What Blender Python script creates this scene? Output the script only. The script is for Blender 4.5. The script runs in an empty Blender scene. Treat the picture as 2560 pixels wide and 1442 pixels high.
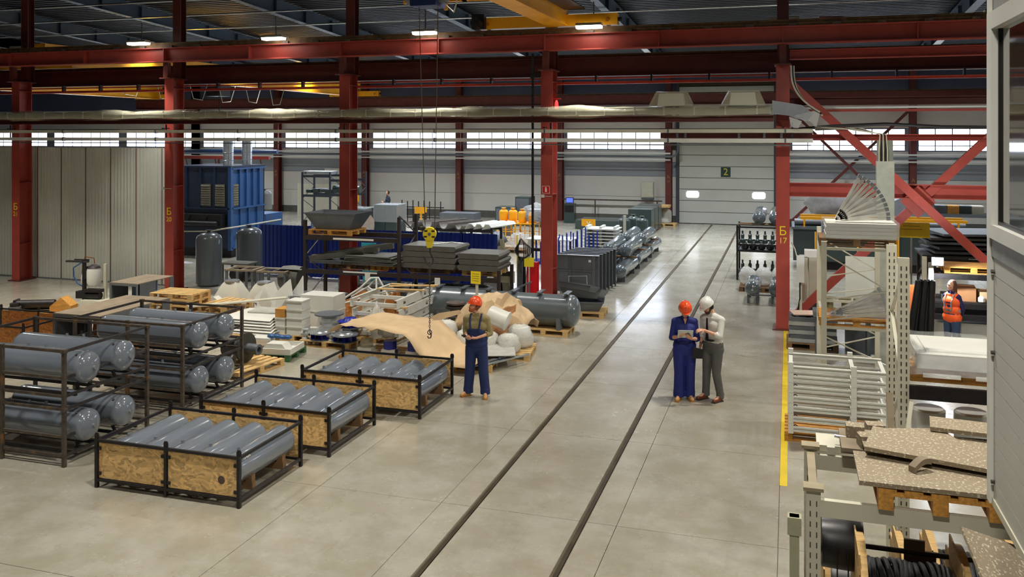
import bpy, math, random
from mathutils import Vector, Matrix, noise
R = math.radians
S = bpy.context.scene
random.seed(7)

# ---------------------------------------------------------------- camera, world, light, exposure
H = 4.82
cam_d = bpy.data.cameras.new('camera'); cam = bpy.data.objects.new('camera', cam_d); S.collection.objects.link(cam)
cam.location = (0, 0, H); cam.rotation_euler = (R(90), 0, R(17.46))
cam_d.sensor_width = 36; cam_d.lens = 2200 / 2560 * 36; cam_d.shift_y = -387 / 2560
cam_d.clip_start = .05; cam_d.clip_end = 300
S.camera = cam
S.view_settings.view_transform = 'Standard'; S.view_settings.look = 'None'
S.view_settings.gamma = 1; S.view_settings.use_curve_mapping = False
S.view_settings.exposure = 0.25
W = bpy.data.worlds.new('world'); S.world = W; W.use_nodes = True
W.node_tree.nodes['Background'].inputs[0].default_value = (.55, .7, 1, 1)
W.node_tree.nodes['Background'].inputs[1].default_value = .25
COLX = [-.14 - 6 * k for k in range(-1, 7)]          # column grid along the hall
LAMPS = []                                            # (x, y, power, colour)
for x in COLX:
    LAMPS.append((x, 28.5, 170, (.93, .96, 1)))
    LAMPS.append((x, 34.6, 170, (.90, .95, 1)))
    LAMPS.append((x, 40.7, 300, (.88, .94, 1)))
for x, y, p in ((5.86, 16.5, 210), (-.14, 16.5, 250), (-6.14, 16.5, 190), (-12.14, 16.5, 150), (-18.14, 16.5, 230), (-24.14, 16.5, 230),
                (5.86, 8.5, 190), (-.14, 8.5, 230), (-6.14, 8.5, 220), (-12.14, 8.5, 90), (-.14, 1.5, 230), (-6.14, 1.5, 170)):
    LAMPS.append((x, y, p, (1, .95, .85)))
LZ = 8.35
RLAMPS = (-4.86, -9.39, -14.08, -18.76)          # lamps on the runway beam
def area(name, loc, sx, sy, power, col, rot=(0, 0, 0), spread=170):
    l = bpy.data.lights.new(name, 'AREA'); l.shape = 'RECTANGLE'; l.size = sx; l.size_y = sy
    l.energy = power; l.color = col; l.spread = R(spread)
    o = bpy.data.objects.new(name, l); o.location = loc; o.rotation_euler = rot; S.collection.objects.link(o); return o
for x, y, p, c in LAMPS: area('lamp_light', (x, y, LZ - .165), .66, .24, p, c, spread=(150 if x > -3 and y < 20 else 125 if x > -9 else 104 if y < 20 else 118))
for x in RLAMPS: area('lamp_light', (x, 22.0, 7.49), .6, .2, 50, (1, .97, .92), spread=72)

# ---------------------------------------------------------------- materials
def lin(c):
    return tuple(((v / 255) / 12.92 if v / 255 <= .04045 else ((v / 255 + .055) / 1.055) ** 2.4) for v in c) + (1,)
MC = {}
def M(name, rgb, rough=.5, metal=0, var=.12, scale=6, bump=0, bscale=40, coat=0, alpha=1, emit=0, stretch=None, dust=None):
    if name in MC: return MC[name]
    m = bpy.data.materials.new(name); m.use_nodes = True; nt = m.node_tree; p = nt.nodes['Principled BSDF']
    N = nt.nodes.new; L = nt.links.new
    tc = N('ShaderNodeTexCoord'); mp = N('ShaderNodeMapping'); L(tc.outputs['Object'], mp.inputs[0])
    if stretch: mp.inputs['Scale'].default_value = stretch
    nz = N('ShaderNodeTexNoise'); nz.inputs['Scale'].default_value = scale; nz.inputs['Detail'].default_value = 4
    L(mp.outputs[0], nz.inputs['Vector'])
    a = lin(rgb); lo = tuple(v * (1 - var) for v in a[:3]) + (1,); hi = tuple(min(1, v * (1 + var)) for v in a[:3]) + (1,)
    cr = N('ShaderNodeValToRGB'); cr.color_ramp.elements[0].position = .3; cr.color_ramp.elements[1].position = .7
    cr.color_ramp.elements[0].color = lo; cr.color_ramp.elements[1].color = hi
    L(nz.outputs[0], cr.inputs[0]); out = cr.outputs[0]
    if dust:
        n2 = N('ShaderNodeTexNoise'); n2.inputs['Scale'].default_value = dust[1]; n2.inputs['Detail'].default_value = 6
        L(tc.outputs['Object'], n2.inputs['Vector'])
        r2 = N('ShaderNodeValToRGB'); r2.color_ramp.elements[0].position = dust[2]; r2.color_ramp.elements[1].position = dust[2] + .12
        L(n2.outputs[0], r2.inputs[0])
        mx = N('ShaderNodeMix'); mx.data_type = 'RGBA'; L(r2.outputs[0], mx.inputs[0]); L(out, mx.inputs[6]); mx.inputs[7].default_value = lin(dust[0]); out = mx.outputs[2]
    L(out, p.inputs['Base Color'])
    p.inputs['Roughness'].default_value = rough; p.inputs['Metallic'].default_value = metal
    p.inputs['Coat Weight'].default_value = coat; p.inputs['Coat Roughness'].default_value = .05
    p.inputs['Alpha'].default_value = alpha
    if emit:
        p.inputs['Emission Color'].default_value = a; p.inputs['Emission Strength'].default_value = emit
    if bump:
        b = N('ShaderNodeBump'); nb = N('ShaderNodeTexNoise'); nb.inputs['Scale'].default_value = bscale
        L(mp.outputs[0], nb.inputs['Vector']); L(nb.outputs[0], b.inputs['Height']); b.inputs['Strength'].default_value = bump
        b.inputs['Distance'].default_value = .02; L(b.outputs[0], p.inputs['Normal'])
    MC[name] = m; return m

def concrete():
    m = bpy.data.materials.new('concrete_floor'); m.use_nodes = True; nt = m.node_tree; p = nt.nodes['Principled BSDF']
    N = nt.nodes.new; L = nt.links.new
    g = N('ShaderNodeNewGeometry')
    def noi(s, d, rough=.6, st=(1, 1, 1)):
        mp = N('ShaderNodeMapping'); mp.inputs['Scale'].default_value = st; L(g.outputs['Position'], mp.inputs[0])
        n = N('ShaderNodeTexNoise'); n.inputs['Scale'].default_value = s; n.inputs['Detail'].default_value = d; n.inputs['Roughness'].default_value = rough
        L(mp.outputs[0], n.inputs['Vector']); return n.outputs[0]
    def ramp(i, a, ca, b, cb):
        r = N('ShaderNodeValToRGB'); r.color_ramp.elements[0].position = a; r.color_ramp.elements[1].position = b
        r.color_ramp.elements[0].color = ca; r.color_ramp.elements[1].color = cb; L(i, r.inputs[0]); return r.outputs[0]
    def mix(f, a, b, t='MIX'):
        x = N('ShaderNodeMix'); x.data_type = 'RGBA'; x.blend_type = t
        if isinstance(f, float): x.inputs[0].default_value = f
        else: L(f, x.inputs[0])
        L(a, x.inputs[6]); L(b, x.inputs[7]); return x.outputs[2]
    base = ramp(noi(.35, 6), .35, lin((158, 153, 138)), .68, lin((190, 186, 173)))
    blot = ramp(noi(1.3, 8, .7), .42, lin((152, 143, 118)), .62, lin((190, 186, 174)))
    fine = ramp(noi(9, 8, .75), .3, (.78, .78, .78, 1), .7, (1, 1, 1, 1))
    c = mix(.4, base, blot); c = mix(.45, c, fine, 'MULTIPLY')
    scr = ramp(noi(1.1, 6, .7, (9, .6, 1)), .56, (1, 1, 1, 1), .70, (.86, .86, .86, 1))
    c = mix(.5, c, scr, 'MULTIPLY')
    L(c, p.inputs['Base Color'])
    rr = ramp(noi(.8, 8, .7), .3, (.16, .16, .16, 1), .75, (.36, .36, .36, 1)); L(rr, p.inputs['Roughness'])
    p.inputs['Specular IOR Level'].default_value = .55; p.inputs['Coat Weight'].default_value = .35; p.inputs['Coat Roughness'].default_value = .16
    b = N('ShaderNodeBump'); b.inputs['Strength'].default_value = .08; b.inputs['Distance'].default_value = .01
    L(noi(3, 6), b.inputs['Height']); L(b.outputs[0], p.inputs['Normal'])
    return m
def osb(name, tone=(199, 152, 88)):
    m = bpy.data.materials.new(name); m.use_nodes = True; nt = m.node_tree; p = nt.nodes['Principled BSDF']
    N = nt.nodes.new; L = nt.links.new
    tc = N('ShaderNodeTexCoord'); mp = N('ShaderNodeMapping'); mp.inputs['Scale'].default_value = (16, 16, 34); L(tc.outputs['Object'], mp.inputs[0])
    nz = N('ShaderNodeTexNoise'); nz.inputs['Scale'].default_value = 3; L(tc.outputs['Object'], nz.inputs['Vector'])
    ad = N('ShaderNodeVectorMath'); ad.operation = 'MULTIPLY_ADD'; L(nz.outputs['Color'], ad.inputs[0]); ad.inputs[1].default_value = (9, 9, 9); L(mp.outputs[0], ad.inputs[2])
    v = N('ShaderNodeTexVoronoi'); v.inputs['Scale'].default_value = 1; L(ad.outputs[0], v.inputs['Vector'])
    h = N('ShaderNodeSeparateColor'); L(v.outputs['Color'], h.inputs[0])
    r = N('ShaderNodeValToRGB'); L(h.outputs[0], r.inputs[0]); a = lin(tone)
    e = r.color_ramp.elements; e[0].position = 0; e[0].color = tuple(x * .62 for x in a[:3]) + (1,); e[1].position = 1; e[1].color = tuple(min(1, x * 1.35) for x in a[:3]) + (1,)
    k = r.color_ramp.elements.new(.45); k.color = a
    L(r.outputs[0], p.inputs['Base Color']); p.inputs['Roughness'].default_value = .7
    b = N('ShaderNodeBump'); b.inputs['Strength'].default_value = .25; b.inputs['Distance'].default_value = .01; L(h.outputs[1], b.inputs['Height']); L(b.outputs[0], p.inputs['Normal'])
    return m
def film(name, rgb=(225, 228, 228), alpha=.28, rough=.12, bs=9):
    m = M(name, rgb, rough, 0, .05, 5, .9, bs, alpha=alpha); return m

m_floor = concrete(); m_joint = M('joint_dark', (96, 86, 66), .9)
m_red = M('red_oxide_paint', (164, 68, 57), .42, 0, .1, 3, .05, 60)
m_redd = M('dark_and_shaded_red', (96, 42, 36), .5, 0, .15, 3)  # dark red parts; also holds the shade on upper shafts and far-bay runway
m_rail = M('rusty_rail', (120, 92, 60), .6, .3, .3, 8)
m_black = M('black_steel', (38, 35, 36), .45, .3, .25, 12, .1, 90)
m_steelb = M('scuffed_dark_steel', (72, 68, 68), .42, .55, .25, 14, .1, 90)
m_rust = M('rusty_steel', (88, 78, 68), .5, .35, .35, 10, .15, 80, dust=((136, 98, 56), 5, .60))
m_tank = M('grey_enamel', (116, 124, 134), .16, 0, .05, 2, 0, 1, coat=.8)
m_tankd = M('dark_grey_enamel', (88, 96, 100), .28, 0, .08, 2, 0, 1, coat=.4)
m_tankp = M('polished_grey_enamel', (98, 108, 112), .2, .15, .06, 2, 0, 1, coat=.6)
m_grey = M('grey_sheet_steel', (98, 103, 108), .45, .2, .1, 4)
m_dgrey = M('dark_sheet_steel', (98, 97, 91), .5, .2, .15, 4)
m_dust = M('dusty_steel_top', (132, 118, 98), .85, 0, .15, 5)
m_osb = osb('osb_board', (206, 170, 112)); m_osb2 = osb('osb_board_orange', (196, 128, 62))
m_wood = M('pallet_pine', (203, 168, 110), .75, 0, .25, 5, .2, 30, stretch=(1, 8, 8))
m_woodo = M('pallet_orange_pine', (196, 140, 62), .7, 0, .3, 5, .2, 30, stretch=(1, 8, 8))
m_woodd = M('old_brown_wood', (128, 98, 66), .8, 0, .3, 5, .2, 30)
m_green = M('green_painted_wood', (62, 104, 66), .7, 0, .2, 6)
m_white = M('white_powder_coat', (214, 214, 206), .4, 0, .05, 3)
m_beige = M('beige_rack_paint', (196, 192, 172), .42, 0, .06, 4, .03, 50)
m_blue = M('blue_corrugated', (26, 52, 150), .35, 0, .1, 3)
m_mblue = M('machine_blue', (36, 80, 134), .4, 0, .15, 1.5, dust=((60, 74, 96), 1.2, .62))
m_mblued = M('machine_dark_blue', (30, 44, 70), .45, 0, .2, 2)
m_galv = M('galvanised_cladding', (206, 208, 196), .38, .1, .1, .6, dust=((140, 130, 112), .5, .66))
m_silver = M('silver_duct', (190, 196, 200), .25, .8, .1, 8)
m_kraft = M('kraft_paper', (202, 174, 136), .8, 0, .1, 3, .25, 8)
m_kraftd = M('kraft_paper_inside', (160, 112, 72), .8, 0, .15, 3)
m_yel = M('crane_yellow', (246, 172, 24), .4, 0, .08, 2)
m_yelp = M('bright_yellow', (238, 214, 40), .45, 0, .08, 4)
m_yline = M('floor_yellow', (226, 196, 44), .5, 0, .1, 3, dust=((190, 176, 100), 14, .62))
m_film = film('clear_stretch_film'); m_filmg = film('dusty_stretch_film', (196, 192, 164), .38, .12, 7)
m_filmw = film('white_stretch_film', (228, 227, 220), .55, .1, 24)
m_teal = M('teal_film', (30, 140, 150), .2, 0, .2, 4, .6, 8)
m_gcab = M('dark_green_cabinet', (52, 66, 64), .35, 0, .1, 3, coat=.3)
m_rub = M('black_rubber', (24, 24, 26), .4, 0, .2, 20)
m_cream = M('cream_wall_panel', (208, 205, 196), .55, 0, .04, .7)
m_gwall = M('grey_wall_panel', (148, 152, 158), .55, 0, .05, .7)
m_upper = M('hazed_upper_cladding', (78, 84, 106), .6, 0, .1, .6)  # haze and dimness high on the far wall put into the panel colour
m_roof = M('roof_deck', (40, 45, 54), .5, .3, .1, 2)
m_roofb = M('roof_beam_paint', (66, 80, 96), .5, .1, .1, 2)
m_paperw = M('white_paper', (232, 230, 220), .7, 0, .03, 5)
m_redb = M('bright_red', (212, 24, 34), .35, 0, .05, 3)
m_glow = M('lamp_diffuser', (255, 252, 244), .4, emit=9)
m_day = M('daylit_pane', (225, 236, 255), .3, emit=8)

# ---------------------------------------------------------------- mesh builder
class B:
    def __init__(s): s.v = []; s.f = []
    def add(s, vs, fs, M4=None):
        n = len(s.v); s.v += [tuple(M4 @ Vector(q)) for q in vs] if M4 else [tuple(q) for q in vs]
        s.f += [tuple(i + n for i in q) for q in fs]; return s
    def box(s, x0, x1, y0, y1, z0, z1, m=None):
        return s.add([(x0, y0, z0), (x1, y0, z0), (x1, y1, z0), (x0, y1, z0), (x0, y0, z1), (x1, y0, z1), (x1, y1, z1), (x0, y1, z1)],
                     [(0, 3, 2, 1), (4, 5, 6, 7), (0, 1, 5, 4), (1, 2, 6, 5), (2, 3, 7, 6), (3, 0, 4, 7)], m)
    def cb(s, c, d, rz=0, rx=0, ry=0):
        m = Matrix.Translation(c) @ Matrix.Rotation(rz, 4, 'Z') @ Matrix.Rotation(ry, 4, 'Y') @ Matrix.Rotation(rx, 4, 'X')
        return s.box(-d[0] / 2, d[0] / 2, -d[1] / 2, d[1] / 2, -d[2] / 2, d[2] / 2, m)
    def fr(s, p0, p1):
        p0 = Vector(p0); p1 = Vector(p1); z = (p1 - p0).normalized()
        u = Vector((0, 0, 1)) if abs(z.z) < .98 else Vector((0, 1, 0))
        x = u.cross(z).normalized(); y = z.cross(x)
        return Matrix((x, y, z)).transposed().to_4x4(), p0, (p1 - p0).length
    def bar(s, p0, p1, w, h=None):
        h = h or w; m, o, l = s.fr(p0, p1)
        return s.box(-w / 2, w / 2, -h / 2, h / 2, 0, l, Matrix.Translation(o) @ m)
    def cyl(s, p0, p1, r, n=12, r1=None, cap=True):
        r1 = r if r1 is None else r1; m, o, l = s.fr(p0, p1); vs = []
        for k in range(n):
            a = 2 * math.pi * k / n; vs.append((r * math.cos(a), r * math.sin(a), 0))
        for k in range(n):
            a = 2 * math.pi * k / n; vs.append((r1 * math.cos(a), r1 * math.sin(a), l))
        fs = [(k, (k + 1) % n, n + (k + 1) % n, n + k) for k in range(n)]
        if cap: fs += [tuple(range(n))[::-1], tuple(range(n, 2 * n))]
        return s.add(vs, fs, Matrix.Translation(o) @ m)
    def lathe(s, prof, p0=(0, 0, 0), p1=(0, 0, 1), n=20):
        m, o, l = s.fr(p0, p1); vs = []; fs = []; c = len(prof)
        for r, z in prof:
            for k in range(n):
                a = 2 * math.pi * k / n; vs.append((max(r, 1e-4) * math.cos(a), max(r, 1e-4) * math.sin(a), z))
        for i in range(c - 1):
            for k in range(n): fs.append((i * n + k, i * n + (k + 1) % n, (i + 1) * n + (k + 1) % n, (i + 1) * n + k))
        fs += [tuple(range(n))[::-1], tuple(range((c - 1) * n, c * n))]
        return s.add(vs, fs, Matrix.Translation(o) @ m)
    def tank(s, p0, p1, r, n=24, d=.5):
        l = (Vector(p1) - Vector(p0)).length; h = r * d
        pr = [(r * math.sin(a), h * (1 - math.cos(a))) for a in (.02, .25, .5, .8, 1.1, 1.35, math.pi / 2)]
        pr += [(r * 1.006, h + .03), (r, h + .035)]
        return s.lathe(pr + [(a, l - b) for a, b in reversed(pr)], p0, p1, n)
    def cap(s, p0, p1, r0, r1=None, n=12):
        r1 = r0 if r1 is None else r1; l = (Vector(p1) - Vector(p0)).length
        pr = [(r0 * math.sin(a), -r0 * math.cos(a)) for a in (.05, .5, 1.05, math.pi / 2)] + [(r1 * math.cos(a), l + r1 * math.sin(a)) for a in (0, .52, 1.05, 1.52)]
        return s.lathe(pr, p0, p1, n)
    def ell(s, c, d, n=14, m=10, rot=None):
        vs = []; fs = []
        for i in range(m + 1):
            a = math.pi * (.02 + .96 * i / m)
            for k in range(n):
                b = 2 * math.pi * k / n; vs.append((d[0] * math.sin(a) * math.cos(b), d[1] * math.sin(a) * math.sin(b), d[2] * math.cos(a)))
        for i in range(m):
            for k in range(n): fs.append((i * n + k, (i + 1) * n + k, (i + 1) * n + (k + 1) % n, i * n + (k + 1) % n))
        fs += [tuple(range(n)), tuple(range(m * n, m * n + n))[::-1]]
        mm = Matrix.Translation(c)
        if rot is not None: mm = mm @ rot
        return s.add(vs, fs, mm)
    def tube(s, pts, r, n=8):
        pts = [Vector(p) for p in pts]; vs = []; fs = []; px = None
        for i, p in enumerate(pts):
            t = (pts[min(i + 1, len(pts) - 1)] - pts[max(i - 1, 0)]).normalized()
            if px is None: px = t.cross(Vector((0, 0, 1)) if abs(t.z) < .9 else Vector((1, 0, 0))).normalized()
            px = (px - t * px.dot(t)).normalized(); py = t.cross(px)
            for k in range(n):
                a = 2 * math.pi * k / n; vs.append(p + px * r * math.cos(a) + py * r * math.sin(a))
        for i in range(len(pts) - 1):
            for k in range(n): fs.append((i * n + k, i * n + (k + 1) % n, (i + 1) * n + (k + 1) % n, (i + 1) * n + k))
        fs += [tuple(range(n))[::-1], tuple(range((len(pts) - 1) * n, len(pts) * n))]
        return s.add(vs, fs)
    def prism(s, poly, a0, a1, ax='x'):
        n = len(poly)
        f = {'x': lambda p, a: (a, p[0], p[1]), 'y': lambda p, a: (p[0], a, p[1]), 'z': lambda p, a: (p[0], p[1], a)}[ax]
        vs = [f(p, a0) for p in poly] + [f(p, a1) for p in poly]
        return s.add(vs, [tuple(range(n))[::-1], tuple(range(n, 2 * n))] + [(k, (k + 1) % n, n + (k + 1) % n, n + k) for k in range(n)])
    def strip(s, prof, a0, a1, ax='y', t=.004):     # open folded sheet: profile swept along an axis with a thickness
        top = prof; out = []
        for i, p in enumerate(prof):
            q0 = Vector(prof[max(i - 1, 0)]); q1 = Vector(prof[min(i + 1, len(prof) - 1)]); d = (q1 - q0).normalized()
            out.append((p[0] - d[1] * t, p[1] + d[0] * t))
        for i in range(len(prof) - 1): s.prism([prof[i], prof[i + 1], out[i + 1], out[i]], a0, a1, ax)
        return s
    def ibeam(s, p0, p1, h, w, tf=.02, tw=.014):
        m, o, l = s.fr(p0, p1); m = Matrix.Translation(o) @ m
        s.box(-w / 2, w / 2, h / 2 - tf, h / 2, 0, l, m); s.box(-w / 2, w / 2, -h / 2, -h / 2 + tf, 0, l, m)
        return s.box(-tw / 2, tw / 2, -h / 2 + tf, h / 2 - tf, 0, l, m)
    def grid(s, fn, nu, nv, closed=False):
        vs = [fn(i / nu, j / nv) for i in range(nu + 1) for j in range(nv + 1)]
        return s.add(vs, [(i * (nv + 1) + j, (i + 1) * (nv + 1) + j, (i + 1) * (nv + 1) + j + 1, i * (nv + 1) + j + 1) for i in range(nu) for j in range(nv)])
    def mesh(s, name='m', ang=35):
        me = bpy.data.meshes.new(name); me.from_pydata(s.v, [], s.f); me.update()
        me.polygons.foreach_set('use_smooth', [True] * len(me.polygons)); me.set_sharp_from_angle(angle=R(ang)); return me
def b(): return B()
def link(o, parent=None):
    S.collection.objects.link(o)
    if parent: o.parent = parent
    return o
def tag(o, label=None, cat=None, group=None, kind=None):
    if label: o['label'] = label
    if cat: o['category'] = cat
    if group: o['group'] = group
    if kind: o['kind'] = kind
    return o
def ob(name, bb, mat, parent=None, loc=(0, 0, 0), rz=0, ang=35):
    me = bb if isinstance(bb, bpy.types.Mesh) else bb.mesh(name, ang)
    if not me.materials: me.materials.append(mat)
    o = bpy.data.objects.new(name, me); o.location = loc; o.rotation_euler = (0, 0, rz); return link(o, parent)
def thing(name, label, cat, loc=(0, 0, 0), rz=0, group=None):
    o = bpy.data.objects.new(name, None); o.empty_display_size = .1; o.location = loc; o.rotation_euler = (0, 0, rz)
    return tag(link(o), label, cat, group)
def solo(name, bb, mat, label, cat, loc=(0, 0, 0), rz=0, group=None, ang=35):
    return tag(ob(name, bb, mat, None, loc, rz, ang), label, cat, group)
def struct(name, bb, mat, parent=None, **k):
    o = ob(name, bb, mat, parent, **k); o['kind'] = 'structure'; return o
def bars(par, name, mat, lst):
    for p0, p1, w, h in lst: ob(name, b().bar(p0, p1, w, h), mat, par)
def dup(o, loc=None, rz=None, label=None, group=None, parent=None):
    c = o.copy(); link(c)
    if parent: c.parent = parent
    if loc is not None: c.location = loc
    if rz is not None: c.rotation_euler = (0, 0, rz)
    if label: c['label'] = label
    if group: c['group'] = group
    for ch in o.children: dup(ch, parent=c)
    return c
def text_mesh(s, size, ext=.003):
    cu = bpy.data.curves.new('t', 'FONT'); cu.body = s; cu.size = size; cu.extrude = ext; cu.align_x = 'CENTER'; cu.align_y = 'CENTER'
    o = bpy.data.objects.new('t', cu); S.collection.objects.link(o); dg = bpy.context.evaluated_depsgraph_get()
    me = bpy.data.meshes.new_from_object(o.evaluated_get(dg)); bpy.data.objects.remove(o); me.materials.clear(); return me
def text(s, size, mat, loc, rz=0, parent=None, name='lettering', ext=.003):
    o = ob(name, text_mesh(s, size, ext), mat, parent, loc); o.rotation_euler = (R(90), 0, rz); return o
def rem(bb, name, mat, parent, vox=.012, smooth=4, ang=180):
    me = bb.mesh(name, 180); o = bpy.data.objects.new('tmp', me); S.collection.objects.link(o)
    md = o.modifiers.new('r', 'REMESH'); md.mode = 'VOXEL'; md.voxel_size = vox; md.use_smooth_shade = True
    if smooth: sm = o.modifiers.new('s', 'SMOOTH'); sm.iterations = smooth; sm.factor = .5
    dg = bpy.context.evaluated_depsgraph_get(); r = bpy.data.meshes.new_from_object(o.evaluated_get(dg)); bpy.data.objects.remove(o)
    r.materials.clear(); r.name = name; return ob(name, r, mat, parent)

# ---------------------------------------------------------------- the setting
XL, XR, YN, YF = -64.0, 17.9, -4.0, 48.0
fl = struct('floor', b().box(XL, XR, YN, YF, -.25, -.03), m_joint)
xs = [XL, -60.12, -54.12, -48.12, -42.12, -36.12, -30.12, -24.12, -18.12, -12.12, -6.12, -.12, 5.88, 11.88, XR]
ys = [YN, -1.3, 1.7, 4.7, 7.7, 10.7, 13.7, 16.7, 19.7, 22.7, 25.7, 28.7, 31.7, 34.7, 37.7, 40.7, 43.7, YF]
g = .004
RAILX = ((-3.93, -3.83), (-2.49, -2.39))
for i in range(len(xs) - 1):
    for j in range(len(ys) - 1):
        x0, x1 = xs[i] + g, xs[i + 1] - g
        if xs[i] == -6.12:      # bay with the two sunk rails
            bb = b()
            for u0, u1 in ((x0, -4.33 - g), (-4.33 + g, RAILX[0][0]), (RAILX[0][1], RAILX[1][0]), (RAILX[1][1], -2.02 - g), (-2.02 + g, x1)):
                bb.box(u0, u1, ys[j] + g, ys[j + 1] - g, -.03, 0)
        else: bb = b().box(x0, x1, ys[j] + g, ys[j + 1] - g, -.03, 0)
        ob('floor_slab', bb, m_floor, fl)
for n_, (u0, u1) in zip(('left', 'right'), RAILX):
    t = thing('track_rail', 'steel rail sunk in the concrete floor, the %s one of the pair' % n_, 'rail', ((u0 + u1) / 2, -3.9, 0), 0, 'rails of the floor track')
    ob('rail_head', b().box(-.02, .03, 0, 45.8, -.029, -.006), M('worn_rail', (84, 74, 60), .45, .6, .3, 3), t)
    ob('groove_fill', b().box(-.048, -.021, 0, 45.8, -.029, -.022), m_joint, t)
solo('floor_marking', b().box(-.05, .05, 12.6, 22.6, .0005, .003), m_yline, 'yellow painted line on the floor running up to the red pillar', 'marking', (-.07, 0, 0))

def wall(name, X0, X1, Y0, Y1, bands, along):
    w = struct(name, b().box(X0, X1, Y0, Y1, 0, 12), m_gwall)
    return w
# far wall: courses of panels between the columns
wf = struct('wall_far', b().box(XL, XR, YF, YF + .2, 0, 11), m_joint)
cour = [(.0, .38, m_dgrey), (.38, 1.38, m_cream), (1.38, 2.5, m_cream), (2.5, 3.28, m_gwall), (3.28, 3.93, m_cream), (5.1, 6.35, m_cream), (6.35, 7.6, m_upper), (7.6, 8.9, m_upper)]
edges = sorted(COLX + [XL, XR, -36.14, -42.14, 11.86])
edges = [XL, -60.14, -54.14, -48.14, -42.14, -36.14, -30.14, -24.14, -18.14, -12.14, -6.14, -.14, 5.86, 11.86, XR]
for i in range(len(edges) - 1):
    a0, a1 = edges[i] + .01, edges[i + 1] - .01
    door = abs(edges[i] + 6.14) < .01
    for z0, z1, mm in cour:
        if door:
            if z0 > 7.5: ob('wall_panel', b().box(a0, a1, YF - .05, YF, z0 + .008, z1 - .008), mm, wf)
            else:
                for u0, u1 in ((a0, -5.75), (-.6, a1)): ob('wall_panel', b().box(u0, u1, YF - .05, YF, z0 + .008, z1 - .008), mm, wf)
        else: ob('wall_panel', b().box(a0, a1, YF - .05, YF, z0 + .008, z1 - .008), mm, wf)
nwin = 0
fme = None
for i in range(len(edges) - 1):
    if abs(edges[i] + 6.14) < .01: continue
    nwin += 1; a0, a1 = edges[i] + .3, edges[i + 1] - .3; n = max(1, round((a1 - a0) / .78)); w = (a1 - a0) / n
    wd = struct('window_%d' % nwin, b().box(a0 - .3, a1 + .3, YF - .03, YF, 3.93, 5.1), m_gwall)
    fr = b()
    for k in range(n + 1): fr.box(a0 + k * w - .025, a0 + k * w + .025, YF - .07, YF - .03, 3.98, 5.06)
    for z in (3.96, 4.22, 5.06): fr.box(a0, a1, YF - .068, YF - .03, z - .022, z + .022)
    ob('window_frame', fr, M('window_frame_grey', (90, 100, 120), .5), wd)
    p1 = b().box(0, w - .05, -.005, .005, 0, .795).mesh('pane'); p2 = b().box(0, w - .05, -.005, .005, 0, .215).mesh('pane')
    for k in range(n):
        for me, z in ((p1, 4.243), (p2, 3.983)): ob('window_pane', me, m_day, wd, (a0 + k * w + .025, YF - .045, z))
# sectional door
d = struct('door_1', b().box(-5.75, -.6, YF - .02, YF, 0, 7.5), m_joint)
for k in range(12):
    z = k * .61 + .02
    ob('door_panel', b().box(-5.62, -.74, YF - .10, YF - .02, z + .012, z + .595), M('door_panel_grey', (196, 196, 186), .5, 0, .04, 1), d)
ob('door_frame', b().box(-5.80, -5.63, YF - .16, YF, 0, 7.5).box(-.73, -.56, YF - .16, YF, 0, 7.5), M('dark_frame', (70, 72, 80), .5), d)
for x in (-4.92, -1.5):
    ob('door_window', b().lathe([(.0, 0), (.1, 0), (.1, .02), (0, .02)], (x, YF - .1, 1.57), (x, YF - .2, 1.57), 4) and b().prism([(x - .33 + .07, 1.40), (x + .33 - .07, 1.40), (x + .33, 1.47), (x + .33, 1.67), (x + .33 - .07, 1.74), (x - .33 + .07, 1.74), (x - .33, 1.67), (x - .33, 1.47)], YF - .115, YF - .1, 'y'), M('door_pane', (240, 246, 255), .3, emit=3.5), d)
sg = solo('number_sign', b().box(-.25, .25, 0, .015, -.26, .26), M('sign_dark_green', (38, 62, 56), .5), 'dark green square sign with a yellow 2 high on the sectional door', 'sign', (-3.19, YF - .12, 2.78))
text('2', .52, M('sign_yellow', (214, 196, 74), .5), (0, -.004, 0), 0, sg, 'numeral')
struct('wall_left', b().box(XL - .2, XL, YN, YF, 0, 12), m_upper)
struct('wall_right', b().box(XR, XR + .2, YN, YF, 0, 12), m_cream)
struct('wall_near', b().box(XL, XR, YN - .2, YN, 0, 13), m_upper)
# roof deck: trapezoid ribs running along the hall, sloping down to the far wall
def roofz(y): return 9.1 - .0616 * (y - 31) + .62
prof = []; y = YN
while y < YF:
    for dy, dz in ((0, 0), (.09, 0), (.13, .07), (.26, .07), (.30, 0)):
        if y + dy <= YF + .1: prof.append((y + dy, roofz(y + dy) + dz))
    y += .30
cb_ = b()
vs = [(XL, p[0], p[1]) for p in prof] + [(XR, p[0], p[1]) for p in prof]; n = len(prof)
cb_.add(vs, [(k, k + 1, n + k + 1, n + k) for k in range(n - 1)])
struct('ceiling', cb_, m_roof, ang=20)
for i, x in enumerate([-42.14, -36.14] + [v for v in sorted(COLX)] ):
    if x < -40: continue
    for y0, y1, w_ in ((23.4, 47.9, 'far'), (-3.8, 22.4, 'near')):
        t = b(); t.ibeam((x, y0, roofz(y0) - .36), (x, y1, roofz(y1) - .36), .55, .28, .02, .012)
        for k in range(12):
            yy = y0 + .8 + (y1 - y0 - 1.6) * k / 11; t.box(x - .12, x + .12, yy - .006, yy + .006, roofz(yy) - .6, roofz(yy) - .12)
        solo('roof_beam', t, m_roofb, 'blue-grey steel roof beam over the %s bay, %s' % (w_, 'above pillar row position %d from the right' % (10 - i) ), 'beam', group='roof beams over the %s bay' % w_)
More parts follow.
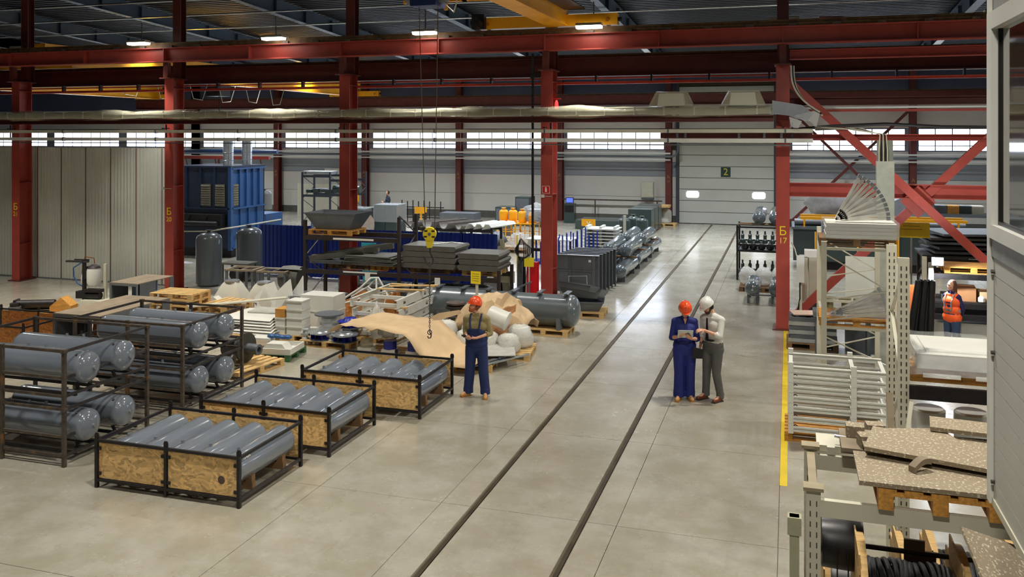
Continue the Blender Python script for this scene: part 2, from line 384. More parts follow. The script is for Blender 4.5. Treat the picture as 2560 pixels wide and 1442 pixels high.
for i, (y, n_) in enumerate(((25.2, 'nearest'), (27.6, 'second'), (30.2, 'third'), (33.4, 'fourth'), (36.8, 'farthest'))):
    z = roofz(y) - .72
    solo('conduit', b().cyl((-40, y, z), (9, y, z), .03, 8), m_silver, 'thin pale conduit pipe hung crosswise under the roof beams, %s of the row' % n_, 'pipe', group='conduits under the roof')
for s_, p0, p1, l_ in ((1, (1.0, 30.5, 8.6), (3.4, 26.2, 7.9), 'left'), (2, (4.9, 27.5, 7.9), (7.2, 31, 8.9), 'right')):
    solo('roof_brace', b().cyl(p0, p1, .07, 10), m_redd, 'rust-red diagonal brace pipe under the roof at the upper right, the %s one' % l_, 'brace', group='roof braces')

# pillars of the middle row
def column(x, label, grp, num=None, y=22.85, h1=6.5, h2=9.55):
    t = thing('steel_column', label, 'pillar', (x, y, 0), 0, grp)
    s = b(); s.box(-.16, .16, -.25, -.23, .02, h1).box(-.16, .16, .23, .25, .02, h1).box(-.008, .008, -.23, .23, .02, h1)
    for z in (1.2, 3.2, 4.9, 6.2): s.box(-.15, .15, -.22, .22, z, z + .012)
    ob('shaft', s, m_red, t)
    ob('base_plate', b().box(-.24, .24, -.34, .34, 0, .03), m_redd, t)
    u = b(); u.box(-.14, .14, .10, .12, h1 + .03, h2).box(-.14, .14, .36, .38, h1 + .03, h2).box(-.008, .008, .12, .36, h1 + .03, h2); ob('upper_shaft', u, m_redd, t)  # darker red than the shaft, standing in for the unlit column top
    ob('cap_plate', b().box(-.2, .2, -.45, .4, h1, h1 + .03), m_redd, t)
    ob('bearing_post', b().box(-.08, .08, -.42, -.26, h1 + .03, 6.985), m_redd, t)
    if num:
        text('Б', .30, m_yelp, (0, -.256, 2.42), 0, t, 'letter'); text(num, .20, m_yelp, (0, -.256, 2.19), 0, t, 'numeral')
    return t
for x, nm, lab in ((5.86, None, 'red steel pillar at the far right, behind the white cabin'), (-.14, '17', 'red steel pillar marked Б 17 beside the aisle'), (-6.14, None, 'red steel pillar with a fire extinguisher sign'),
                   (-12.14, None, 'red steel pillar behind the dark rack with the hopper'), (-18.14, '20', 'red steel pillar marked Б 20 at the end of the metal partition'),
                   (-24.14, '21', 'red steel pillar marked Б 21 standing before the metal partition'), (-30.14, None, 'red steel pillar beyond the left end of the partition'), (-36.14, None, 'red steel pillar farthest left in the row')):
    column(x, lab, 'pillars of the middle row', nm)
c18 = [o for o in S.objects if o.get('label', '') == 'red steel pillar with a fire extinguisher sign'][0]
es = ob('extinguisher_sign', b().box(-.1, .1, -.004, 0, -.1, .1), m_paperw, c18, (-.02, -.252, 3.33))
ob('sign_face', b().box(-.09, .09, -.003, 0, -.09, .09), m_redb, es, (0, -.004, 0))
ob('sign_symbol', b().prism([(-.025, -.06), (.025, -.06), (.025, .03), (.01, .05), (.01, .07), (-.02, .07), (-.02, .05), (-.025, .03)], -.01, -.008, 'y'), m_paperw, es)
ob('junction_box', b().box(-.14, -.06, -.3, -.25, 3.12, 3.2).box(-.06, .14, -.27, -.255, 3.15, 3.16), m_white, c18)
c20 = [o for o in S.objects if 'Б 20' in o.get('label', '')][0]
ob('junction_box', b().box(-.22, -.14, -.3, -.25, 3.10, 3.18).box(-.14, .1, -.27, -.255, 3.13, 3.14), m_white, c20)
# pillars against the far wall
for i, x in enumerate([-36.14] + sorted(COLX)):
    t = thing('steel_column', 'hazy dark red pillar against the far wall, %s' % ['leftmost', 'second from the left', 'third from the left', 'fourth from the left', 'fifth from the left', 'sixth from the left', 'just left of the numbered door', 'just right of the numbered door', 'rightmost'][i], 'pillar', (x, 47.55, 0), 0, 'pillars of the far wall')
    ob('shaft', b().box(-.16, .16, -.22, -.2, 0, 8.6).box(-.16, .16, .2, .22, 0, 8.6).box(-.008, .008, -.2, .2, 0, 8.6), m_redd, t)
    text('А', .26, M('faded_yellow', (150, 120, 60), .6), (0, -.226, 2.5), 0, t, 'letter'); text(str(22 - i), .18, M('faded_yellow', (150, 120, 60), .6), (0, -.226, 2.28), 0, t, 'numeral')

# crane runways and the long members carried by the middle row
def long(name, label, cat, bb, mat, extra=()):
    t = thing(name, label, cat)
    ob('beam', bb, mat, t)
    for nme, q, mm in extra: ob(nme, q, mm, t)
    return t
st = b()
for x in [c + d for c in COLX for d in (-3, 0)]: st.box(x - .01, x + .01, 22.34, 22.64, 7.02, 7.42)
long('runway_beam', 'long red crane runway beam across the top of the hall, nearest the camera', 'beam', b().ibeam((-40, 22.49, 7.22), (11, 22.49, 7.22), .43, .30, .025, .016), m_red,
     (('stiffener', st, m_red), ('crane_rail', b().box(-40, 11, 22.40, 22.58, 7.44, 7.52).box(-40, 11, 22.45, 22.53, 7.52, 7.60), m_rail),
      ('rail_clip', (lambda q: [q.box(x, x + .18, 22.33, 22.40, 7.44, 7.50) for x in [-39 + 1.0 * k for k in range(49)]] and q)(b()), m_rust)))
long('runway_beam', 'dark red lower runway beam of the far bay, behind the middle pillars', 'beam', b().ibeam((-40, 23.75, 6.65), (11, 23.75, 6.65), .52, .3, .03, .016), m_redd,
     (('crane_rail', b().box(-40, 11, 23.70, 23.80, 6.92, 7.0), m_rail),))
long('conductor_line', 'thin red conductor rail with black hangers below the dark runway beam', 'rail', b().box(-40, -.4, 23.4, 23.46, 6.30, 6.34).box(-40, 11, 23.38, 23.5, 6.16, 6.23), M('orange_red', (196, 62, 40), .45),
     (('hanger', (lambda q: [q.box(x, x + .05, 23.36, 23.5, 6.22, 6.40) for x in [-39.5 + 1.5 * k for k in range(33)]] and q)(b()), m_black),))
long('tie_beam', 'red tie beam on the right bolted to the pillar below the top runway', 'beam', b().ibeam((.02, 22.9, 6.77), (11, 22.9, 6.77), .24, .2), m_red)
long('tie_beam', 'red horizontal beam on the right at the height of the window strip', 'beam', b().ibeam((.02, 22.95, 4.73), (5.7, 22.95, 4.73), .16, .16), m_red)
long('tie_beam', 'heavy red horizontal beam on the right at rack height', 'beam', b().ibeam((.02, 22.95, 3.44), (5.7, 22.95, 3.44), .34, .24), m_red)
long('tie_beam', 'dark red beam with a pale pipe above the window strip on the right', 'beam', b().ibeam((.02, 23.2, 5.62), (5.7, 23.2, 5.62), .2, .16), m_redd,
     (('pipe', b().cyl((.02, 23.05, 5.47), (5.7, 23.05, 5.47), .03), m_white), ('lower_flange', b().box(.02, 5.7, 23.1, 23.3, 5.36, 5.42), m_red)))
# far runway on the far wall
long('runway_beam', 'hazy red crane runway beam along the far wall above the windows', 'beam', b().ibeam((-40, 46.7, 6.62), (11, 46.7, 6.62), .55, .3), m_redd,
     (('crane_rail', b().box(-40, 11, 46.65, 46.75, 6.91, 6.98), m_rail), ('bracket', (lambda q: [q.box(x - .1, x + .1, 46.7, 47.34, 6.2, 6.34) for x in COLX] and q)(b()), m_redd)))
# cross brace at the right of pillar 17
t = thing('cross_brace', 'red X-shaped cross brace between the pillars on the right', 'brace')
bars(t, 'brace_arm', m_red, [((.0, 22.75, 6.1), (5.8, 22.75, .45), .16, .2), ((.1, 22.98, .25), (5.8, 22.98, 6.1), .16, .2)])
ob('gusset_plate', b().cb((2.93, 22.86, 3.2), (.55, .03, .55), 0, 0, R(45)), m_red, t)
t = thing('cross_brace', 'dark red X-shaped brace on the far wall right of the numbered door', 'brace')
bars(t, 'brace_arm', m_redd, [((.1, 47.3, .3), (5.7, 47.3, 6), .14, .14), ((.1, 47.15, 6), (5.7, 47.15, .3), .14, .14)])

# wrapped duct line, white light rails
t = thing('cable_duct', 'long cable duct wrapped in dusty clear film above the white rails', 'duct', (0, 22.25, 0))
ob('carrier_beam', b().ibeam((-40, 0, 5.19), (-.35, 0, 5.19), .16, .2), m_redd, t)
ob('duct_body', b().box(-40, -.45, -.1, .1, 5.30, 5.47), M('duct_grey', (150, 148, 132), .5), t)
drb = b().box(0, .03, -.12, .12, 5.29, 5.49).mesh('duct_rib')
for k in range(52): ob('duct_rib', drb, m_beige, t, (-39 + .75 * k, 0, 0))
def wrapf(u, v):
    x = -40 + 39.6 * u; a = 2 * math.pi * v; nn = noise.noise(Vector((x * 1.7, math.cos(a), math.sin(a)))) * .05 + .03 * math.sin(x * 2.1)
    return (x, math.cos(a) * (.155 + nn * .5), 5.385 + math.sin(a) * (.13 + nn) + (-.02 if math.sin(a) < 0 else 0))
ob('film_wrap', b().grid(wrapf, 340, 10), m_filmg, t, ang=60)
for lab, x0, x1 in (('left', -3.25, -2.35), ('right', -1.5, -.62)):
    t = thing('drive_box', 'pale drive box under clear film on top of the duct, the %s one' % lab, 'box', (0, 22.2, 5.52), 0, 'drive boxes on the duct')
    ob('housing', b().prism([(x0 + .12, 0), (x1 - .12, 0), (x1 - .16, .3), (x0 + .16, .3)], -.17, .17, 'y'), m_white, t)
    ob('film_wrap', b().prism([(x0 - .1, -.02), (x1 + .1, -.02), (x1 - .06, .34), (x0 + .1, .35)], -.21, .21, 'y'), m_filmg, t)
t = thing('duct_end', 'grey elbow end of the wrapped duct with hanging cable beside pillar', 'duct', (0, 22.2, 0))
ob('elbow', b().prism([(-.38, 5.3), (.0, 5.25), (.42, 5.12), (.55, 5.3), (.3, 5.5), (-.38, 5.62)], -.14, .14, 'y'), m_silver, t)
ob('film_flap', b().prism([(.1, 5.24), (.5, 5.1), (.62, 4.95), (.7, 5.3), (.55, 5.36)], -.16, -.12, 'y').prism([(.0, 5.22), (.3, 5.12), (.22, 4.95), (.06, 4.98)], -.18, -.15, 'y'), m_film, t)
t = thing('cable_bundle', 'grey cable bundle hanging in a curve from the pillar to the duct end', 'cable')
for k in range(3):
    pts = []
    for i in range(17):
        u = i / 16; pts.append((.05 + .03 * k + u ** 1.8 * .66, 22.1 + .05 * k, 6.45 - 1.12 * (u ** .62) - .04 * k * u))
    ob('cable', b().tube(pts, .022, 8), m_beige if k != 1 else m_black, t)
for lab, z0, z1, m1 in (('upper', 4.84, 4.93, m_beige), ('lower', 4.60, 4.70, m_white)):
    t = thing('light_rail', '%s white square rail running left to right before the pillars' % lab, 'rail', (0, 22.2, 0), 0, 'white rails before the pillars')
    ob('rail_body', b().box(-40, .55, -.05, .05, z0, z1), m1, t)
    for x in (-.1, -2.9, -6.1, -9.2, -12.2, -15.4, -18.3, -21.8): ob('rail_joint', b().box(x, x + .04, -.06, .06, z0 - .01, z1 + .01), m_grey, t)
t = thing('light_rail', 'thin dark-edged cable rail under the two white rails', 'rail', (0, 22.2, 0))
ob('rail_body', b().box(-40, .5, -.02, .02, 4.525, 4.555), m_grey, t)
t = thing('bracket_beam', 'brown channel beam between the white rails at pillar 17', 'beam', (0, 22.3, 0))
ob('web', b().box(-3.1, .55, .06, .09, 4.70, 4.84), m_redd, t); ob('top_flange', b().box(-3.1, .56, -.08, .12, 4.932, 4.95), m_rust, t)
ob('clamp', (lambda q: [q.box(x, x + .06, .02, .05, 4.72, 4.83) for x in (-2.7, -2.5, -1.2, -.6, -.2)] and q)(b()), m_silver, t)
bb = b()
for x in COLX: bb.bar((x, 22.58, 4.98), (x, 22.3, 4.98), .06, .03).bar((x + .22, 22.2, 4.7), (x + .22, 22.2, 5.1), .04, .02).bar((x, 22.58, 4.62), (x, 22.28, 4.62), .06, .03)
solo('rail_bracket_set', bb, m_black, 'small black brackets that hold the white rails to the pillars', 'bracket')['kind'] = 'stuff'

# pipes on the far wall
for i, (z, r, mm, l_) in enumerate(((3.76, .05, m_white, 'white pipe along the far wall, highest of three'), (3.6, .07, m_grey, 'thick grey pipe along the far wall, middle of three'), (3.42, .035, m_white, 'thin white pipe along the far wall, lowest of three'))):
    t = thing('wall_pipe', l_, 'pipe', (0, 47.15, 0), 0, 'pipes along the far wall')
    ob('pipe', b().cyl((-40, 0, z), (-6.0, 0, z), r, 10), mm, t); ob('pipe', b().cyl((-.2, 0, z), (11, 0, z), r, 10), mm, t)
solo('pipe_bend', b().tube([(-6.0, 47.15, 3.6), (-5.75, 47.15, 3.65), (-5.6, 47.15, 3.9), (-5.6, 47.15, 4.7), (-5.7, 47.15, 4.95), (-6.0, 47.15, 5.0), (-6.3, 47.3, 5.0)], .06), m_grey, 'grey pipe bending up beside the door frame on the far wall', 'pipe')
solo('crash_rail', b().box(-13.2, -6.5, 47.55, 47.62, 1.15, 1.22).box(-10.2, -10.14, 47.56, 47.62, 0, 1.15).box(-13.1, -13.04, 47.56, 47.62, 0, 1.15).box(-6.8, -6.74, 47.56, 47.62, 0, 1.15), m_rust, 'brown steel crash rail in front of the far wall left of the door', 'rail')
t = thing('switch_cabinet', 'pale wall cabinet hung on the far wall left of the door', 'cabinet', (-7.3, 47.8, 1.25))
ob('body', b().box(-.32, .32, -.25, .14, .12, .95), m_beige, t); ob('door_leaf', b().box(-.3, .3, -.27, -.25, .16, .92), m_beige, t); ob('base_box', b().box(-.32, .32, -.24, .14, 0, .11), m_grey, t)

# ceiling lamps
for i, (x, y, p, c) in enumerate(LAMPS):
    row = {28.5: 'front far-bay row', 34.6: 'middle far-bay row', 40.7: 'rear far-bay row', 16.5: 'first near-bay row', 8.5: 'second near-bay row', 1.5: 'row nearest the camera'}[y]
    no = int(round((5.86 - x) / 6)) + 1
    t = thing('ceiling_lamp', 'bright rectangular ceiling lamp, %s from the right, %s' % (['first', 'second', 'third', 'fourth', 'fifth', 'sixth', 'seventh', 'eighth', 'ninth'][no - 1], row), 'lamp', (x, y, LZ), 0, 'ceiling lamps, ' + row)
    ob('housing', b().prism([(-.2, -.05), (.2, -.05), (.14, .06), (-.14, .06)], -.45, .45, 'x'), m_beige, t)
    ob('diffuser', b().prism([(-.17, -.055), (.17, -.055), (.14, -.155), (-.14, -.155)], -.36, .36, 'x'), m_glow, t)
    ob('hanger', b().box(-.02, .02, -.01, .01, .06, roofz(y) - .70 - LZ), m_grey, t)

for i, x in enumerate(RLAMPS):
    t = thing('runway_lamp', 'bright flat lamp fixed to the top runway beam, %s' % ['nearest the yellow crane', 'under the blue hoist', 'second from the left', 'leftmost of the four'][i], 'lamp', (x, 22.0, 7.59), 0, 'lamps on the runway beam')
    ob('housing', b().prism([(-.15, -.02), (.15, -.02), (.1, .05), (-.1, .05)], -.33, .33, 'x'), m_beige, t); ob('diffuser', b().prism([(-.14, -.021), (.14, -.021), (.11, -.09), (-.11, -.09)], -.32, .32, 'x'), m_glow, t); ob('arm', b().box(-.02, .02, .1, .42, -.02, .01), m_black, t)
# ---------------------------------------------------------------- pallets
PM = {}
def pallet(x, y, z, rz, label, L=1.2, Wd=.8, mat=None, group='wooden pallets', blocks=True):
    """L along local x, Wd along local y, base centre at x, y, z; height .144"""
    mat = mat or m_wood; key = (L, Wd, mat.name)
    if key not in PM:
        PM[key] = (b().box(-L / 2, L / 2, -.06, .06, 0, .022).mesh('deck_board'), b().box(-.06, .06, -.05, .05, 0, .078).mesh('block'),
                   b().box(-L / 2, L / 2, -.05, .05, 0, .022).mesh('runner'), b().box(-.06, .06, -Wd / 2, Wd / 2, 0, .022).mesh('cross_board'))
    t = thing('wooden_pallet', label, 'pallet', (x, y, z), rz, group); db, bl, ru, cr = PM[key]
    nb = max(3, round(Wd / .16))
    for k in range(nb): ob('deck_board', db, mat, t, (0, -Wd / 2 + .06 + (Wd - .12) * k / (nb - 1), .122))
    for i in (-1, 0, 1):
        ob('cross_board', cr, mat, t, (i * (L / 2 - .06), 0, .100))
        ob('runner', ru, mat, t, (0, i * (Wd / 2 - .05), 0))
        for j in (-1, 0, 1): ob('block', bl, mat, t, (i * (L / 2 - .06), j * (Wd / 2 - .05), .022))
    return t

# ---------------------------------------------------------------- boarded steel crates, five tanks each
lug_me = (lambda q: q.prism([(-.035, 0), (.035, 0), (.035, .05), (.02, .075), (-.02, .075), (-.035, .05)], -.006, .006, 'y'))(b()).mesh('lifting_lug')
tk_me = b().tank((0, 0, 0), (0, 1.42, 0), .205, 28, .42).mesh('tank_body')
nz_me = b().cyl((0, 0, 0), (0, 0, .045), .022, 10).mesh('nozzle')
def crate(x0, y0, which, ntank=5, osbm=None, L=2.25, Dp=1.5, hz=.67):
    t = thing('boarded_crate', '%s' % which, 'crate', (x0, y0, 0), 0, 'boarded steel crates')
    for x in (0, L):
        for y in (0, Dp): ob('post', b().box(x - .022, x + .022, y - .022, y + .022, 0, hz), m_black, t); ob('lifting_lug', lug_me, m_black, t, (x, y, hz))
    for y in (0, Dp): ob('post', b().box(L / 2 - .02, L / 2 + .02, y - .02, y + .02, .03, hz - .004), m_black, t); ob('lifting_lug', lug_me, m_black, t, (L / 2, y, hz))
    for z, nm in ((hz - .045, 'top_rail'), (.09, 'bottom_rail')):
        for y in (0, Dp): ob(nm, b().box(.022, L - .022, y - .018, y + .018, z, z + .036), m_black, t)
        for x in (0, L): ob(nm, b().box(x - .018, x + .018, .022, Dp - .022, z, z + .036), m_black if z > .3 else m_steelb, t)
    for k in range(2):
        for y in (.006, Dp - .018):
            ob('board_panel', b().box(.03 + k * L / 2, L / 2 - .03 + k * L / 2, y, y + .012, .135, hz - .055), osbm or m_osb, t)
    for y in (-.012,):
        for xx in (.05, L / 2 - .05, L / 2 + .05, L - .05):
            for z in (.2, hz - .13): ob('panel_clip', b().box(xx - .022, xx + .022, y - .002, y + .016, z - .02, z + .02), m_black, t)
    for y in (.38, 1.12):
        ob('cradle', b().box(.03, L - .03, y - .04, y + .04, .10, .2).box(L - .14, L - .04, y - .04, y + .04, .2, .29), m_woodd, t)
    return t
ORD = ['first', 'second', 'third', 'fourth', 'fifth']
for (x0, y0, nm) in ((-9.0, 9.75, 'nearest'), (-8.79, 11.70, 'middle'), (-8.20, 13.72, 'farthest')):
    lab = {'nearest': 'black steel crate with two board panels and dark smudge, nearest of the three', 'middle': 'black steel crate with board panels, middle of the three in the row',
           'farthest': 'black steel crate with board panels, farthest of the three, beside the standing man'}[nm]
    crate(x0, y0, lab)
    for k in range(5):
        t = thing('gas_tank', '%s grey tank from the left in the %s boarded crate' % (ORD[k], nm), 'tank', (x0 + .235 + k * .445, y0 + .04, .405), 0, 'grey tanks in the %s crate' % nm)
        ob('tank_body', tk_me, m_tank, t)
        ob('nozzle', nz_me, m_tank, t, (0, .3, .2)); ob('end_boss', b().cyl((0, 1.40, 0), (0, 1.44, 0), .03, 10), m_steelb, t)
        if k == 4:
            q = text('10-804', .06, m_paperw, (.150, .25, .146), 0, t, 'stencil_mark', .0008); q.rotation_euler = (R(46), 0, R(90))
            ob('tag_plate', b().cb((.125, .95, .166), (.05, .05, .004), 0, 0, R(38)), m_paperw, t)
ob('smudge', b().lathe([(0, 0), (.055, 0), (.04, .001), (0, .001)], (1.98, -.0, .33), (1.98, -.001, .33), 14), M('soot_smudge', (84, 70, 58), .8), [o for o in S.objects if 'smudge' in o.get('label', '')][0], (0, .0055, 0))

# open wire frames with two long tanks each, stacked two high
lt_me = b().tank((-2.2, 0, 0), (.02, 0, 0), .235, 30, .55).mesh('tank_body')
leg_me = b().bar((-.09, 0, 0), (.02, 0, -.20), .05, .02).box(-.02, .07, -.05, .05, -.21, -.195).mesh('leg')
def stillage(xr, y0, z0, L, Dp, hz, lab, tl, dark=.0):
    t = thing('tank_frame', lab, 'frame', (xr, y0, z0), 0, 'open steel frames with long tanks')
    for x in (0, -L / 2, -L):
        for y in (0, Dp):
            ob('post', b().box(x - .025, x + .025, y - .025, y + .025, 0, hz), m_rust if (x == 0 or y == 0) else m_steelb, t)
        if x != -L / 2:
            for y in (0, Dp): ob('corner_lug', b().box(x - .035, x + .035, y - .035, y + .035, hz - .055, hz - .002), m_rust, t)
    for z in (hz - .05, hz * .48, .14):
        for y in (0, Dp):
            ob('rail', b().box(-L + .025, -.025, y - .014, y + .014, z, z + .04), m_rust, t)
        for x in (0, -L): ob('rail', b().box(x - .014, x + .014, .025, Dp - .025, z, z + .04), m_steelb, t)
    for i, yy in enumerate((.25, .7, 1.15, 1.5)):
        if yy < Dp - .1: ob('floor_bar', b().box(-L + .02, -.02, yy - .02, yy + .02, .10, .14), m_black, t)
    for i, (yy, n_) in enumerate(((.42, 'front'), (1.12, 'rear'))):
        k = thing('long_tank', '%s of two long grey tanks in %s' % (n_, tl), 'tank', (xr + .12 - (0 if i == 0 else -.04), y0 + yy, z0 + .49), 0, 'long grey tanks in open frames')
        ob('tank_body', lt_me, m_tank, k); ob('end_boss', b().cyl((0, 0, 0), (.05, 0, 0), .03, 10), m_silver, k)
        for xx in (-.28, -1.9):
            ob('leg', leg_me, m_steelb, k, (xx, 0, -.14))
            for s_ in (-1, 1): pass
        ob('nozzle', nz_me, m_tank, k, (-1.2, 0, .225)); ob('nozzle', nz_me, m_steelb, k, (-.9, .03, .225)); ob('plug', b().cyl((-.18, -.12, .18), (-.175, -.135, .21), .02, 8), m_steelb, k)
    return t
stillage(-9.99, 10.19, 0, 2.3, 1.72, .86, 'open rusty frame at the bottom of the nearest left stack', 'the bottom frame of the nearest left stack')
stillage(-9.99, 10.19, .86, 2.3, 1.72, .84, 'open rusty frame on top of the nearest left stack', 'the top frame of the nearest left stack')
stillage(-9.94, 12.73, 0, 2.3, 1.72, .78, 'open rusty frame at the bottom of the stack behind', 'the bottom frame of the rear left stack')
stillage(-9.94, 12.73, .78, 2.3, 1.72, .76, 'open rusty frame on top of the stack behind', 'the top frame of the rear left stack')
crate(-17.95, 14.9, 'black crate with worn orange board panels at the far left behind the frames', osbm=m_osb2)
crate(-14.2, 14.95, 'board-sided crate half hidden behind the rear tank stack', osbm=m_osb2, L=1.5, Dp=1.3, hz=.6)

# dusty sheet-steel duct housings
def housing(x0, x1, y0, y1, z, lab):
    t = thing('duct_housing', lab, 'housing', (x0, y0, 0), 0, 'grey duct housings'); w = x1 - x0; l = y1 - y0
    ob('top_sheet', b().box(0, w / 2 - .004, 0, l, z - .02, z).box(w / 2 + .004, w, 0, l, z - .02, z), m_dust, t)
    for x in (.0, w - .012):
        for y_0, y_1 in ((0, l * .48), (l * .88, l)): ob('side_sheet', b().box(x, x + .012, y_0, y_1, 0, z - .021), m_grey, t)
    ob('edge_frame', b().box(0, .07, -.01, .05, 0, z - .021).box(w - .07, w, -.01, .05, 0, z - .021).box(.07, w - .07, -.01, .03, z - .08, z - .021), m_grey, t)
    ob('inner_partition', b().box(.05, w - .05, l * .55, l * .57, 0, z - .025), M('slate_blue_sheet', (74, 98, 120), .5), t)
    return t
housing(-15.35, -14.1, 15.35, 17.6, .9, 'long grey duct housing with a dusty brown top, in front of the pallet stack')
housing(-17.8, -16.85, 19.75, 21.2, .74, 'shorter grey duct housing with dusty top near the metal partition')
solo('board_offcut', b().cb((0, 0, .4), (.75, .02, .8), .1, R(-8)), m_osb2, 'orange board offcut standing inside the long duct housing', 'board', (-14.75, 16.3, .0))

# paint sprayer on a steel stand
t = thing('paint_sprayer', 'paint sprayer stand with two white pressure cans before the partition', 'machine', (-18.9, 20.0, 0), R(8))
ob('mast', b().box(-.04, .04, -.04, .04, 0, 1.28), m_black, t); ob('mast', b().box(.52, .60, .1, .18, 0, 1.15), m_beige, t)
ob('top_arm', b().box(-.55, .12, -.05, .05, 1.20, 1.25).box(-.35, .1, .05, .09, 1.25, 1.28), m_steelb, t)
ob('pressure_can', b().lathe([(.02, 0), (.16, .03), (.19, .1), (.19, .42), (.17, .5), (.08, .56), (.03, .58)], (.30, 0, .55), (.30, 0, 1.6), 20), m_white, t)
ob('pressure_can', b().lathe([(.02, 0), (.16, .03), (.19, .1), (.19, .40), (.17, .48), (.08, .54)], (-.05, .25, .5), (-.05, .25, 1.6), 20), m_white, t)
ob('can_lid', b().lathe([(.18, .0), (.15, .06), (.05, .1)], (.30, 0, 1.05), (.30, 0, 2), 16), m_steelb, t)
ob('control_box', b().box(.02, .14, -.1, -.03, .75, 1.1), m_black, t)
ob('hose', b().tube([(-.05, -.05, 1.2), (-.3, -.05, 1.05), (-.33, 0, .8), (-.2, 0, .6), (.0, 0, .5)], .018), m_mblue, t)
ob('valve_pipe', b().tube([(.0, 0, 1.28), (.02, 0, 1.36), (.3, 0, 1.33), (.32, 0, 1.18)], .014), M('copper', (160, 96, 60), .4, .7), t)
ob('pump_body', b().cyl((.1, 0, .28), (.5, 0, .28), .11, 12).box(.05, .55, -.12, .12, .38, .46).box(-.2, .1, -.1, .1, .2, .4), m_black, t)
ob('base_tray', b().box(.05, .75, -.3, .3, 0, .18), m_beige, t)
pallet(-18.6, 18.25, 0, R(20), 'pallet with black machine parts in front of the paint sprayer')
t = thing('machine_drum', 'black cylindrical machine part lying on the pallet by the sprayer', 'machine part', (-18.9, 18.3, .146), R(25))
ob('drum', b().cyl((-.45, 0, .2), (.5, 0, .2), .11, 14).cyl((-.4, .2, .11), (.45, .2, .11), .1, 12), m_black, t); ob('bracket', b().box(-.5, -.44, -.1, .2, 0, .32), m_steelb, t)
t = thing('motor_unit', 'grey motor with black top on the pallet corner at far left', 'machine part', (-19.2, 17.95, .146), 0)
ob('body', b().cyl((0, 0, 0), (0, 0, .18), .15, 14), m_grey, t); ob('head', b().cyl((0, 0, .18), (0, 0, .27), .12, 12), m_black, t)
solo('tool_box', b().prism([(-.28, 0), (.28, 0), (.28, .2), (.02, .42), (-.28, .18)], -.18, .18, 'y'), m_woodo, 'yellow-brown wooden box with a slanted lid on the sprayer pallet', 'box', (-18.1, 18.45, .146), R(15))

# stack of empty pallets
for k in range(6):
    pallet(-14.55, 18.55, k * .146, R(2 * (k % 3 - 1)), 'empty pine pallet, %s from the bottom of the tall pallet stack' % ['lowest', 'second', 'third', 'fourth', 'fifth', 'topmost, sixth'][k], mat=m_wood, group='pallets of the tall stack')
for k in range(4):
    pallet(-13.55, 19.0, k * .146, R(86), 'empty pine pallet, %s in the short stack beside the tall one' % ['lowest', 'second', 'third', 'topmost'][k], 1.1, .8, group='pallets of the short stack')

# white funnel hoppers
pallet(-13.55, 19.95, 0, 0, 'pallet under the white funnel parts', 1.3, .9)
pallet(-12.5, 20.15, 0, 0, 'right pallet under the leaning white funnel parts', .8, .9)
def funnel(x, y, z, rz, tilt, lab, s=1):
    t = thing('funnel_part', lab, 'funnel', (x, y, z), rz, 'white funnel parts')
    q = b(); n = 4
    def P4(r, zz): return [(-r, -r * .8, zz), (r, -r * .8, zz), (r, r * .8, zz), (-r, r * .8, zz)]
    vs = P4(.40 * s, 0) + P4(.43 * s, .3 * s) + P4(.22 * s, .72 * s) + P4(.16 * s, .8 * s)
    fs = [(i * 4 + k, i * 4 + (k + 1) % 4, i * 4 + 4 + (k + 1) % 4, i * 4 + 4 + k) for i in range(3) for k in range(4)] + [(3, 2, 1, 0), (12, 13, 14, 15)]
    M4 = Matrix.Rotation(tilt, 4, 'X'); q.add(vs, fs, M4); ob('shell', q, M('hopper_white', (206, 204, 192), .45, 0, .06, 3), t)
    ob('neck_flange', b().lathe([(.02, 0), (.2 * s, 0), (.2 * s, .03), (.02, .035)], M4 @ Vector((0, 0, .8 * s)), M4 @ Vector((0, 0, .9 * s)), 16), m_silver, t)
    ob('clip', b().box(-.05, .05, -.38 * s, -.33 * s, .18, .3), m_silver, t); return t
funnel(-13.95, 19.85, .146, .1, 0, 'white square funnel with a flanged neck, leftmost on the pallet', 1)
funnel(-13.15, 20.1, .146, -.1, 0, 'white square funnel with a flanged neck, second from the left', .95)
for i, (x, y, a, tl, l_) in enumerate(((-12.85, 19.75, .25, -18, 'left'), (-12.45, 19.8, -.1, -14, 'middle'), (-12.15, 19.95, -.5, -10, 'right'))):
    q = b(); q.prism([(-.32, 0), (.30, 0), (.34, .35), (.12, .86 + .08 * i), (-.04, .8), (-.36, .45)], -.012, .012, 'y')
    o = solo('funnel_plate', q, m_white, 'white cut sheet plate leaning by the funnels, %s of three' % l_, 'plate', (x, y, .146), a, 'leaning white plates'); o.rotation_euler = (R(tl), 0, a)
solo('elbow_part', b().prism([(-.3, .25), (.0, 0), (.25, .1), (.22, .3), (-.1, .5), (-.28, .42)], -.12, .12, 'y'), m_white, 'white elbow duct piece lying against the left funnel', 'duct part', (-13.95, 19.3, .146), .1)
t = thing('black_barrel_part', 'black round casting between the pallet stack and the funnels', 'casting', (-13.4, 18.2, 0))
ob('body', b().cyl((0, 0, 0), (0, 0, .16), .2, 16).cyl((0, 0, .16), (0, 0, .26), .26, 16), m_black, t); ob('cap', b().cyl((0, 0, .26), (0, 0, .31), .16, 16), m_woodd, t)

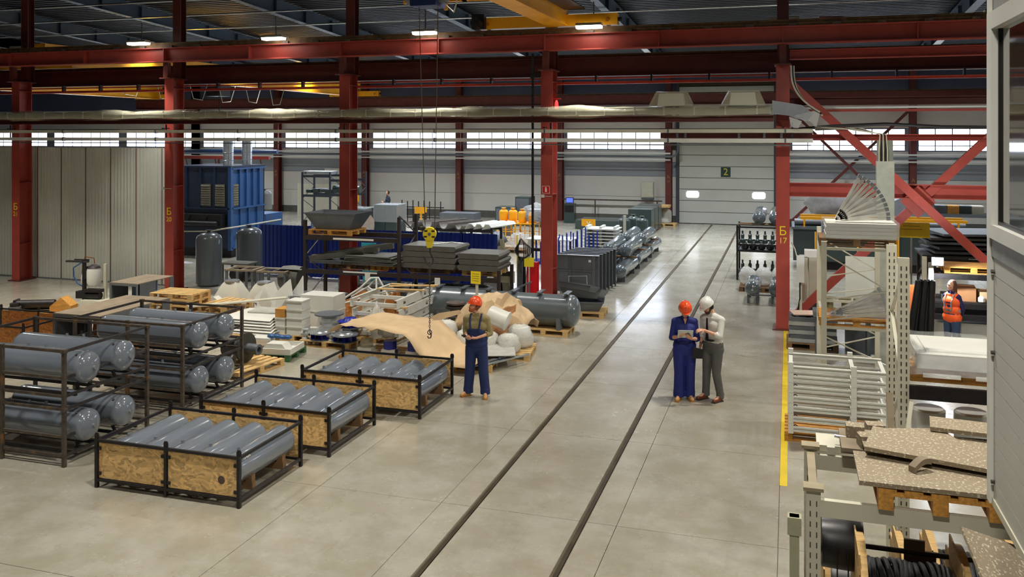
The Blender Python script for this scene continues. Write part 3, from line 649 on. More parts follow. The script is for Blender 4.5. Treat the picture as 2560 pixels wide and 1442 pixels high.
# pile of folded white sheet panels
pallet(-12.45, 18.0, 0, 0, 'left pallet under the folded sheet pile'); pallet(-11.6, 18.75, 0, R(90), 'right pallet under the folded sheet pile', 1.2, .8)
for k in range(6):
    x0 = -12.95 + .02 * (k % 3) + .1 * (k > 3); x1 = -11.35 - .04 * k; z = .15 + .055 * k
    solo('folded_sheet', b().strip([(17.65 + .05 * k, z), (17.8 + .05 * k, z + .055), (18.6 + .03 * k, z + .055), (18.95, z + .05)], x0, x1, 'x', .012), m_white if k % 2 else M('pale_grey_sheet', (180, 180, 172), .4, .1), 'folded pale sheet panel, %s from the bottom of the pile' % ['lowest', 'second', 'third', 'fourth', 'fifth', 'topmost'][k], 'panel', group='folded sheet panels')
solo('door_leaf_panel', b().box(-.5, .5, -.3, .3, 0, .03).box(-.36, .36, -.2, .2, .03, .034), M('pale_grey_sheet', (180, 180, 172), .4, .1), 'pale flat panel with a recessed field on top of the sheet pile', 'panel', (-12.0, 18.7, .50), .1)
solo('long_sheet', b().cb((0, 0, .0), (.2, 2.4, .03), 0), m_beige, 'long narrow pale strip leaning over the sheet pile', 'strip', (-13.1, 18.9, .62), -.75)
solo('flat_sheet', b().box(-.65, .65, -.4, .4, 0, .05), m_silver, 'shiny flat sheet pack on a board stack behind the sheet pile', 'panel', (-11.6, 20.2, .62), .05)
solo('sheet_stack', b().box(-.62, .62, -.38, .38, 0, .6), m_grey, 'grey sheet bundle under the shiny flat sheets', 'stack', (-11.6, 20.2, .01), .05)

# boxes
pallet(-11.0, 18.35, 0, 0, 'pallet under the white moulded boxes')
def tub(x, y, z, w, d_, h, lab, mt=None):
    t = thing('white_box', lab, 'box', (x, y, z), 0, 'white boxes on the pallet'); ob('body', b().box(-w / 2, w / 2, -d_ / 2, d_ / 2, 0, h - .03), mt or m_white, t); ob('lid_rim', b().box(-w / 2 - .012, w / 2 + .012, -d_ / 2 - .012, d_ / 2 + .012, h - .03, h), mt or m_white, t); return t
for k in range(4): tub(-10.95, 18.15, .146 + k * .20, .40, .38, .198, 'white moulded box in the tall pile, %s from the bottom' % ['lowest', 'second', 'third', 'topmost'][k])
for k in range(2): tub(-11.33, 18.15, .146 + k * .19, .26, .36, .188, 'small white box in the short pile, %s' % ['lower', 'upper'][k])
solo('orange_carton', b().box(-.13, .13, -.18, .18, 0, .2), m_woodo, 'orange-brown carton on the short pile of white boxes', 'box', (-11.33, 18.15, .527))
solo('large_white_box', b().box(-.45, .45, -.3, .3, 0, .9).box(-.46, .46, -.31, .31, .5, .53), m_white, 'large white carton standing behind the small white boxes', 'box', (-10.9, 19.2, 0))
solo('white_slab', b().cb((0, 0, .03), (.5, .7, .05), .3), m_white, 'white flat slab lying on the pallet right of the boxes', 'slab', (-10.65, 18.35, .15))

# wheel pallet
pallet(-9.97, 18.0, 0, 0, 'pallet with blue fan wheels', 1.25, .8)
def fan(x, y, z, lab, silver=True):
    t = thing('blue_fan', lab, 'fan', (x, y, z), 0, 'blue fan wheels')
    ob('lower_disc', b().cyl((0, 0, 0), (0, 0, .015), .29, 24), m_grey, t)
    for k in range(10):
        a = k * .628; ob('blade', b().cb((.2 * math.cos(a), .2 * math.sin(a), .075), (.16, .008, .12), a + .7), M('fan_blue', (34, 44, 150), .3, 0), t)
    ob('upper_disc', b().lathe([(.26, .135), (.30, .14), (.30, .155), (.2, .165), (.16, .2), (.08, .21), (.04, .2)] if silver else [(.28, .135), (.29, .15), (.18, .16), (.13, .22), (.06, .23)], (0, 0, 0), (0, 0, 1), 24), m_silver if silver else M('fan_blue', (34, 44, 150), .3, 0), t)
fan(-10.15, 17.85, .146, 'blue fan wheel with silver cover, left front on the pallet')
fan(-9.55, 17.8, .146, 'blue fan wheel with silver cover, right front on the pallet')
fan(-9.65, 18.25, .36, 'blue fan wheel with blue hub, raised behind the silver-covered ones', False)
solo('spacer_block', b().cyl((0, 0, 0), (0, 0, .205), .18, 12), m_grey, 'grey hub stub carrying the rear blue fan wheel', 'hub', (-9.65, 18.25, .15))
for i, (x, l_) in enumerate(((-10.52, 'left of the fan wheels'), (-9.86, 'between the two front fan wheels'))):
    t = thing('pipe_valve', 'grey cast valve standing %s' % l_, 'valve', (x, 17.74, .146), 0, 'grey valves on the fan pallet')
    ob('body', b().lathe([(.05, 0), (.08, 0), (.08, .02), (.045, .04), (.07, .12), (.045, .18), (.08, .2), (.08, .22), (.03, .23)], n=14), M('cast_grey', (170, 174, 176), .4, .2), t)
    ob('side_port', b().cyl((-.1, 0, .11), (.1, 0, .11), .04, 10), M('cast_grey', (170, 174, 176), .4, .2), t)
t = thing('ring_stack', 'stack of metal rings in clear film behind the fan wheels', 'rings', (-10.25, 18.35, .146))
for k, (r, z) in enumerate(((.24, 0), (.24, .1), (.22, .22), (.18, .33))): ob('ring', b().lathe([(r * .55, z), (r, z), (r, z + .05), (r * .55, z + .055)], n=22), m_silver, t)
ob('top_flange', b().lathe([(.12, .44), (.34, .45), (.34, .48), (.12, .5)], n=24), m_grey, t); ob('film_wrap', b().lathe([(.27, 0), (.29, .2), (.25, .42), (.1, .44)], n=14), m_film, t)
# orange board box with white tube frame
t = thing('board_box', 'open orange board box holding a white tube frame', 'box', (-10.1, 20.2, 0))
ob('side_board', b().box(-.62, .62, -.42, -.40, .1, .62), m_osb2, t); ob('side_board', b().box(-.62, .62, .40, .42, .1, .75), m_osb2, t)
ob('side_board', b().box(-.62, -.60, -.4, .4, .1, .6), m_osb2, t); ob('side_board', b().box(.60, .62, -.4, .4, .1, .8), m_osb2, t); ob('bottom', b().box(-.62, .62, -.42, .42, .02, .1), m_woodd, t)
t = thing('tube_frame', 'white bent tube frame piled over the orange board box', 'frame', (-10.15, 20.1, .0))
for p in ([(-.6, -.3, .62), (-.1, -.2, .95), (.15, -.1, 1.2), (.3, 0, 1.2), (.5, .1, .8)], [(-.5, .1, .66), (0, .1, .95), (.2, .1, 1.15), (.35, -.2, .7)], [(.1, -.2, 1.0), (.4, -.1, .75), (.45, -.3, .45), (.3, -.45, .42)], [(.35, .1, .95), (.6, -.1, .8), (.6, -.35, .5), (.45, -.5, .45)], [(-.4, -.4, .6), (.2, -.35, .8), (.6, -.2, .9)]):
    ob('tube', b().tube(p, .026), m_white, t)

# stack of white channel frames on timber
FX0, FX1, FY0, FY1 = -9.68, -8.5, 18.3, 20.4
pallet(-9.1, 18.9, 0, R(90), 'front pallet under the white channel frames', 1.1, .9); pallet(-9.1, 20.0, 0, R(90), 'rear pallet under the white channel frames', 1.0, .9)
def chan(sgn, z, y0, y1):      # channel rail with slot holes built from pieces
    q = b(); h = .19; q.box(-.006, .006, y0, y1, z, z + .045).box(-.006, .006, y0, y1, z + h - .045, z + h)
    ys_ = [y0, y0 + .35, y0 + .50, y0 + 1.55, y0 + 1.70, y1]
    for i in (0, 2, 4): q.box(-.006, .006, ys_[i], ys_[i + 1], z + .045, z + h - .045)
    q.box(min(0, -sgn * .06), max(0, -sgn * .06), y0, y1, z + h - .008, z + h).box(min(0, -sgn * .06), max(0, -sgn * .06), y0, y1, z, z + .008); return q
for k in range(4):
    z = .15 + k * .225; off = (.04, -.03, .05, 0)[k]
    t = thing('channel_frame', 'white frame of slotted channels, %s' % ['lowest of the stack', 'second from the bottom of the stack', 'third from the bottom of the stack', 'topmost of the stack'][k], 'frame', (0, 0, 0), 0, 'stack of white channel frames')
    for sgn, x in ((1, FX1 + off), (-1, FX0 + off)):
        me = chan(sgn, z, FY0, FY1); ob('side_channel', me, m_white, t, (x, 0, 0))
    for y in (FY0 + .1, FY0 + 1.0, FY1 - .15): ob('cross_member', b().box(FX0 + off + .01, FX1 + off - .01, y - .03, y + .03, z + .02, z + .10), m_white, t)
    if k < 3: solo('timber_batten', b().box(FX0 - .1, FX1 + .12, FY0 + .25, FY0 + .35, z + .191, z + .224), m_wood, 'timber batten between white channel frames, %s gap from the floor' % ORD[k], 'batten', group='battens in the white frame stack')
for i, (a, y) in enumerate(((.1, 19.6), (-.05, 20.1), (.4, 19.9))): solo('timber_batten', b().cb((-9.0 + .1 * i, y, 1.035 + .026 * i), (1.2, .09, .025), a), m_wood, 'timber board lying on top of the white channel frames, %s' % ['front', 'rear', 'slanting'][i], 'board', group='boards on the white frame stack')
def blob(name, c, d, mat, lab, cat, sd=1, am=.12, fr_=3, grp=None, n=22, flat=True):
    rr_ = random.Random(sd); ph = rr_.random() * 50
    def f(u, v):
        a = 2 * math.pi * u; e = math.pi * (.001 + .998 * v); p = Vector((math.sin(e) * math.cos(a), math.sin(e) * math.sin(a), math.cos(e)))
        k = 1 + am * noise.noise(p * fr_ + Vector((ph, 0, 0))) * 2
        q = Vector((p.x * d[0], p.y * d[1], p.z * d[2])) * k
        if flat and q.z < -d[2] * .85: q.z = -d[2] * .85
        return q
    return solo(name, b().grid(f, n, n // 2), mat, lab, cat, c, 0, grp, 70)
blob('wrapped_bundle', (-8.95, 18.2, .50), (.17, .2, .40), m_filmw, 'crumpled clear plastic bundle leaning at the front of the white frames', 'bundle', 3, .25)
blob('wrapped_bundle', (-8.62, 18.05, .42), (.2, .16, .22), m_filmw, 'bulky white plastic bundle right of the crumpled one', 'bundle', 5, .2)

# cast valve on small pallet behind the man
pallet(-7.55, 19.3, 0, R(90), 'small pallet under the black cast valve', 1.0, .7, m_woodd)
t = thing('cast_valve', 'large black cast valve with a flange, left of the standing man', 'valve', (-7.5, 19.4, .146))
ob('body', b().lathe([(.1, 0), (.22, .02), (.25, .06), (.14, .12), (.22, .26), (.2, .38), (.12, .46), (.13, .55), (.24, .56), (.24, .62), (.08, .64)], n=22), M('cast_black', (54, 50, 46), .5, .3), t)
ob('side_port', b().cyl((-.32, 0, .28), (.32, 0, .28), .11, 16).cyl((-.34, 0, .28), (-.30, 0, .28), .17, 16), M('cast_black', (54, 50, 46), .5, .3), t)
ob('top_disc', b().cyl((0, 0, .66), (0, 0, .70), .22, 20), m_rust, t)

# kraft paper heaps
def sheetfn(name, fn, nu, nv, mat, lab, thick=.004, cat='paper'):
    q = b().grid(fn, nu, nv); me = q.mesh(name, 25); o = ob(name, me, mat); tag(o, lab, cat)
    s_ = o.modifiers.new('t', 'SOLIDIFY'); s_.thickness = thick; return o
pallet(-8.1, 17.25, 0, 0, 'left pallet under the big kraft paper sheet', 1.2, 1.0); pallet(-6.55, 17.2, 0, R(5), 'right pallet under the big kraft paper sheet', 1.6, 1.0)
def kf(u, v):
    x = -9.35 + 3.35 * u + .25 * v; y = 16.35 + 1.45 * v + .3 * (1 - u)
    if u < .08: z = .80 - 2.2 * (.08 - u)
    elif u < .55: z = .80 - .12 * (u - .08)
    elif u < .72: z = .74 - 2.9 * (u - .55)
    else: z = .25 - .15 * (u - .72)
    z += (.09 * noise.noise(Vector((u * 5, v * 3, 2))) + .07 * noise.noise(Vector((u * 17, v * 9, 5))))
    if v < .12 and u > .6: z -= (.12 - v) * .9
    return (x, y, max(z, .17 if u > .7 else .03))
sheetfn('kraft_sheet', kf, 22, 9, m_kraft, 'large tan kraft paper sheet draped over a pallet behind the standing man')
solo('grey_board', b().cb((0, 0, 0), (1.0, .8, .015), .35, R(4)), M('pale_grey_board', (176, 176, 170), .6), 'pale grey flat board beside the kraft paper, right of the man', 'board', (-5.95, 17.45, .29))
for i in range(4):
    solo('cut_bracket', b().prism([(-.3, 0), (.25, -.06), (.42, .02), (.3, .1), (.0, .12), (-.2, .07)], 0, .012, 'z'), m_grey, 'flat grey cut bracket on the pallet edge, %s from the front' % ORD[i], 'bracket', (-5.85 + .08 * i, 16.75 + .2 * i, .16 + .02 * i), .9 + .2 * i, 'flat grey brackets')
solo('angle_bar', b().bar((-5.9, 16.6, .17), (-5.2, 17.7, .20), .05, .03), m_silver, 'bright metal angle bar sticking out beside the kraft pallet', 'bar')
for i, (x, l_) in enumerate(((-8.6, 'leftmost'), (-8.05, 'middle'), (-7.5, 'rightmost'))):
    t = thing('white_casting', 'white machine base under the kraft paper edge, %s' % l_, 'machine part', (x, 17.0, .146), .1 * i, 'machine bases under the kraft paper')
    ob('foot_plate', b().box(-.2, .2, -.16, .16, 0, .05).box(-.16, .16, -.12, .12, .05, .13), m_white, t); ob('hub', b().cyl((0, 0, .13), (0, 0, .3), .14, 14), M('fan_blue', (34, 44, 150), .3, 0) if i else m_filmg, t)
solo('orange_rag', b().ell((0, 0, .06), (.16, .1, .07)), m_woodo, 'small orange-brown wrapped lump left of the kraft pallet front', 'lump', (-8.98, 16.75, .02))

def kr2(u, v):
    x = -7.35 + 1.75 * u; a = math.pi * (.05 + .9 * v); hh = .42 + .55 * math.sin(math.pi * min(1, max(0, (u * 1.05)))) ** .7
    r = .55; y = 19.25 - r * math.cos(a); z = .16 + hh * math.sin(a) ** .6
    n_ = .10 * noise.noise(Vector((u * 4, v * 5, 9))) + .16 * abs(noise.noise(Vector((u * 9, v * 10, 1))))
    return (x + n_, y - n_, max(.15, z + n_))
pallet(-6.5, 19.3, 0, 0, 'pallet under the crumpled kraft paper', 1.4, 1.0, m_woodd)
sheetfn('kraft_heap', kr2, 16, 12, m_kraft, 'crumpled tan kraft paper heaped up behind the standing man')
def kr3(u, v):
    x = -6.85 + 1.0 * u; y = 18.72 + .25 * v - .25 * math.sin(3 * u); z = .45 + .42 * v + .12 * math.sin(6 * u + 2 * v) + .08 * noise.noise(Vector((u * 6, v * 6, 3)))
    return (x, y, z)
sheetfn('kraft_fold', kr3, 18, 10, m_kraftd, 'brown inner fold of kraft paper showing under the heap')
solo('kraft_corner', b().prism([(-.5, 0), (.1, .3), (.5, .42), (.45, .5), (-.02, .42), (-.48, .2)], 0, .01, 'y'), m_kraft, 'pointed tan paper corner sticking out left of the man', 'paper', (-7.55, 18.55, .33), .2)

# wrapped white pots on two pallets
pallet(-5.95, 18.3, 0, R(8), 'right pallet under the wrapped white pots', 1.3, 1.1); pallet(-7.35, 18.15, 0, R(4), 'left pallet under the wrapped white pots', 1.2, .9)
for i, (x, y, z, r, l_) in enumerate(((-7.75, 18.15, .36, .25, 'far left of the man'), (-7.28, 17.98, .34, .24, 'left of the man, in front'), (-7.35, 18.45, .42, .24, 'left of the man, behind'), (-6.70, 18.0, .35, .23, 'just right of the man'),
                              (-6.75, 18.5, .42, .23, 'right of the man, behind'), (-6.2, 17.95, .35, .24, 'in the middle of the right pallet'), (-5.72, 17.95, .34, .23, 'at the front right corner of the pallet'),
                              (-5.65, 18.5, .38, .28, 'at the rear right corner of the pallet'))):
    t = thing('wrapped_pot', 'white pot in clear film, %s' % l_, 'pot', (x, y, z - r * .85 + .005), .3 * i, 'wrapped white pots')
    ob('pot_body', b().lathe([(.02, .0), (r * .7, .02), (r * .93, .1), (r * .95, r * 1.1), (r * .75, r * 1.55), (r * .2, r * 1.68)], n=20), m_white, t)
    def wf_(u, v, r=r, i=i):
        a = 2 * math.pi * u; k = 1 + .16 * noise.noise(Vector((math.cos(a) * 2 + i, math.sin(a) * 2, v * 4)))
        pr = [(.8, -.0), (1.02, .15), (1.08, .8), (.9, 1.45), (.3, 1.75)]; q = v * 3.999; j = int(q); f = q - j
        rr = (pr[j][0] * (1 - f) + pr[j + 1][0] * f) * r * k; return (rr * math.cos(a), rr * math.sin(a), (pr[j][1] * (1 - f) + pr[j + 1][1] * f) * r * (1 if k < 1 else 1.02))
    ob('film_wrap', b().grid(wf_, 24, 12), m_filmw, t, ang=70)
t = thing('white_pail', 'white drum lying tilted on the wrapped pots, right of the man', 'drum', (-6.05, 18.25, .80))
ob('drum', b().cyl((-.2, .02, .06), (.2, -.02, -.06), .2, 26), m_white, t); ob('rim', b().cyl((.185, -.02, -.055), (.215, -.02, -.065), .213, 26), m_white, t); ob('bung', b().cyl((.215, -.02, .03), (.235, -.02, .025), .03, 10), m_white, t)

# green and white pallet, flanged valve pallet
pallet(-10.75, 16.65, 0, R(8), 'green painted pallet with white trays', 1.3, .9, m_green)
for i, (x, y, z, w, d_, l_) in enumerate(((-10.55, 16.6, .146, .95, .75, 'lower'), (-11.1, 16.95, .146, .3, .4, 'left'))):
    t = thing('white_tray', 'white slotted tray on the green pallet, the %s one' % l_, 'tray', (x, y, z), R(8), 'white trays')
    ob('tray_body', b().box(-w / 2, w / 2, -d_ / 2, d_ / 2, 0, .03).box(-w / 2, w / 2, -d_ / 2, -d_ / 2 + .03, .03, .12).box(-w / 2, w / 2, d_ / 2 - .03, d_ / 2, .03, .12).box(-w / 2, -w / 2 + .03, -d_ / 2 + .03, d_ / 2 - .03, .03, .12).box(w / 2 - .03, w / 2, -d_ / 2 + .03, d_ / 2 - .03, .03, .12), m_white, t)
solo('white_cover', b().prism([(-.3, 0), (.3, 0), (.18, .15), (-.18, .15)], -.15, .15, 'y'), m_white, 'white trapezoid cover standing in the slotted tray', 'cover', (-10.5, 16.55, .18), .1)
solo('white_cover', b().box(-.22, .22, -.15, .15, 0, .14), m_white, 'white box cover at the rear left of the green pallet', 'cover', (-11.12, 16.95, .182), .1)
solo('blue_cloth', (lambda q: [q.ell((-.2 + .13 * k, .03 * (k % 2), .05), (.1, .07, .05)) for k in range(4)] and q)(b()), m_mblue, 'crumpled blue cloth on the green pallet', 'cloth', (-10.7, 16.95, .30))
solo('grey_cloth', b().cb((0, 0, 0), (.4, .25, .05), .2, R(14)), m_dust, 'grey-brown board piece leaning between the covers', 'board', (-10.93, 16.5, .28))
pallet(-10.55, 15.5, 0, R(80), 'pine pallet under the flanged pipe fitting', 1.3, .85)
m_cast = M('cast_dark_grey', (72, 72, 68), .5, .35)
t = thing('pipe_fitting', 'large dark flanged pipe tee on the pine pallet', 'pipe fitting', (-10.7, 15.55, .09), R(-5))
ob('tee_body', b().cyl((-.28, 0, .36), (.1, 0, .36), .2, 24).cyl((-.1, 0, .36), (-.1, -.26, .36), .15, 20), m_cast, t)
ob('flange', b().lathe([(.14, 0), (.30, 0), (.30, .05), (.14, .055)], (.08, 0, .36), (1, 0, .36), 28), m_cast, t); ob('flange', b().lathe([(.1, 0), (.2, 0), (.2, .04), (.1, .045)], (-.1, -.25, .36), (-.1, -1, .36), 24), m_cast, t)
ob('stub_pipe', b().lathe([(.05, 0), (.11, 0), (.11, .3), (.06, .3), (.06, .0)], (.14, 0, .34), (1, 0, .34), 18), m_grey, t)
t = thing('pipe_fitting', 'small dark pipe tee on the pallet left of the large one', 'pipe fitting', (-10.85, 15.0, .146), .3)
ob('tee_body', b().cyl((-.3, 0, .13), (.3, 0, .13), .1, 18).cyl((0, 0, .13), (.05, -.22, .13), .08, 14), m_cast, t); ob('flange', b().cyl((.26, 0, .13), (.30, 0, .13), .14, 18), m_cast, t)
# ---------------------------------------------------------------- large vessels, racks and goods of the middle
def vessel(x0, x1, y, z, r, lab, pal):
    t = thing('large_vessel', lab, 'vessel', (0, 0, 0), 0, 'large dark vessels')
    ob('shell', b().tank((x0, y, z), (x1, y, z), r, 36, .55), m_tankd, t)
    L = x1 - x0
    for k in range(pal):
        x = x0 + L * (k + .5) / pal; ob('saddle_bracket', b().box(x - .02, x + .02, y - .16, y + .16, z + r - .02, z + r + .05).cb((x + .02, y, z + r + .055), (.12, .46, .02), 0), m_tankd, t)
    for x in (x0 + .45, x1 - .45): ob('foot', b().box(x - .06, x + .06, y - r * .7, y + r * .7, z - r - .02, z - r * .62).box(x - .05, x + .05, y - r - .0, y - r + .1, z - r - .02, z - r * .3), m_grey, t)
    return t
pallet(-5.6, 20.65, 0, 0, 'pallet under the right end of the long dark vessel', 1.2, .8); pallet(-8.0, 20.65, 0, 0, 'pallet under the left end of the long dark vessel', 1.2, .8)
vessel(-8.75, -4.78, 20.65, .55, .38, 'long dark grey pressure vessel lying behind the kraft paper', 6)
vessel(-9.4, -7.35, 21.75, .52, .34, 'shorter dark vessel under the rack shelf behind the long one', 3)

RX = (-12.58, -9.78, -7.02)
def rack(name, lab, xs_, y0, y1, zt, beams, mat, pw=.08, dz=0, boards=False):
    t = thing(name, lab, 'rack')
    for i, x in enumerate(xs_):
        for y in (y0, y1): ob('upright', b().box(x - pw / 2, x + pw / 2, y - .04, y + .04, 0, zt[i] if isinstance(zt, (list, tuple)) else zt), mat, t)
        zt_ = zt[i] if isinstance(zt, (list, tuple)) else zt; z = .3; s_ = 0
        while z < zt_ - .5:
            a, c = ((y0, y1) if s_ % 2 == 0 else (y1, y0)); ob('diagonal', b().bar((x, a + .03 * (1 if a < c else -1), z), (x, c, z + .55), .03, .02), mat, t); z += .6; s_ += 1
    for i0, i1, z in beams:
        for y in (y0 - .02, y1 + .02): ob('shelf_beam', b().box(xs_[i0] + pw / 2, xs_[i1] - pw / 2, y - .025, y + .025, z - .12, z), mat, t)
    return t
m_rackd = M('dark_brown_rack', (52, 44, 42), .5, .1, .15, 6)
rk = rack('pallet_rack', 'dark brown pallet rack with grey sheet goods in mid hall', RX, 21.2, 22.3, (2.47, 2.62, 1.35), [(0, 1, 2.06), (0, 1, 1.15), (1, 2, 1.15)], m_rackd)
ob('label_strip', b().box(-11.7, -10.5, 21.148, 21.154, 1.97, 2.02), m_paperw, rk); ob('label_strip', b().box(-11.4, -10.4, 21.148, 21.154, 1.10, 1.14), m_paperw, rk)
ob('paper_label', b().box(-10.75, -10.6, 21.14, 21.147, .92, 1.1), m_paperw, rk); ob('paper_label', b().box(-8.75, -8.6, 21.14, 21.147, .85, 1.09), m_paperw, rk)
# trough on top
pallet(-11.9, 21.75, 2.062, 0, 'pallet under the grey trough on the top shelf', 1.3, .9, m_woodo)
def trough(x, y, z, w, d_, h, fl_, lab, mat, rz=0, rx=0):
    t = thing('sheet_trough', lab, 'trough', (x, y, z), rz); t.rotation_euler = (rx, 0, rz)
    W0, D0, W1, D1 = w / 2, d_ / 2, w / 2 + fl_, d_ / 2 + fl_ * .7; k = .015
    vs = [(-W0, -D0, 0), (W0, -D0, 0), (W0, D0, 0), (-W0, D0, 0), (-W1, -D1, h), (W1, -D1, h), (W1, D1, h), (-W1, D1, h),
          (-W0 + k, -D0 + k, k), (W0 - k, -D0 + k, k), (W0 - k, D0 - k, k), (-W0 + k, D0 - k, k), (-W1 + k, -D1 + k, h), (W1 - k, -D1 + k, h), (W1 - k, D1 - k, h), (-W1 + k, D1 - k, h)]
    fs = [(3, 2, 1, 0), (8, 9, 10, 11)] + [(i, (i + 1) % 4, 4 + (i + 1) % 4, 4 + i) for i in range(4)] + [(8 + (i + 1) % 4, 8 + i, 12 + i, 12 + (i + 1) % 4) for i in range(4)] + [(4 + i, 4 + (i + 1) % 4, 12 + (i + 1) % 4, 12 + i) for i in range(4)]
    ob('trough_shell', b().add(vs, fs), mat, t); ob('rim_lip', b().box(-W1, W1, -D1 - .01, -D1 + .004, h - .03, h + .004), mat, t)
    ob('side_rib', b().bar((W0 + fl_ * .35, -D0 * .8, h * .45), (W0 + fl_ * .35, D0 * .8, h * .45), .03, .02), mat, t); return t
trough(-11.85, 21.75, 2.208, 1.0, .7, .46, .28, 'grey flared sheet trough on a pallet at the top of the dark rack', m_grey)
pallet(-11.35, 21.75, 1.152, 0, 'pallet under the thin sheets on the middle shelf, left bay', 1.2, .8, m_woodd); pallet(-10.45, 21.75, 1.152, R(0), 'orange pallet at the right end of the left bay shelf', .5, .8, m_woodo)
for k in range(7):
    x = -10.75 + .03 * (k % 2); solo('steel_sheet', b().cb((x, 21.75, 1.31 + .036 * k), (1.55 - .04 * k, .95, .025), .04 * (k % 3 - 1)), m_dgrey, 'dark steel sheet in the left bay pile, %s' % ['lowest', 'second up', 'third up', 'fourth up', 'fifth up', 'sixth up', 'topmost'][k], 'sheet', group='dark sheets in the left rack bay')
for k in range(3): solo('steel_sheet', b().cb((-12.0, 21.72, 1.31 + .03 * k), (.95, .95, .02), .03 * k), m_grey, 'grey steel sheet at the left end of the middle shelf, %s' % ['lowest', 'middle', 'topmost'][k], 'sheet', group='grey sheets at the shelf end')
for k, (dy, a, l_) in enumerate(((-.25, .25, 'front'), (.05, .18, 'middle'), (.32, .3, 'rear'))):
    o = solo('folded_channel', b().strip([(-.16, .16), (-.1, 0), (.1, 0), (.16, .16)], -.75, .75, 'x', .008), m_dgrey, 'dark folded channel lying slanted on the middle shelf, %s' % l_, 'channel', (-11.75 + .3 * k, 21.75 + dy, 1.44 + .05 * k), a, 'folded channels on the shelf'); o.rotation_euler = (0, R(-8), a)
for i, (x, w, n, l_, mm) in enumerate(((-8.98, 1.5, 4, 'left', m_woodd), (-7.6, 1.1, 3, 'right', m_wood))):
    pallet(x, 21.75, 1.152, 0, 'pallet under the %s sheet stack on the right bay shelf' % l_, 1.1 if i == 0 else .95, .8, mm)
    for k in range(n):
        h = .15; z = 1.298 + k * h
        q = b().prism([(-w / 2 + .03, 0), (w / 2 - .03, 0), (w / 2 + .02 - .0, .09), (w / 2 - .02, h - .012), (-w / 2 + .02, h - .012), (-w / 2 - .02, .09)], -.5, .5, 'y')
        solo('sheet_stack', q, m_dgrey, 'dark folded sheet pack in the %s stack on the rack, %s' % (l_, ['lowest', 'second', 'third', 'topmost'][k] if n == 4 else ['lowest', 'middle', 'topmost'][k]), 'sheet pack', (x + .02 * (k % 2), 21.75, z), .02 * (k % 3 - 1), 'folded sheet packs on the %s stack' % l_)
solo('loose_strap', b().tube([(-9.1, 21.4, 1.905), (-8.8, 21.5, 1.93), (-8.5, 21.7, 1.95), (-8.2, 21.8, 1.92)], .02), m_silver, 'pale twisted strap lying on the left sheet stack', 'strap')
# scrap below
for k in range(7):
    r_ = random.Random(k); o = solo('scrap_channel', b().strip([(-.09, .12), (-.09, 0), (.09, 0), (.09, .12)], -.9, .9 - .2 * (k % 3), 'x', .008), m_black if k % 2 else m_dgrey, 'dark scrap channel in the heap under the rack, %s from the left' % ['first', 'second', 'third', 'fourth', 'fifth', 'sixth', 'seventh'][k], 'channel', (-12.0 + .33 * k, 20.95 + .25 * (k % 3), .12 + .1 * (k % 4)), .5 - .12 * k, 'dark scrap channels under the rack'); o.rotation_euler = (R(10 * (k % 3)), R(-9 - 3 * (k % 3)), .5 - .1 * k)
t = thing('grinder_machine', 'rounded grey machine casing beyond the left rack post', 'machine', (-13.45, 22.0, 0))
ob('casing', b().lathe([(.05, -.3), (.33, -.3), (.36, 0), (.33, .3), (.05, .3)], (0, 0, .72), (1, 0, .72), 20), m_dgrey, t); ob('stand', b().prism([(-.3, 0), (.3, 0), (.16, .5), (-.16, .5)], -.2, .2, 'y'), m_dgrey, t)
solo('metal_plate', b().cb((0, 0, .22), (.6, .02, .5), .3, R(20)), m_grey, 'tilted grey plate on the floor left of the rack', 'plate', (-13.3, 21.0, .02))
for i, (x, l_) in enumerate(((-14.9, 'left'), (-13.85, 'right'))):
    t = thing('steel_table', 'bare steel work frame behind the white funnels, %s' % l_, 'frame', (x, 21.8, 0), .1, 'bare steel work frames')
    for a in (-.4, .4):
        for c in (-.3, .3): ob('leg', b().box(a - .03, a + .03, c - .03, c + .03, 0, .92), m_grey, t)
    ob('top_frame', b().box(-.45, .45, -.35, -.28, .92, .97).box(-.45, .45, .28, .35, .92, .97).box(-.45, -.38, -.28, .28, .92, .97).box(.38, .45, -.28, .28, .92, .97).box(-.02, .02, -.28, .28, .93, .96), m_dust, t)
solo('blue_panel_strip', b().strip([(0, 0), (.05, .02), (.1, 0)], 0, 1.2, 'x', .01), m_dgrey, 'grey-green slat lying across the steel frame top', 'slat', (-14.2, 21.7, 1.0), .0)

for i, (x, y, r_, h) in enumerate(((-12.6, 23.6, .25, .4), (-11.6, 24.4, .3, .3), (-10.8, 23.4, .22, .5), (-10.1, 24.3, .32, .35), (-9.2, 23.6, .28, .45), (-8.6, 24.6, .3, .4), (-13.2, 24.8, .3, .55))):
    t = thing('dark_casting', 'dark round casting on the floor behind the rack, %s from the left' % ['second', 'third', 'fourth', 'fifth', 'sixth', 'seventh', 'first'][i], 'casting', (x, y, 0), .3 * i, 'dark castings behind the rack')
    ob('body', b().lathe([(r_ * .6, 0), (r_, .03), (r_, h * .5), (r_ * .7, h * .7), (r_ * .7, h), (r_ * .3, h)], n=18), m_gcab, t); ob('flange', b().cyl((0, -r_ * 1.15, h * .4), (0, -r_ * .9, h * .4), r_ * .5, 16), m_dgrey, t)
for i in range(3):
    solo('dark_sheet_pile', b().cb((0, 0, .06), (1.5, .8, .10), .2 * i), m_dgrey, 'dark sheet pile lying on the floor behind the rack, %s' % ['left', 'middle', 'right'][i], 'sheets', (-12.2 + 1.6 * i, 25.3, 0.012), 0, 'dark sheet piles behind the rack')
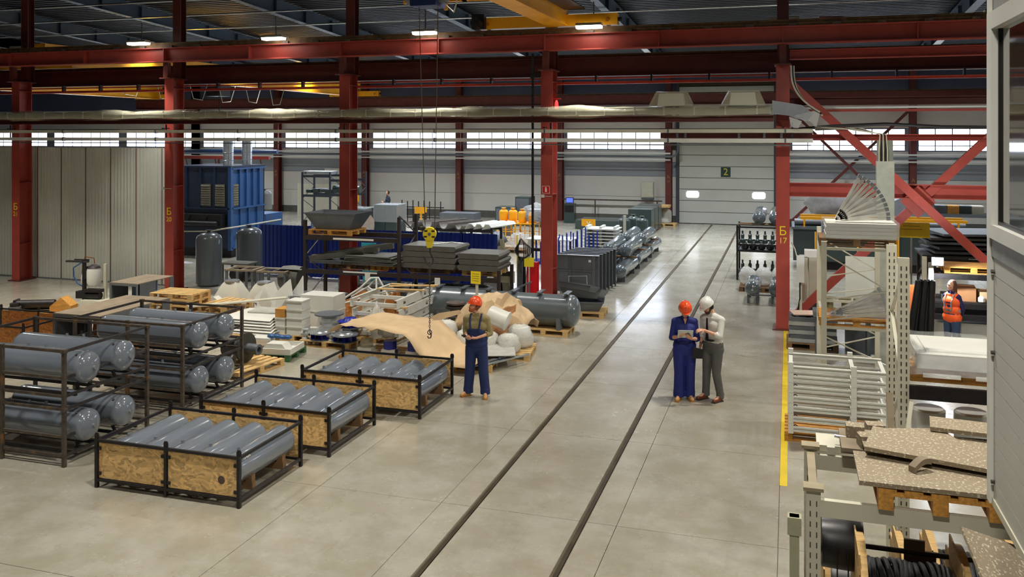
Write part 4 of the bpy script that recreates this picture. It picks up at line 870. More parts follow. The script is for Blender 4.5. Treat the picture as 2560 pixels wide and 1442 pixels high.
# blue corrugated fences
def corrfence(name, x0, x1, y, z1, lab):
    t = thing(name, lab, 'fence', (0, y, 0)); n = max(1, round((x1 - x0) / 1.0)); w = (x1 - x0) / n
    def pr(a, c):
        p = []; x = a
        while x < c - .02: p += [(x, 0), (x + .07, 0), (x + .09, .035), (x + .13, .035)]; x += .15
        return p + [(c, 0)]
    for k in range(n): ob('corrugated_panel', b().strip(pr(x0 + k * w + .004, x0 + (k + 1) * w - .004), .02, z1, 'z', .004), m_blue, t, ang=20)
    ob('post', b().box(x0 - .03, x0 + .03, .05, .11, 0, z1).box(x1 - .06, x1, .05, .11, 0, z1), m_blue, t); return t
corrfence('blue_fence', -15.3, -8.8, 26.1, 1.67, 'blue corrugated fence seen behind and right of the dark rack')
corrfence('blue_fence', -17.4, -15.45, 26.3, 1.7, 'blue corrugated fence panel left of the dark rack beside the blue machine')

# leaning profiles, sign posts, hoses by pillar 18
def lean(name, x, y, w, d_, h, rx, ry, mat, lab, cat='profile', rz=0):
    o = solo(name, b().box(-w / 2, w / 2, -d_ / 2, d_ / 2, 0, h), mat, lab, cat, (x, y, .02), 0, 'profiles leaning by the pillar'); o.rotation_euler = (rx, ry, rz); return o
lean('beige_profile', -7.28, 22.75, .12, .06, 1.75, 0, R(-7), m_beige, 'beige steel profile leaning left, left of the red pillar with the sign')
lean('beige_profile', -7.1, 22.6, .1, .06, 1.98, 0, R(-9), M('olive_beige', (168, 166, 138), .5), 'taller olive-beige profile leaning behind the other one')
lean('black_profile', -7.45, 22.9, .16, .1, 1.5, 0, 0, m_black, 'black upright steel post beside the beige profiles')
lean('white_profile', -6.67, 22.45, .08, .06, 2.0, 0, R(3), m_white, 'tall white profile leaning near the coiled hoses')
lean('grey_profile', -6.9, 22.6, .14, .08, 1.5, 0, R(1), m_grey, 'grey steel profile standing between the beige and white ones')
lean('black_profile', -6.8, 22.8, .1, .1, 1.45, 0, R(-2), m_black, 'black channel standing left of the white profile')
solo('beige_box', b().box(-.28, .28, -.05, .05, 0, .3), M('olive_beige', (168, 166, 138), .5), 'olive-beige flat box clamped on the leaning profiles', 'box', (-7.25, 22.35, .85))
t = thing('hose_coil', 'coil of black hoses hung near the red pillar', 'hose', (-6.68, 22.2, 1.75))
for k in range(5): ob('hose', b().tube([((.08 + .035 * k) * math.cos(a) + .02 * k - .05, -.02 * k, (.30 - .03 * k) * math.sin(a)) for a in [i * 6.28 / 20 for i in range(21)]], .013, 6), m_rub, t)
t = thing('black_pipe', 'thin black vertical pipe running up beside the red pillar with the sign', 'pipe', (-6.5, 22.5, 0))
ob('pipe', b().cyl((0, 0, 1.2), (0, 0, 6.95), .035, 10), m_black, t); ob('clamp', b().box(-.06, .2, -.04, .04, 6.3, 6.42).box(-.05, .2, -.03, .03, 1.7, 1.78), m_black, t)
t = thing('yellow_sign', 'small yellow sign on the white profile by the red pillar', 'sign', (-6.5, 22.15, 1.35)); ob('plate', b().cb((0, 0, .1), (.26, .01, .24), .1), m_yelp, t); ob('stick', b().box(-.015, .015, .006, .03, -1.35, .1), m_beige, t)
t = thing('red_cabinet', 'bright red slim cabinet against the red pillar', 'cabinet', (-6.48, 22.45, 0)); ob('body', b().box(-.14, .14, -.1, .1, .25, 1.42), m_redb, t); ob('door_leaf', b().box(-.13, .13, -.11, -.1, .3, 1.39), m_redb, t); ob('foot', b().box(-.12, .12, -.08, .08, 0, .25), m_redb, t)
t = thing('ladder_frame', 'small grey steel step frame in front of the red cabinet', 'frame', (-6.75, 21.95, 0), .2)
for a in (-.32, 0, .3): ob('leg', b().bar((a, 0, 0), (a, .0, .62 + .45 * (a + .32)), .05, .04), m_grey, t)
ob('top_rail', b().bar((-.38, 0, .62), (.36, 0, .96), .06, .04), m_grey, t)
t = thing('pallet_sign', 'yellow handwritten sign on a white stick behind the man', 'sign', (-7.16, 19.95, 0))
ob('stick', b().box(-.03, .03, -.02, .02, 0, 1.25), m_beige, t); ob('plate', b().cb((-.02, -.03, 1.36), (.26, .01, .30), -.1), m_yelp, t)
for k in range(4): ob('writing_line', b().cb((-.02, -.037, 1.45 - .055 * k), (.18, .002, .012), -.1), M('ink_brown', (150, 130, 50), .7), t)
blob('wrapped_bundle', (-7.9, 23.2, .45), (.35, .3, .42), m_filmw, 'white film-wrapped bundle behind the vessels, left of the black post', 'bundle', 9, .15)
t = thing('red_lamp', 'glowing red warning lamp hung beside the pillar high up', 'lamp', (-5.87, 22.6, 5.55)); ob('bulb', b().ell((0, 0, 0), (.05, .05, .16)), M('red_glow', (255, 40, 40), .4, emit=3), t); ob('bracket', b().box(-.12, .12, -.01, .01, .18, .2), m_redb, t)
ob('cord', b().tube([(0, 0, .16), (.03, 0, .3), (-.1, 0, .5)], .008), m_black, t)

# fin panels, troughs, polished tanks beyond pillar 18
for k in range(6):
    y = 25.95 + .33 * k; x0 = -6.75 + .04 * k
    t = thing('ribbed_panel', 'dark grey ribbed steel panel standing on edge, %s from the front' % ['first', 'second', 'third', 'fourth', 'fifth', 'sixth'][k], 'panel', (x0, y, 0), 0, 'standing ribbed panels')
    ob('sheet', b().box(0, 1.32, 0, .012, .04, 1.14), m_grey, t); ob('top_flange', b().box(-.01, 1.33, -.06, .07, 1.14, 1.16), m_silver if k == 0 else m_grey, t)
    for xx in (0, .42, 1.12, 1.29): ob('rib', b().box(xx, xx + .04 if xx != 1.12 else xx + .1, -.05, 0, .0, 1.13), m_grey, t)
    ob('stiffener', b().box(.05, 1.12, -.03, 0, .66, .70), m_grey, t)
solo('white_tag', b().box(0, .08, -.005, 0, 0, .07), m_paperw, 'small white tag on the front ribbed panel', 'tag', (-5.75, 25.952, .95))
solo('bent_bar', b().tube([(-6.3, 25.7, .0), (-6.3, 25.7, .55), (-5.75, 25.7, .58), (-5.72, 25.7, .0)], .02), m_silver, 'thin bent metal bar frame leaning on the front panel', 'bar')
pallet(-5.25, 22.95, 0, R(4), 'pallet under the grey troughs beside the aisle', 1.25, .9)
trough(-5.25, 22.95, .148, .9, .6, .26, .14, 'dark grey sheet trough at the bottom of the pile beside the aisle', m_grey, .15)
trough(-5.22, 22.95, .44, .9, .5, .25, .14, 'dark grey sheet trough in the middle of the pile beside the aisle', m_grey, -.1, R(-12))
trough(-5.28, 22.55, .72, .95, .3, .16, .08, 'long narrow grey trough tilted on top of the pile', m_grey, -.45, R(-16))
pt_me = b().tank((0, 0, 0), (0, 2.7, 0), .215, 26, .8).mesh('tank_body')
def ptank(x, y, z, lab, grp='polished grey tanks by the aisle', legs=True, me=None):
    t = thing('polished_tank', lab, 'tank', (x, y, z), 0, grp); ob('tank_body', me or pt_me, m_tankp, t); ob('end_boss', b().cyl((0, .02, 0), (0, -.03, 0), .03, 8), m_silver, t)
    if legs:
        for yy in (.4, 2.2): ob('leg', b().box(-.14, .14, yy - .03, yy + .03, -.36, -.12), m_tankd, t)
for i, y in enumerate((27.95, 30.9, 33.8)):
    for x, s_ in ((-5.2, 'right'), (-5.85, 'left')): ptank(x, y, .37, 'polished grey tank on the floor by the aisle, %s side, %s' % (s_, ['nearest', 'middle', 'farthest'][i]))
for i, y in enumerate((29.5, 32.9)):
    for x, s_ in ((-5.3, 'right'), (-5.9, 'left')): ptank(x, y, .86, 'polished grey tank of the upper layer by the aisle, %s side, %s' % (s_, ['near', 'far'][i]), legs=False)
for i, y in enumerate((29.9, 31.9, 33.3, 35.2)): solo('timber_beam', b().box(-6.2, -4.95, y - .05, y + .05, .59, .64), m_woodd, 'timber spacer between the tank layers, %s from the front' % ORD[i], 'timber', group='timber spacers between tanks')
# blue stillages with yellow feet
for i in range(5):
    t = thing('blue_stillage', 'blue post stillage with yellow feet, %s from the left' % ORD[i], 'stillage', (-8.9 + .5 * i, 31.6 + .25 * (i % 2), 0), 0, 'blue post stillages')
    hh = (.75, .95, 1.1, 1.25, 1.15)[i]
    for a in (-.16, 0, .16):
        for c in (-.3, .3): ob('post', b().box(a - .02, a + .02, c - .02, c + .02, .12, hh + .08 * math.sin(7 * a + c)), m_blue, t)
    ob('foot_frame', b().box(-.2, .2, -.34, .34, 0, .12), m_yelp if i > 1 else m_blue, t)
t = thing('white_tray_stack', 'tall stack of white slotted trays behind the blue posts', 'trays', (-6.95, 33.9, 0))
for k in range(9): ob('tray', b().box(-.68, .68, -.5, .5, .1 + k * .125, .14 + k * .125).box(-.6, -.5, -.4, .4, .14 + k * .125, .225 + k * .125).box(.5, .6, -.4, .4, .14 + k * .125, .225 + k * .125).box(-.05, .05, -.4, .4, .14 + k * .125, .225 + k * .125), m_white, t)
ob('foot', b().box(-.6, .6, -.45, .45, 0, .1), m_woodd, t)
solo('white_post', b().box(-.05, .05, -.05, .05, 0, 1.5), m_beige, 'white square post standing behind the white trays', 'post', (-6.35, 35.4, 0))
def vvessel(x, y, z, r, h, lab, mat, grp=None, wrap=False):
    t = thing('upright_vessel', lab, 'vessel', (x, y, z), 0, grp)
    pr = [(r * .75, 0), (r * .98, .08), (r, .14), (r, h - r * .55), (r * .9, h - r * .3), (r * .6, h - r * .1), (.06, h), (.06, h + .05), (.11, h + .05), (.11, h + .07)]
    ob('shell', b().lathe(pr, n=24), mat, t); ob('foot_ring', b().cyl((0, 0, 0), (0, 0, .07), r * .8, 20), mat, t)
    if wrap: ob('film_wrap', b().lathe([(r * 1.05, .02), (r * 1.1, h * .5), (r * 1.04, h * .85), (r * .6, h * 1.02)], n=14), m_film, t)
    return t
for i, (x, y) in enumerate(((-6.95, 38.6), (-6.2, 38.9), (-6.7, 39.6))): vvessel(x, y, 0, .27, 1.1, 'dark upright vessel behind the polished tanks, %s' % ['left', 'right', 'rear'][i], m_gcab, 'upright vessels near the door')
for i in range(3):
    t = thing('green_cabinet', 'dark green steel cabinet in the row near the far wall, %s' % ['nearest', 'middle', 'farthest'][i], 'cabinet', (-6.75, 42.2 + 1.25 * i, .1), 0, 'dark green cabinets near the door')
    ob('body', b().box(-.55, .55, -.55, .55, 0, 1.12), m_gcab, t); ob('door_leaf', b().box(-.5, .5, -.565, -.55, .05, 1.07), m_gcab, t); ob('plinth', b().box(-.5, .5, -.5, .5, -.1, 0), m_woodd, t)
solo('green_crate', b().box(-1.1, 1.1, -.5, .5, 0, .45).box(-1.05, 1.05, -.52, -.5, .05, .4), m_gcab, 'long low dark green crate near the far wall, lower one', 'crate', (-9.2, 43.9, 0))
solo('green_crate', b().box(-1.0, 1.0, -.45, .45, 0, .42).box(-.95, .95, -.47, -.45, .05, .37), m_gcab, 'long low dark green crate stacked behind the lower one', 'crate', (-9.3, 45.1, .0))
t = thing('yellow_board_sign', 'yellow board sign on a post behind the blue stillages', 'sign', (-8.1, 36.6, 0)); ob('post', b().box(-.03, .03, -.03, .03, 0, .95), m_yel, t); ob('plate', b().box(-.3, .3, -.04, -.03, .9, 1.2), m_yel, t); ob('plate_mark', b().prism([(-.1, 1.1), (-.06, 1.1), (0, 1.0), (.06, 1.1), (.1, 1.1), (0, .94)], -.045, -.041, 'y'), m_paperw, t)
pallet(-6.2, 46.4, 0, 0, 'pallet under the wrapped drum beside the door'); vvessel(-6.2, 46.4, .146, .34, .75, 'pale wrapped drum on a pallet left of the numbered door', m_beige, None, True)
solo('plank_pile', b().cb((0, 0, 0), (1.25, .9, .05), .05).cb((.05, 0, .055), (1.1, .8, .045), -.05), m_wood, 'thin plank pile on top of the wrapped drum and cabinet', 'planks', (-6.5, 46.1, 1.03))
solo('plank_rest', b().box(-.1, .1, -.3, .3, 0, 1.0), m_woodd, 'upright timber carrying the plank pile', 'timber', (-6.95, 46.1, 0))
t = thing('control_kiosk', 'dark control kiosk with a lit blue screen by the far wall', 'kiosk', (-11.3, 46.4, 0)); ob('body', b().box(-.28, .28, -.25, .25, 0, 1.05), m_gcab, t); ob('monitor', b().cb((0, -.05, 1.22), (.42, .08, .3)), m_black, t); ob('screen', b().cb((0, -.095, 1.22), (.36, .01, .24)), M('blue_screen', (70, 90, 230), .3, emit=1.6), t)
ob('drawer', b().box(-.24, .24, -.265, -.25, .6, .95), m_black, t)
t = thing('stone_table', 'white-topped workbench right of the black pipe in the far bay', 'table', (-8.4, 32.2, 0)); ob('top', b().box(-1.0, .75, -.55, .55, .84, .88), m_white, t)
for a in (-.9, .68):
    for c in (-.48, .48): ob('leg', b().box(a - .03, a + .03, c - .03, c + .03, 0, .84), m_black, t)
blob('pale_sack', (-7.6, 28.9, .3), (.35, .3, .32), m_filmg, 'pale sack heap beside the ribbed panels', 'sack', 12, .12)

# yellow cages with wrapped drums
for i, (x, y) in enumerate(((-11.9, 37.3), (-10.9, 36.9))):
    t = thing('yellow_cage', 'yellow wire cage stand, %s of two' % ['left', 'right'][i], 'cage', (x, y, 0), 0, 'yellow cages')
    for a in (-.42, 0, .42):
        for c in (-.4, .4): ob('post', b().box(a - .02, a + .02, c - .02, c + .02, 0, .9), m_yel, t)
    for z in (.1, .5, .88):
        for c in (-.4, .4): ob('rail', b().box(-.44, .44, c - .02, c + .02, z, z + .03), m_yel, t)
    ob('deck', b().box(-.44, .44, -.42, .42, .9, .93), m_yel, t)
    for j, a in enumerate((-.22, .22)): vvessel(x + a, y, .932, .2, .52, 'yellow drum on the %s cage, %s' % (['left', 'right'][i], ['left', 'right'][j]), m_yel, 'yellow drums on cages')
blob('wrapped_bundle', (-10.55, 37.0, 1.35), (.55, .4, .42), m_film, 'silvery film-wrapped bundle on the yellow cages', 'bundle', 14, .2)
solo('bundle_core', b().box(-.4, .4, -.3, .3, 0, .5), m_silver, 'silver block inside the film bundle on the cages', 'block', (-10.5, 37.05, 1.02))
for i in range(3):
    pallet(-12.4 + .95 * i, 34.3, 0, 0, 'pallet with wrapped grey goods behind the blue fence, %s' % ['left', 'middle', 'right'][i], .9, .9, m_woodd)
    blob('wrapped_goods', (-12.4 + .95 * i, 34.3, .45), (.4, .36, .33), (m_filmw, m_grey, m_film)[i], 'wrapped goods lump behind the blue fence, %s' % ['left', 'middle', 'right'][i], 'bundle', 20 + i, .2)
solo('yellow_pole', b().cyl((0, 0, 0), (0, 0, 1.3), .025, 8), m_yelp, 'thin yellow pole right of the blue fence', 'pole', (-9.0, 29.2, 0))
# far rack with gutters
rack('gutter_rack', 'dark rack carrying curved grey gutters beyond the blue fence', (-13.5, -11.6, -10.4), 30.6, 31.7, (1.75, 1.35, 1.35), [(0, 1, 1.3), (1, 2, 1.3), (0, 1, .5)], m_rackd)
def gutter(x, y, z, r, l, lab, rz):
    pr = [(r * math.cos(a), r + r * math.sin(a)) for a in [math.pi + math.pi * i / 10 for i in range(11)]]
    return solo('curved_gutter', b().strip(pr, -l / 2, l / 2, 'y', -.03), M('gutter_grey', (128, 122, 116), .5), lab, 'gutter', (x, y, z), rz, 'curved gutters on the far rack')
for i, (x, r) in enumerate(((-13.2, .2), (-12.45, .26), (-11.8, .22), (-11.2, .15))): gutter(x, 31.1, 1.31, r, 1.8, 'curved grey gutter on the far rack, %s from the left' % ORD[i], -.45)
for i in range(3):
    o = solo('white_profile', b().strip([(-.15, 0), (0, .2), (.15, .2), (.25, .1)], -.8, .8, 'y', .02), m_white, 'white folded profile at the right end of the far rack, %s' % ['left', 'middle', 'right'][i], 'profile', (-10.95 + .33 * i, 31.0, 1.31), -.3, 'white folded profiles')
for i in range(4): solo('teal_bundle', b().tank((-13.1 + .75 * i, 30.8, .78), (-13.1 + .75 * i, 31.6, .78), .26, 12, .4), m_teal, 'teal film-wrapped bundle on the lower shelf, %s from the left' % ORD[i], 'bundle', group='teal bundles')
solo('teal_shelf_board', b().box(-13.45, -10.45, 30.65, 31.65, .49, .515), m_woodd, 'board shelf under the teal bundles', 'shelf')
solo('turquoise_sheet', b().cb((0, 0, .42), (.5, .02, 1.3), .1, R(6)), M('turquoise', (60, 196, 210), .4), 'turquoise plastic sheet standing behind the rack', 'sheet', (-12.85, 25.6, .25))
# goods around
lab_i = iter(['first', 'second', 'third', 'fourth', 'fifth', 'sixth', 'seventh', 'eighth', 'ninth', 'tenth'])
for i, (x, y, z, r, h) in enumerate(((-25.9, 38.6, 0, .35, .9), (-25.1, 38.4, 0, .36, .95), (-25.9, 38.6, .97, .33, .8), (-25.1, 38.4, 1.02, .36, .95), (-26.7, 38.6, 0, .35, .9), (-26.7, 38.6, .97, .33, .8))):
    vvessel(x, y, z, r, h, 'black film-wrapped vessel right of the blue machine, %s' % ['lower left', 'lower right', 'upper left', 'upper right', 'lower hidden at far left', 'upper hidden at far left'][i], m_gcab, 'black wrapped vessels', True)
rack('far_rack', 'dark rack against the far wall with black parts on it', (-23.9, -22.3, -20.9), 40.0, 41.2, 2.85, [(0, 1, 2.7), (1, 2, 2.5), (0, 1, 1.7), (1, 2, 1.75)], M('dark_slate_rack', (50, 56, 66), .5))
for k in range(8): solo('black_part', b().cb((-23.6 + .36 * k, 40.5, 1.86 + .02 * (k % 3)), (.3, .8, .16 + .05 * (k % 2)), .1 * (k % 3)), m_gcab, 'black machined part on the far rack shelf, %s from the left' % ['first', 'second', 'third', 'fourth', 'fifth', 'sixth', 'seventh', 'eighth'][k], 'part', group='black parts on the far rack')
solo('silver_profile_pack', b().cb((-23.2, 40.6, 2.8), (1.6, .8, .16), .05), m_silver, 'silver profile pack on the top of the far rack', 'profiles')
t = thing('cylinder_roll', 'long dark roll on the far rack shelf at the right', 'roll', (-21.6, 40.5, 1.98)); ob('roll', b().cyl((-.75, 0, 0), (.75, 0, 0), .2, 16), m_gcab, t)
t = thing('sheet_half_pipe', 'large silver sheet-metal half pipe behind the blue fence', 'half pipe', (-17.6, 32.6, 1.0), R(-8)); ob('shell', b().lathe([(.4, 0), (.42, 0), (.42, 2.6), (.4, 2.6)], (-1.3, 0, 0), (1.3, 0, .1), 24), m_silver, t)
ob('support', b().box(-1.0, -.9, -.3, .3, -1.0, -.41).box(.9, 1.0, -.3, .3, -1.0, -.36), m_grey, t); ob('flange', b().cyl((-1.42, 0, -.0), (-1.3, 0, .0), .18, 14), m_beige, t)
pallet(-18.3, 35.6, 0, 0, 'pallet under the left wrapped dark cabinet', 1.2, 1.0, m_woodd); pallet(-17.0, 36.1, 0, 0, 'pallet under the right wrapped dark cabinet', 1.2, 1.0, m_woodd)
for i, (x, y, w, h) in enumerate(((-18.3, 35.6, 1.0, 1.35), (-17.1, 36.1, 1.1, 1.5))):
    t = thing('wrapped_cabinet', 'dark green cabinet in shiny film beside the far man, %s' % ['left', 'right'][i], 'cabinet', (x, y, .146), 0, 'film-wrapped dark cabinets')
    ob('body', b().box(-w / 2, w / 2, -.5, .5, 0, h), m_gcab, t); ob('film_wrap', b().box(-w / 2 - .02, w / 2 + .02, -.53, .53, h * .5, h + .02), m_film, t); ob('door_line', b().box(-.01, .01, -.51, -.5, .05, h - .05), m_black, t)
for k in range(3):
    t = thing('rounded_case', 'dark rounded case standing left of the wrapped cabinets, %s' % ['front', 'middle', 'rear'][k], 'case', (-18.35 + .28 * k, 34.4 + .1 * k, 0), 0, 'rounded dark cases'); ob('body', b().prism([(-.12, 0), (.12, 0), (.12, .85), (.06, .95), (-.06, .95), (-.12, .85)], -.35, .35, 'y'), m_gcab, t)
for k in range(8): solo('fence_post', b().cyl((0, 0, 0), (0, 0, 1.25 - .05 * (k % 2)), .03, 8), m_black, 'black post in the row behind the far man, %s from the left' % ['first', 'second', 'third', 'fourth', 'fifth', 'sixth', 'seventh', 'eighth'][k], 'post', (-19.9 + .32 * k, 43.5, 0), 0, 'black posts behind the far man')
t = thing('black_rail_frame', 'black rail frame joining the posts behind the far man', 'frame'); ob('rail', b().box(-20.0, -17.5, 43.55, 43.6, .85, .9).box(-20.0, -17.5, 43.55, 43.6, .3, .35), m_black, t)
for i, (x, y) in enumerate(((-19.15, 36.5), (-15.9, 36.8))):
    t = thing('yellow_board_sign', 'yellow board sign in the far bay, %s' % ['beside the wrapped cabinets', 'above the curved gutters'][i], 'sign', (x, y, 0)); ob('post', b().box(-.03, .03, -.03, .03, 0, 1.3 + .5 * (1 - i)), m_yel, t); ob('plate', b().box(-.3, .3, -.04, -.03, 1.2 + .5 * (1 - i), 1.5 + .5 * (1 - i)), m_yel, t)
for i, (x, y, w, h) in enumerate(((-16.2, 42.6, 1.9, .75), (-14.1, 44.0, 1.0, 1.0), (-13.3, 44.6, .8, 1.5), (-12.5, 44.2, .7, .9))):
    t = thing('grey_machine_box', 'grey steel machine box by the far wall, %s from the left' % ORD[i], 'box', (x, y, 0), 0, 'grey boxes by the far wall'); ob('body', b().box(-w / 2, w / 2, -.5, .5, 0, h), m_gcab if i else m_grey, t); ob('cover', b().box(-w / 2 + .05, w / 2 - .05, -.515, -.5, .1, h - .08), m_grey, t)
for k in range(6): solo('steel_block', b().cb((-16.6 + .75 * k, 39.5 + .4 * (k % 2), .25), (.6, .7, .48), .1 * (k % 3)), (m_gcab, m_grey, m_dgrey)[k % 3], 'dark steel block in the far bay storage, %s from the left' % ['first', 'second', 'third', 'fourth', 'fifth', 'sixth'][k], 'block', group='dark steel blocks of the far bay')
solo('white_notice', b().box(-.5, .5, -.01, 0, -.35, .35), m_paperw, 'white notice board with small pictures on the far wall behind the blue machine', 'notice', (-26.6, 47.94, 2.35))
solo('beige_screen', b().box(-1.3, 1.3, -.03, .03, 0, 1.9), m_beige, 'beige low screen wall behind the black wrapped vessels', 'screen', (-26.2, 45.5, 0))
# tall blue blasting machine
t = thing('blast_machine', 'tall blue steel blasting machine with ribbed side and louvres', 'machine', (-20.6, 29.2, 0))
ob('front_shell', b().box(-2.6, 0, 0, .05, .35, 3.5), m_mblued, t); ob('side_shell', b().box(-.05, 0, .05, 2.3, .35, 3.5), m_mblue, t); ob('roof', b().box(-2.6, .03, -.03, 2.33, 3.5, 3.56), m_mblued, t); ob('rear_shell', b().box(-2.6, 0, 2.25, 2.3, .35, 3.5), m_mblued, t)
for y in (.55, 1.0, 1.45, 1.9): ob('rib', b().box(0, .07, y - .03, y + .03, 1.95, 3.48), m_mblue, t)
for y in (.6, 1.15, 1.75): ob('rib', b().box(0, .06, y - .03, y + .03, .37, 1.85), m_mblue, t)
for z in (1.88, .36, 3.42): ob('belt', b().box(0, .08, 0, 2.3, z, z + .06), m_mblue, t)
for x in (-2.0, -1.35, -.7, -.03): ob('rib', b().box(x - .03, x + .03, -.06, 0, 1.95, 3.48), m_mblued, t)
ob('belt', b().box(-2.6, 0, -.08, 0, 1.88, 1.94), m_mblued, t); ob('corner_post', b().box(-.06, .08, -.08, .06, .3, 3.5), m_mblue, t)
for x in (-1.1, -.45):
    l_ = ob('louvre', b().box(x - .22, x + .22, -.05, -.001, 2.0, 2.85), M('brass_grey', (120, 116, 98), .5), t)
    for k in range(9): ob('slat', b().cb((x, -.06, 2.06 + .09 * k), (.38, .03, .03), 0, R(30)), M('brass_grey', (120, 116, 98), .5), l_)
l_ = ob('louvre', b().box(.001, .05, .12, .45, 2.0, 2.85), M('brass_grey', (120, 116, 98), .5), t)
for k in range(9): ob('slat', b().cb((.06, .285, 2.06 + .09 * k), (.03, .28, .03), 0, 0, R(30)), M('brass_grey', (120, 116, 98), .5), l_)
ob('lower_extension', b().box(0, .04, 2.33, 3.6, .35, 1.45).box(-2.0, .03, 2.33, 3.6, 1.45, 1.5), m_mblue, t); ob('skid', b().box(-2.5, -.1, .2, 3.4, .0, .34), m_black, t)
ob('mechanism', b().box(-2.3, -.2, -.35, -.02, 1.2, 1.7).cyl((-2.2, -.4, 1.35), (-.3, -.4, 1.35), .1, 12).cyl((-1.7, -.4, 1.6), (-1.7, -.3, 1.6), .12, 12).cyl((-.9, -.4, 1.6), (-.9, -.3, 1.6), .12, 12), m_black, t)
ob('feed_pipe', b().tube([(-2.35, -.45, 3.9), (-2.35, -.45, 1.05), (-2.2, -.45, 1.02), (-.6, -.45, 1.08), (-.2, -.3, 1.15), (.12, -.2, 1.2), (.15, .3, 1.2), (.15, 3.3, 1.2)], .03), m_beige, t)
for y in (.5, 1.75):
    q = ob('exhaust_duct', b().lathe([(.2, 0), (.2, .2), (.21, .21), (.2, .22), (.2, .5), (.21, .51), (.2, .52), (.2, 1.0), (.16, 1.0)], (-.45, y, 3.56), (-.45, y, 5), 18), m_silver, t)
t = thing('overhead_rig', 'red conveyor beam with hangers over the blue machine', 'conveyor', (0, 32.5, 0)); ob('beam', b().box(-26, -21.0, -.06, .06, 3.72, 3.86), m_red, t); ob('upper_pipe', b().cyl((-26, .3, 4.05), (-20.8, .3, 4.05), .09, 10), m_mblue, t)
for k in range(6): ob('hanger', b().bar((-25.2 + .75 * k, 0, 3.72), (-25.1 + .75 * k, 0, 3.35), .05, .03), m_redd, t)
for x in (-25.8, -23.5): ob('support_leg', b().box(x - .04, x + .04, -.04, .04, 0, 3.72), m_redd, t)
vvessel(-17.55, 23.75, 0, .40, 1.7, 'grey upright pressure vessel right of pillar Б 20, left of two', m_tankd, 'upright pressure vessels')
vvessel(-16.95, 25.05, 0, .42, 1.75, 'grey upright pressure vessel beside the blue machine, right of two', m_tankd, 'upright pressure vessels')
t = thing('bench_stand', 'dark steel bench with sloping brackets before the right upright vessel', 'bench', (-16.1, 23.3, 0)); ob('top', b().box(-.5, .45, -.3, .3, .82, .87), m_dgrey, t)
for a in (-.45, .4): ob('leg', b().box(a - .03, a + .03, -.28, -.22, 0, .82).box(a - .03, a + .03, .22, .28, 0, .82), m_grey, t)
ob('bowl', b().ell((0, 0, .5), (.33, .28, .26)), m_black, t)
# corrugated partition between the pillars
t = thing('metal_partition', 'tall corrugated metal partition along the left side of the hall', 'partition', (0, 23.35, 0))
x = -33.0; k = 0
while x < -18.4:
    x1 = min(x + 1.0, -18.35); p = []; u = x + .006
    while u < x1 - .03: p += [(u, 0), (u + .055, 0), (u + .075, .035), (u + .105, .035)]; u += .125
    ob('corrugated_panel', b().strip(p + [(x1 - .006, 0)], .03, 4.36, 'z', .004), m_galv, t, ang=20); x = x1; k += 1
ob('bottom_track', b().box(-33, -18.35, -.03, .06, 0, .03), m_grey, t); ob('back_rail', b().box(-33, -18.35, .06, .12, 4.2, 4.3).box(-33, -18.35, .06, .12, 2.1, 2.2), m_redd, t)
ob('corner_trim', b().box(-18.36, -18.33, -.05, .08, 0, 4.36), m_beige, t)
ob('panel_seam', (lambda q: [q.box(x_ - .006, x_ + .006, -.02, .0, .03, 4.36) for x_ in [-32 + i for i in range(14)]] and q)(b()), m_redd, t)['kind'] = 'stuff'
# ---------------------------------------------------------------- right of the aisle
t = thing('parts_rack', 'black stillage of machined parts beside the aisle, left of pillar Б 17', 'rack', (-1.62, 29.9, 0))
for x in (0, 1.5):
    for y in (0, 1.3): ob('upright', b().box(x - .03, x + .03, y - .03, y + .03, 0, 1.8), m_black, t)
for z in (.15, .95, 1.15, 1.72):
    for y in (0, 1.3): ob('rail', b().box(.03, 1.47, y - .02, y + .02, z, z + .05), m_black, t)
    for x in (0, 1.5): ob('rail', b().box(x - .02, x + .02, .03, 1.27, z, z + .05), m_black, t)
ob('shelf_sheet', b().box(.03, 1.47, .03, 1.27, .93, .945).box(.03, 1.47, .03, 1.27, .13, .145), m_grey, t)
lb = ['first', 'second', 'third', 'fourth', 'fifth', 'sixth']
for lv, z in (('upper', 1.17), ('lower', .2)):
    for k in range(6): solo('shaft_part', b().lathe([(.05, 0), (.09, .02), (.09, .12), (.05, .16), (.06, .28), (.03, .32), (.03, .42)], n=10), m_gcab, 'black flanged shaft on the %s shelf of the black stillage, %s from the left' % (lv, lb[k]), 'shaft', (-1.47 + .24 * k, 30.3, z), 0, 'flanged shafts in the black stillage')
for k in range(5): solo('cast_hub', b().lathe([(.06, 0), (.12, .03), (.12, .15), (.07, .2), (.04, .27)], n=12), m_cast, 'cast hub on the middle shelf of the black stillage, %s from the left' % lb[k], 'hub', (-1.4 + .27 * k, 30.5, .95), 0, 'cast hubs')
for x, s_ in ((-.95, 'left'), (-.42, 'right')):
    ptank(x, 30.4, 2.0, 'grey tank lying above the black stillage, %s of two' % s_, 'tanks above the black stillage', False)
solo('timber_beam', b().box(-1.6, -.15, 30.95, 31.05, 1.77, 1.79).box(-1.62, -.12, 30.55, 30.65, 1.77, 1.79), m_woodd, 'thin timber strips under the tanks on the black stillage', 'timber')
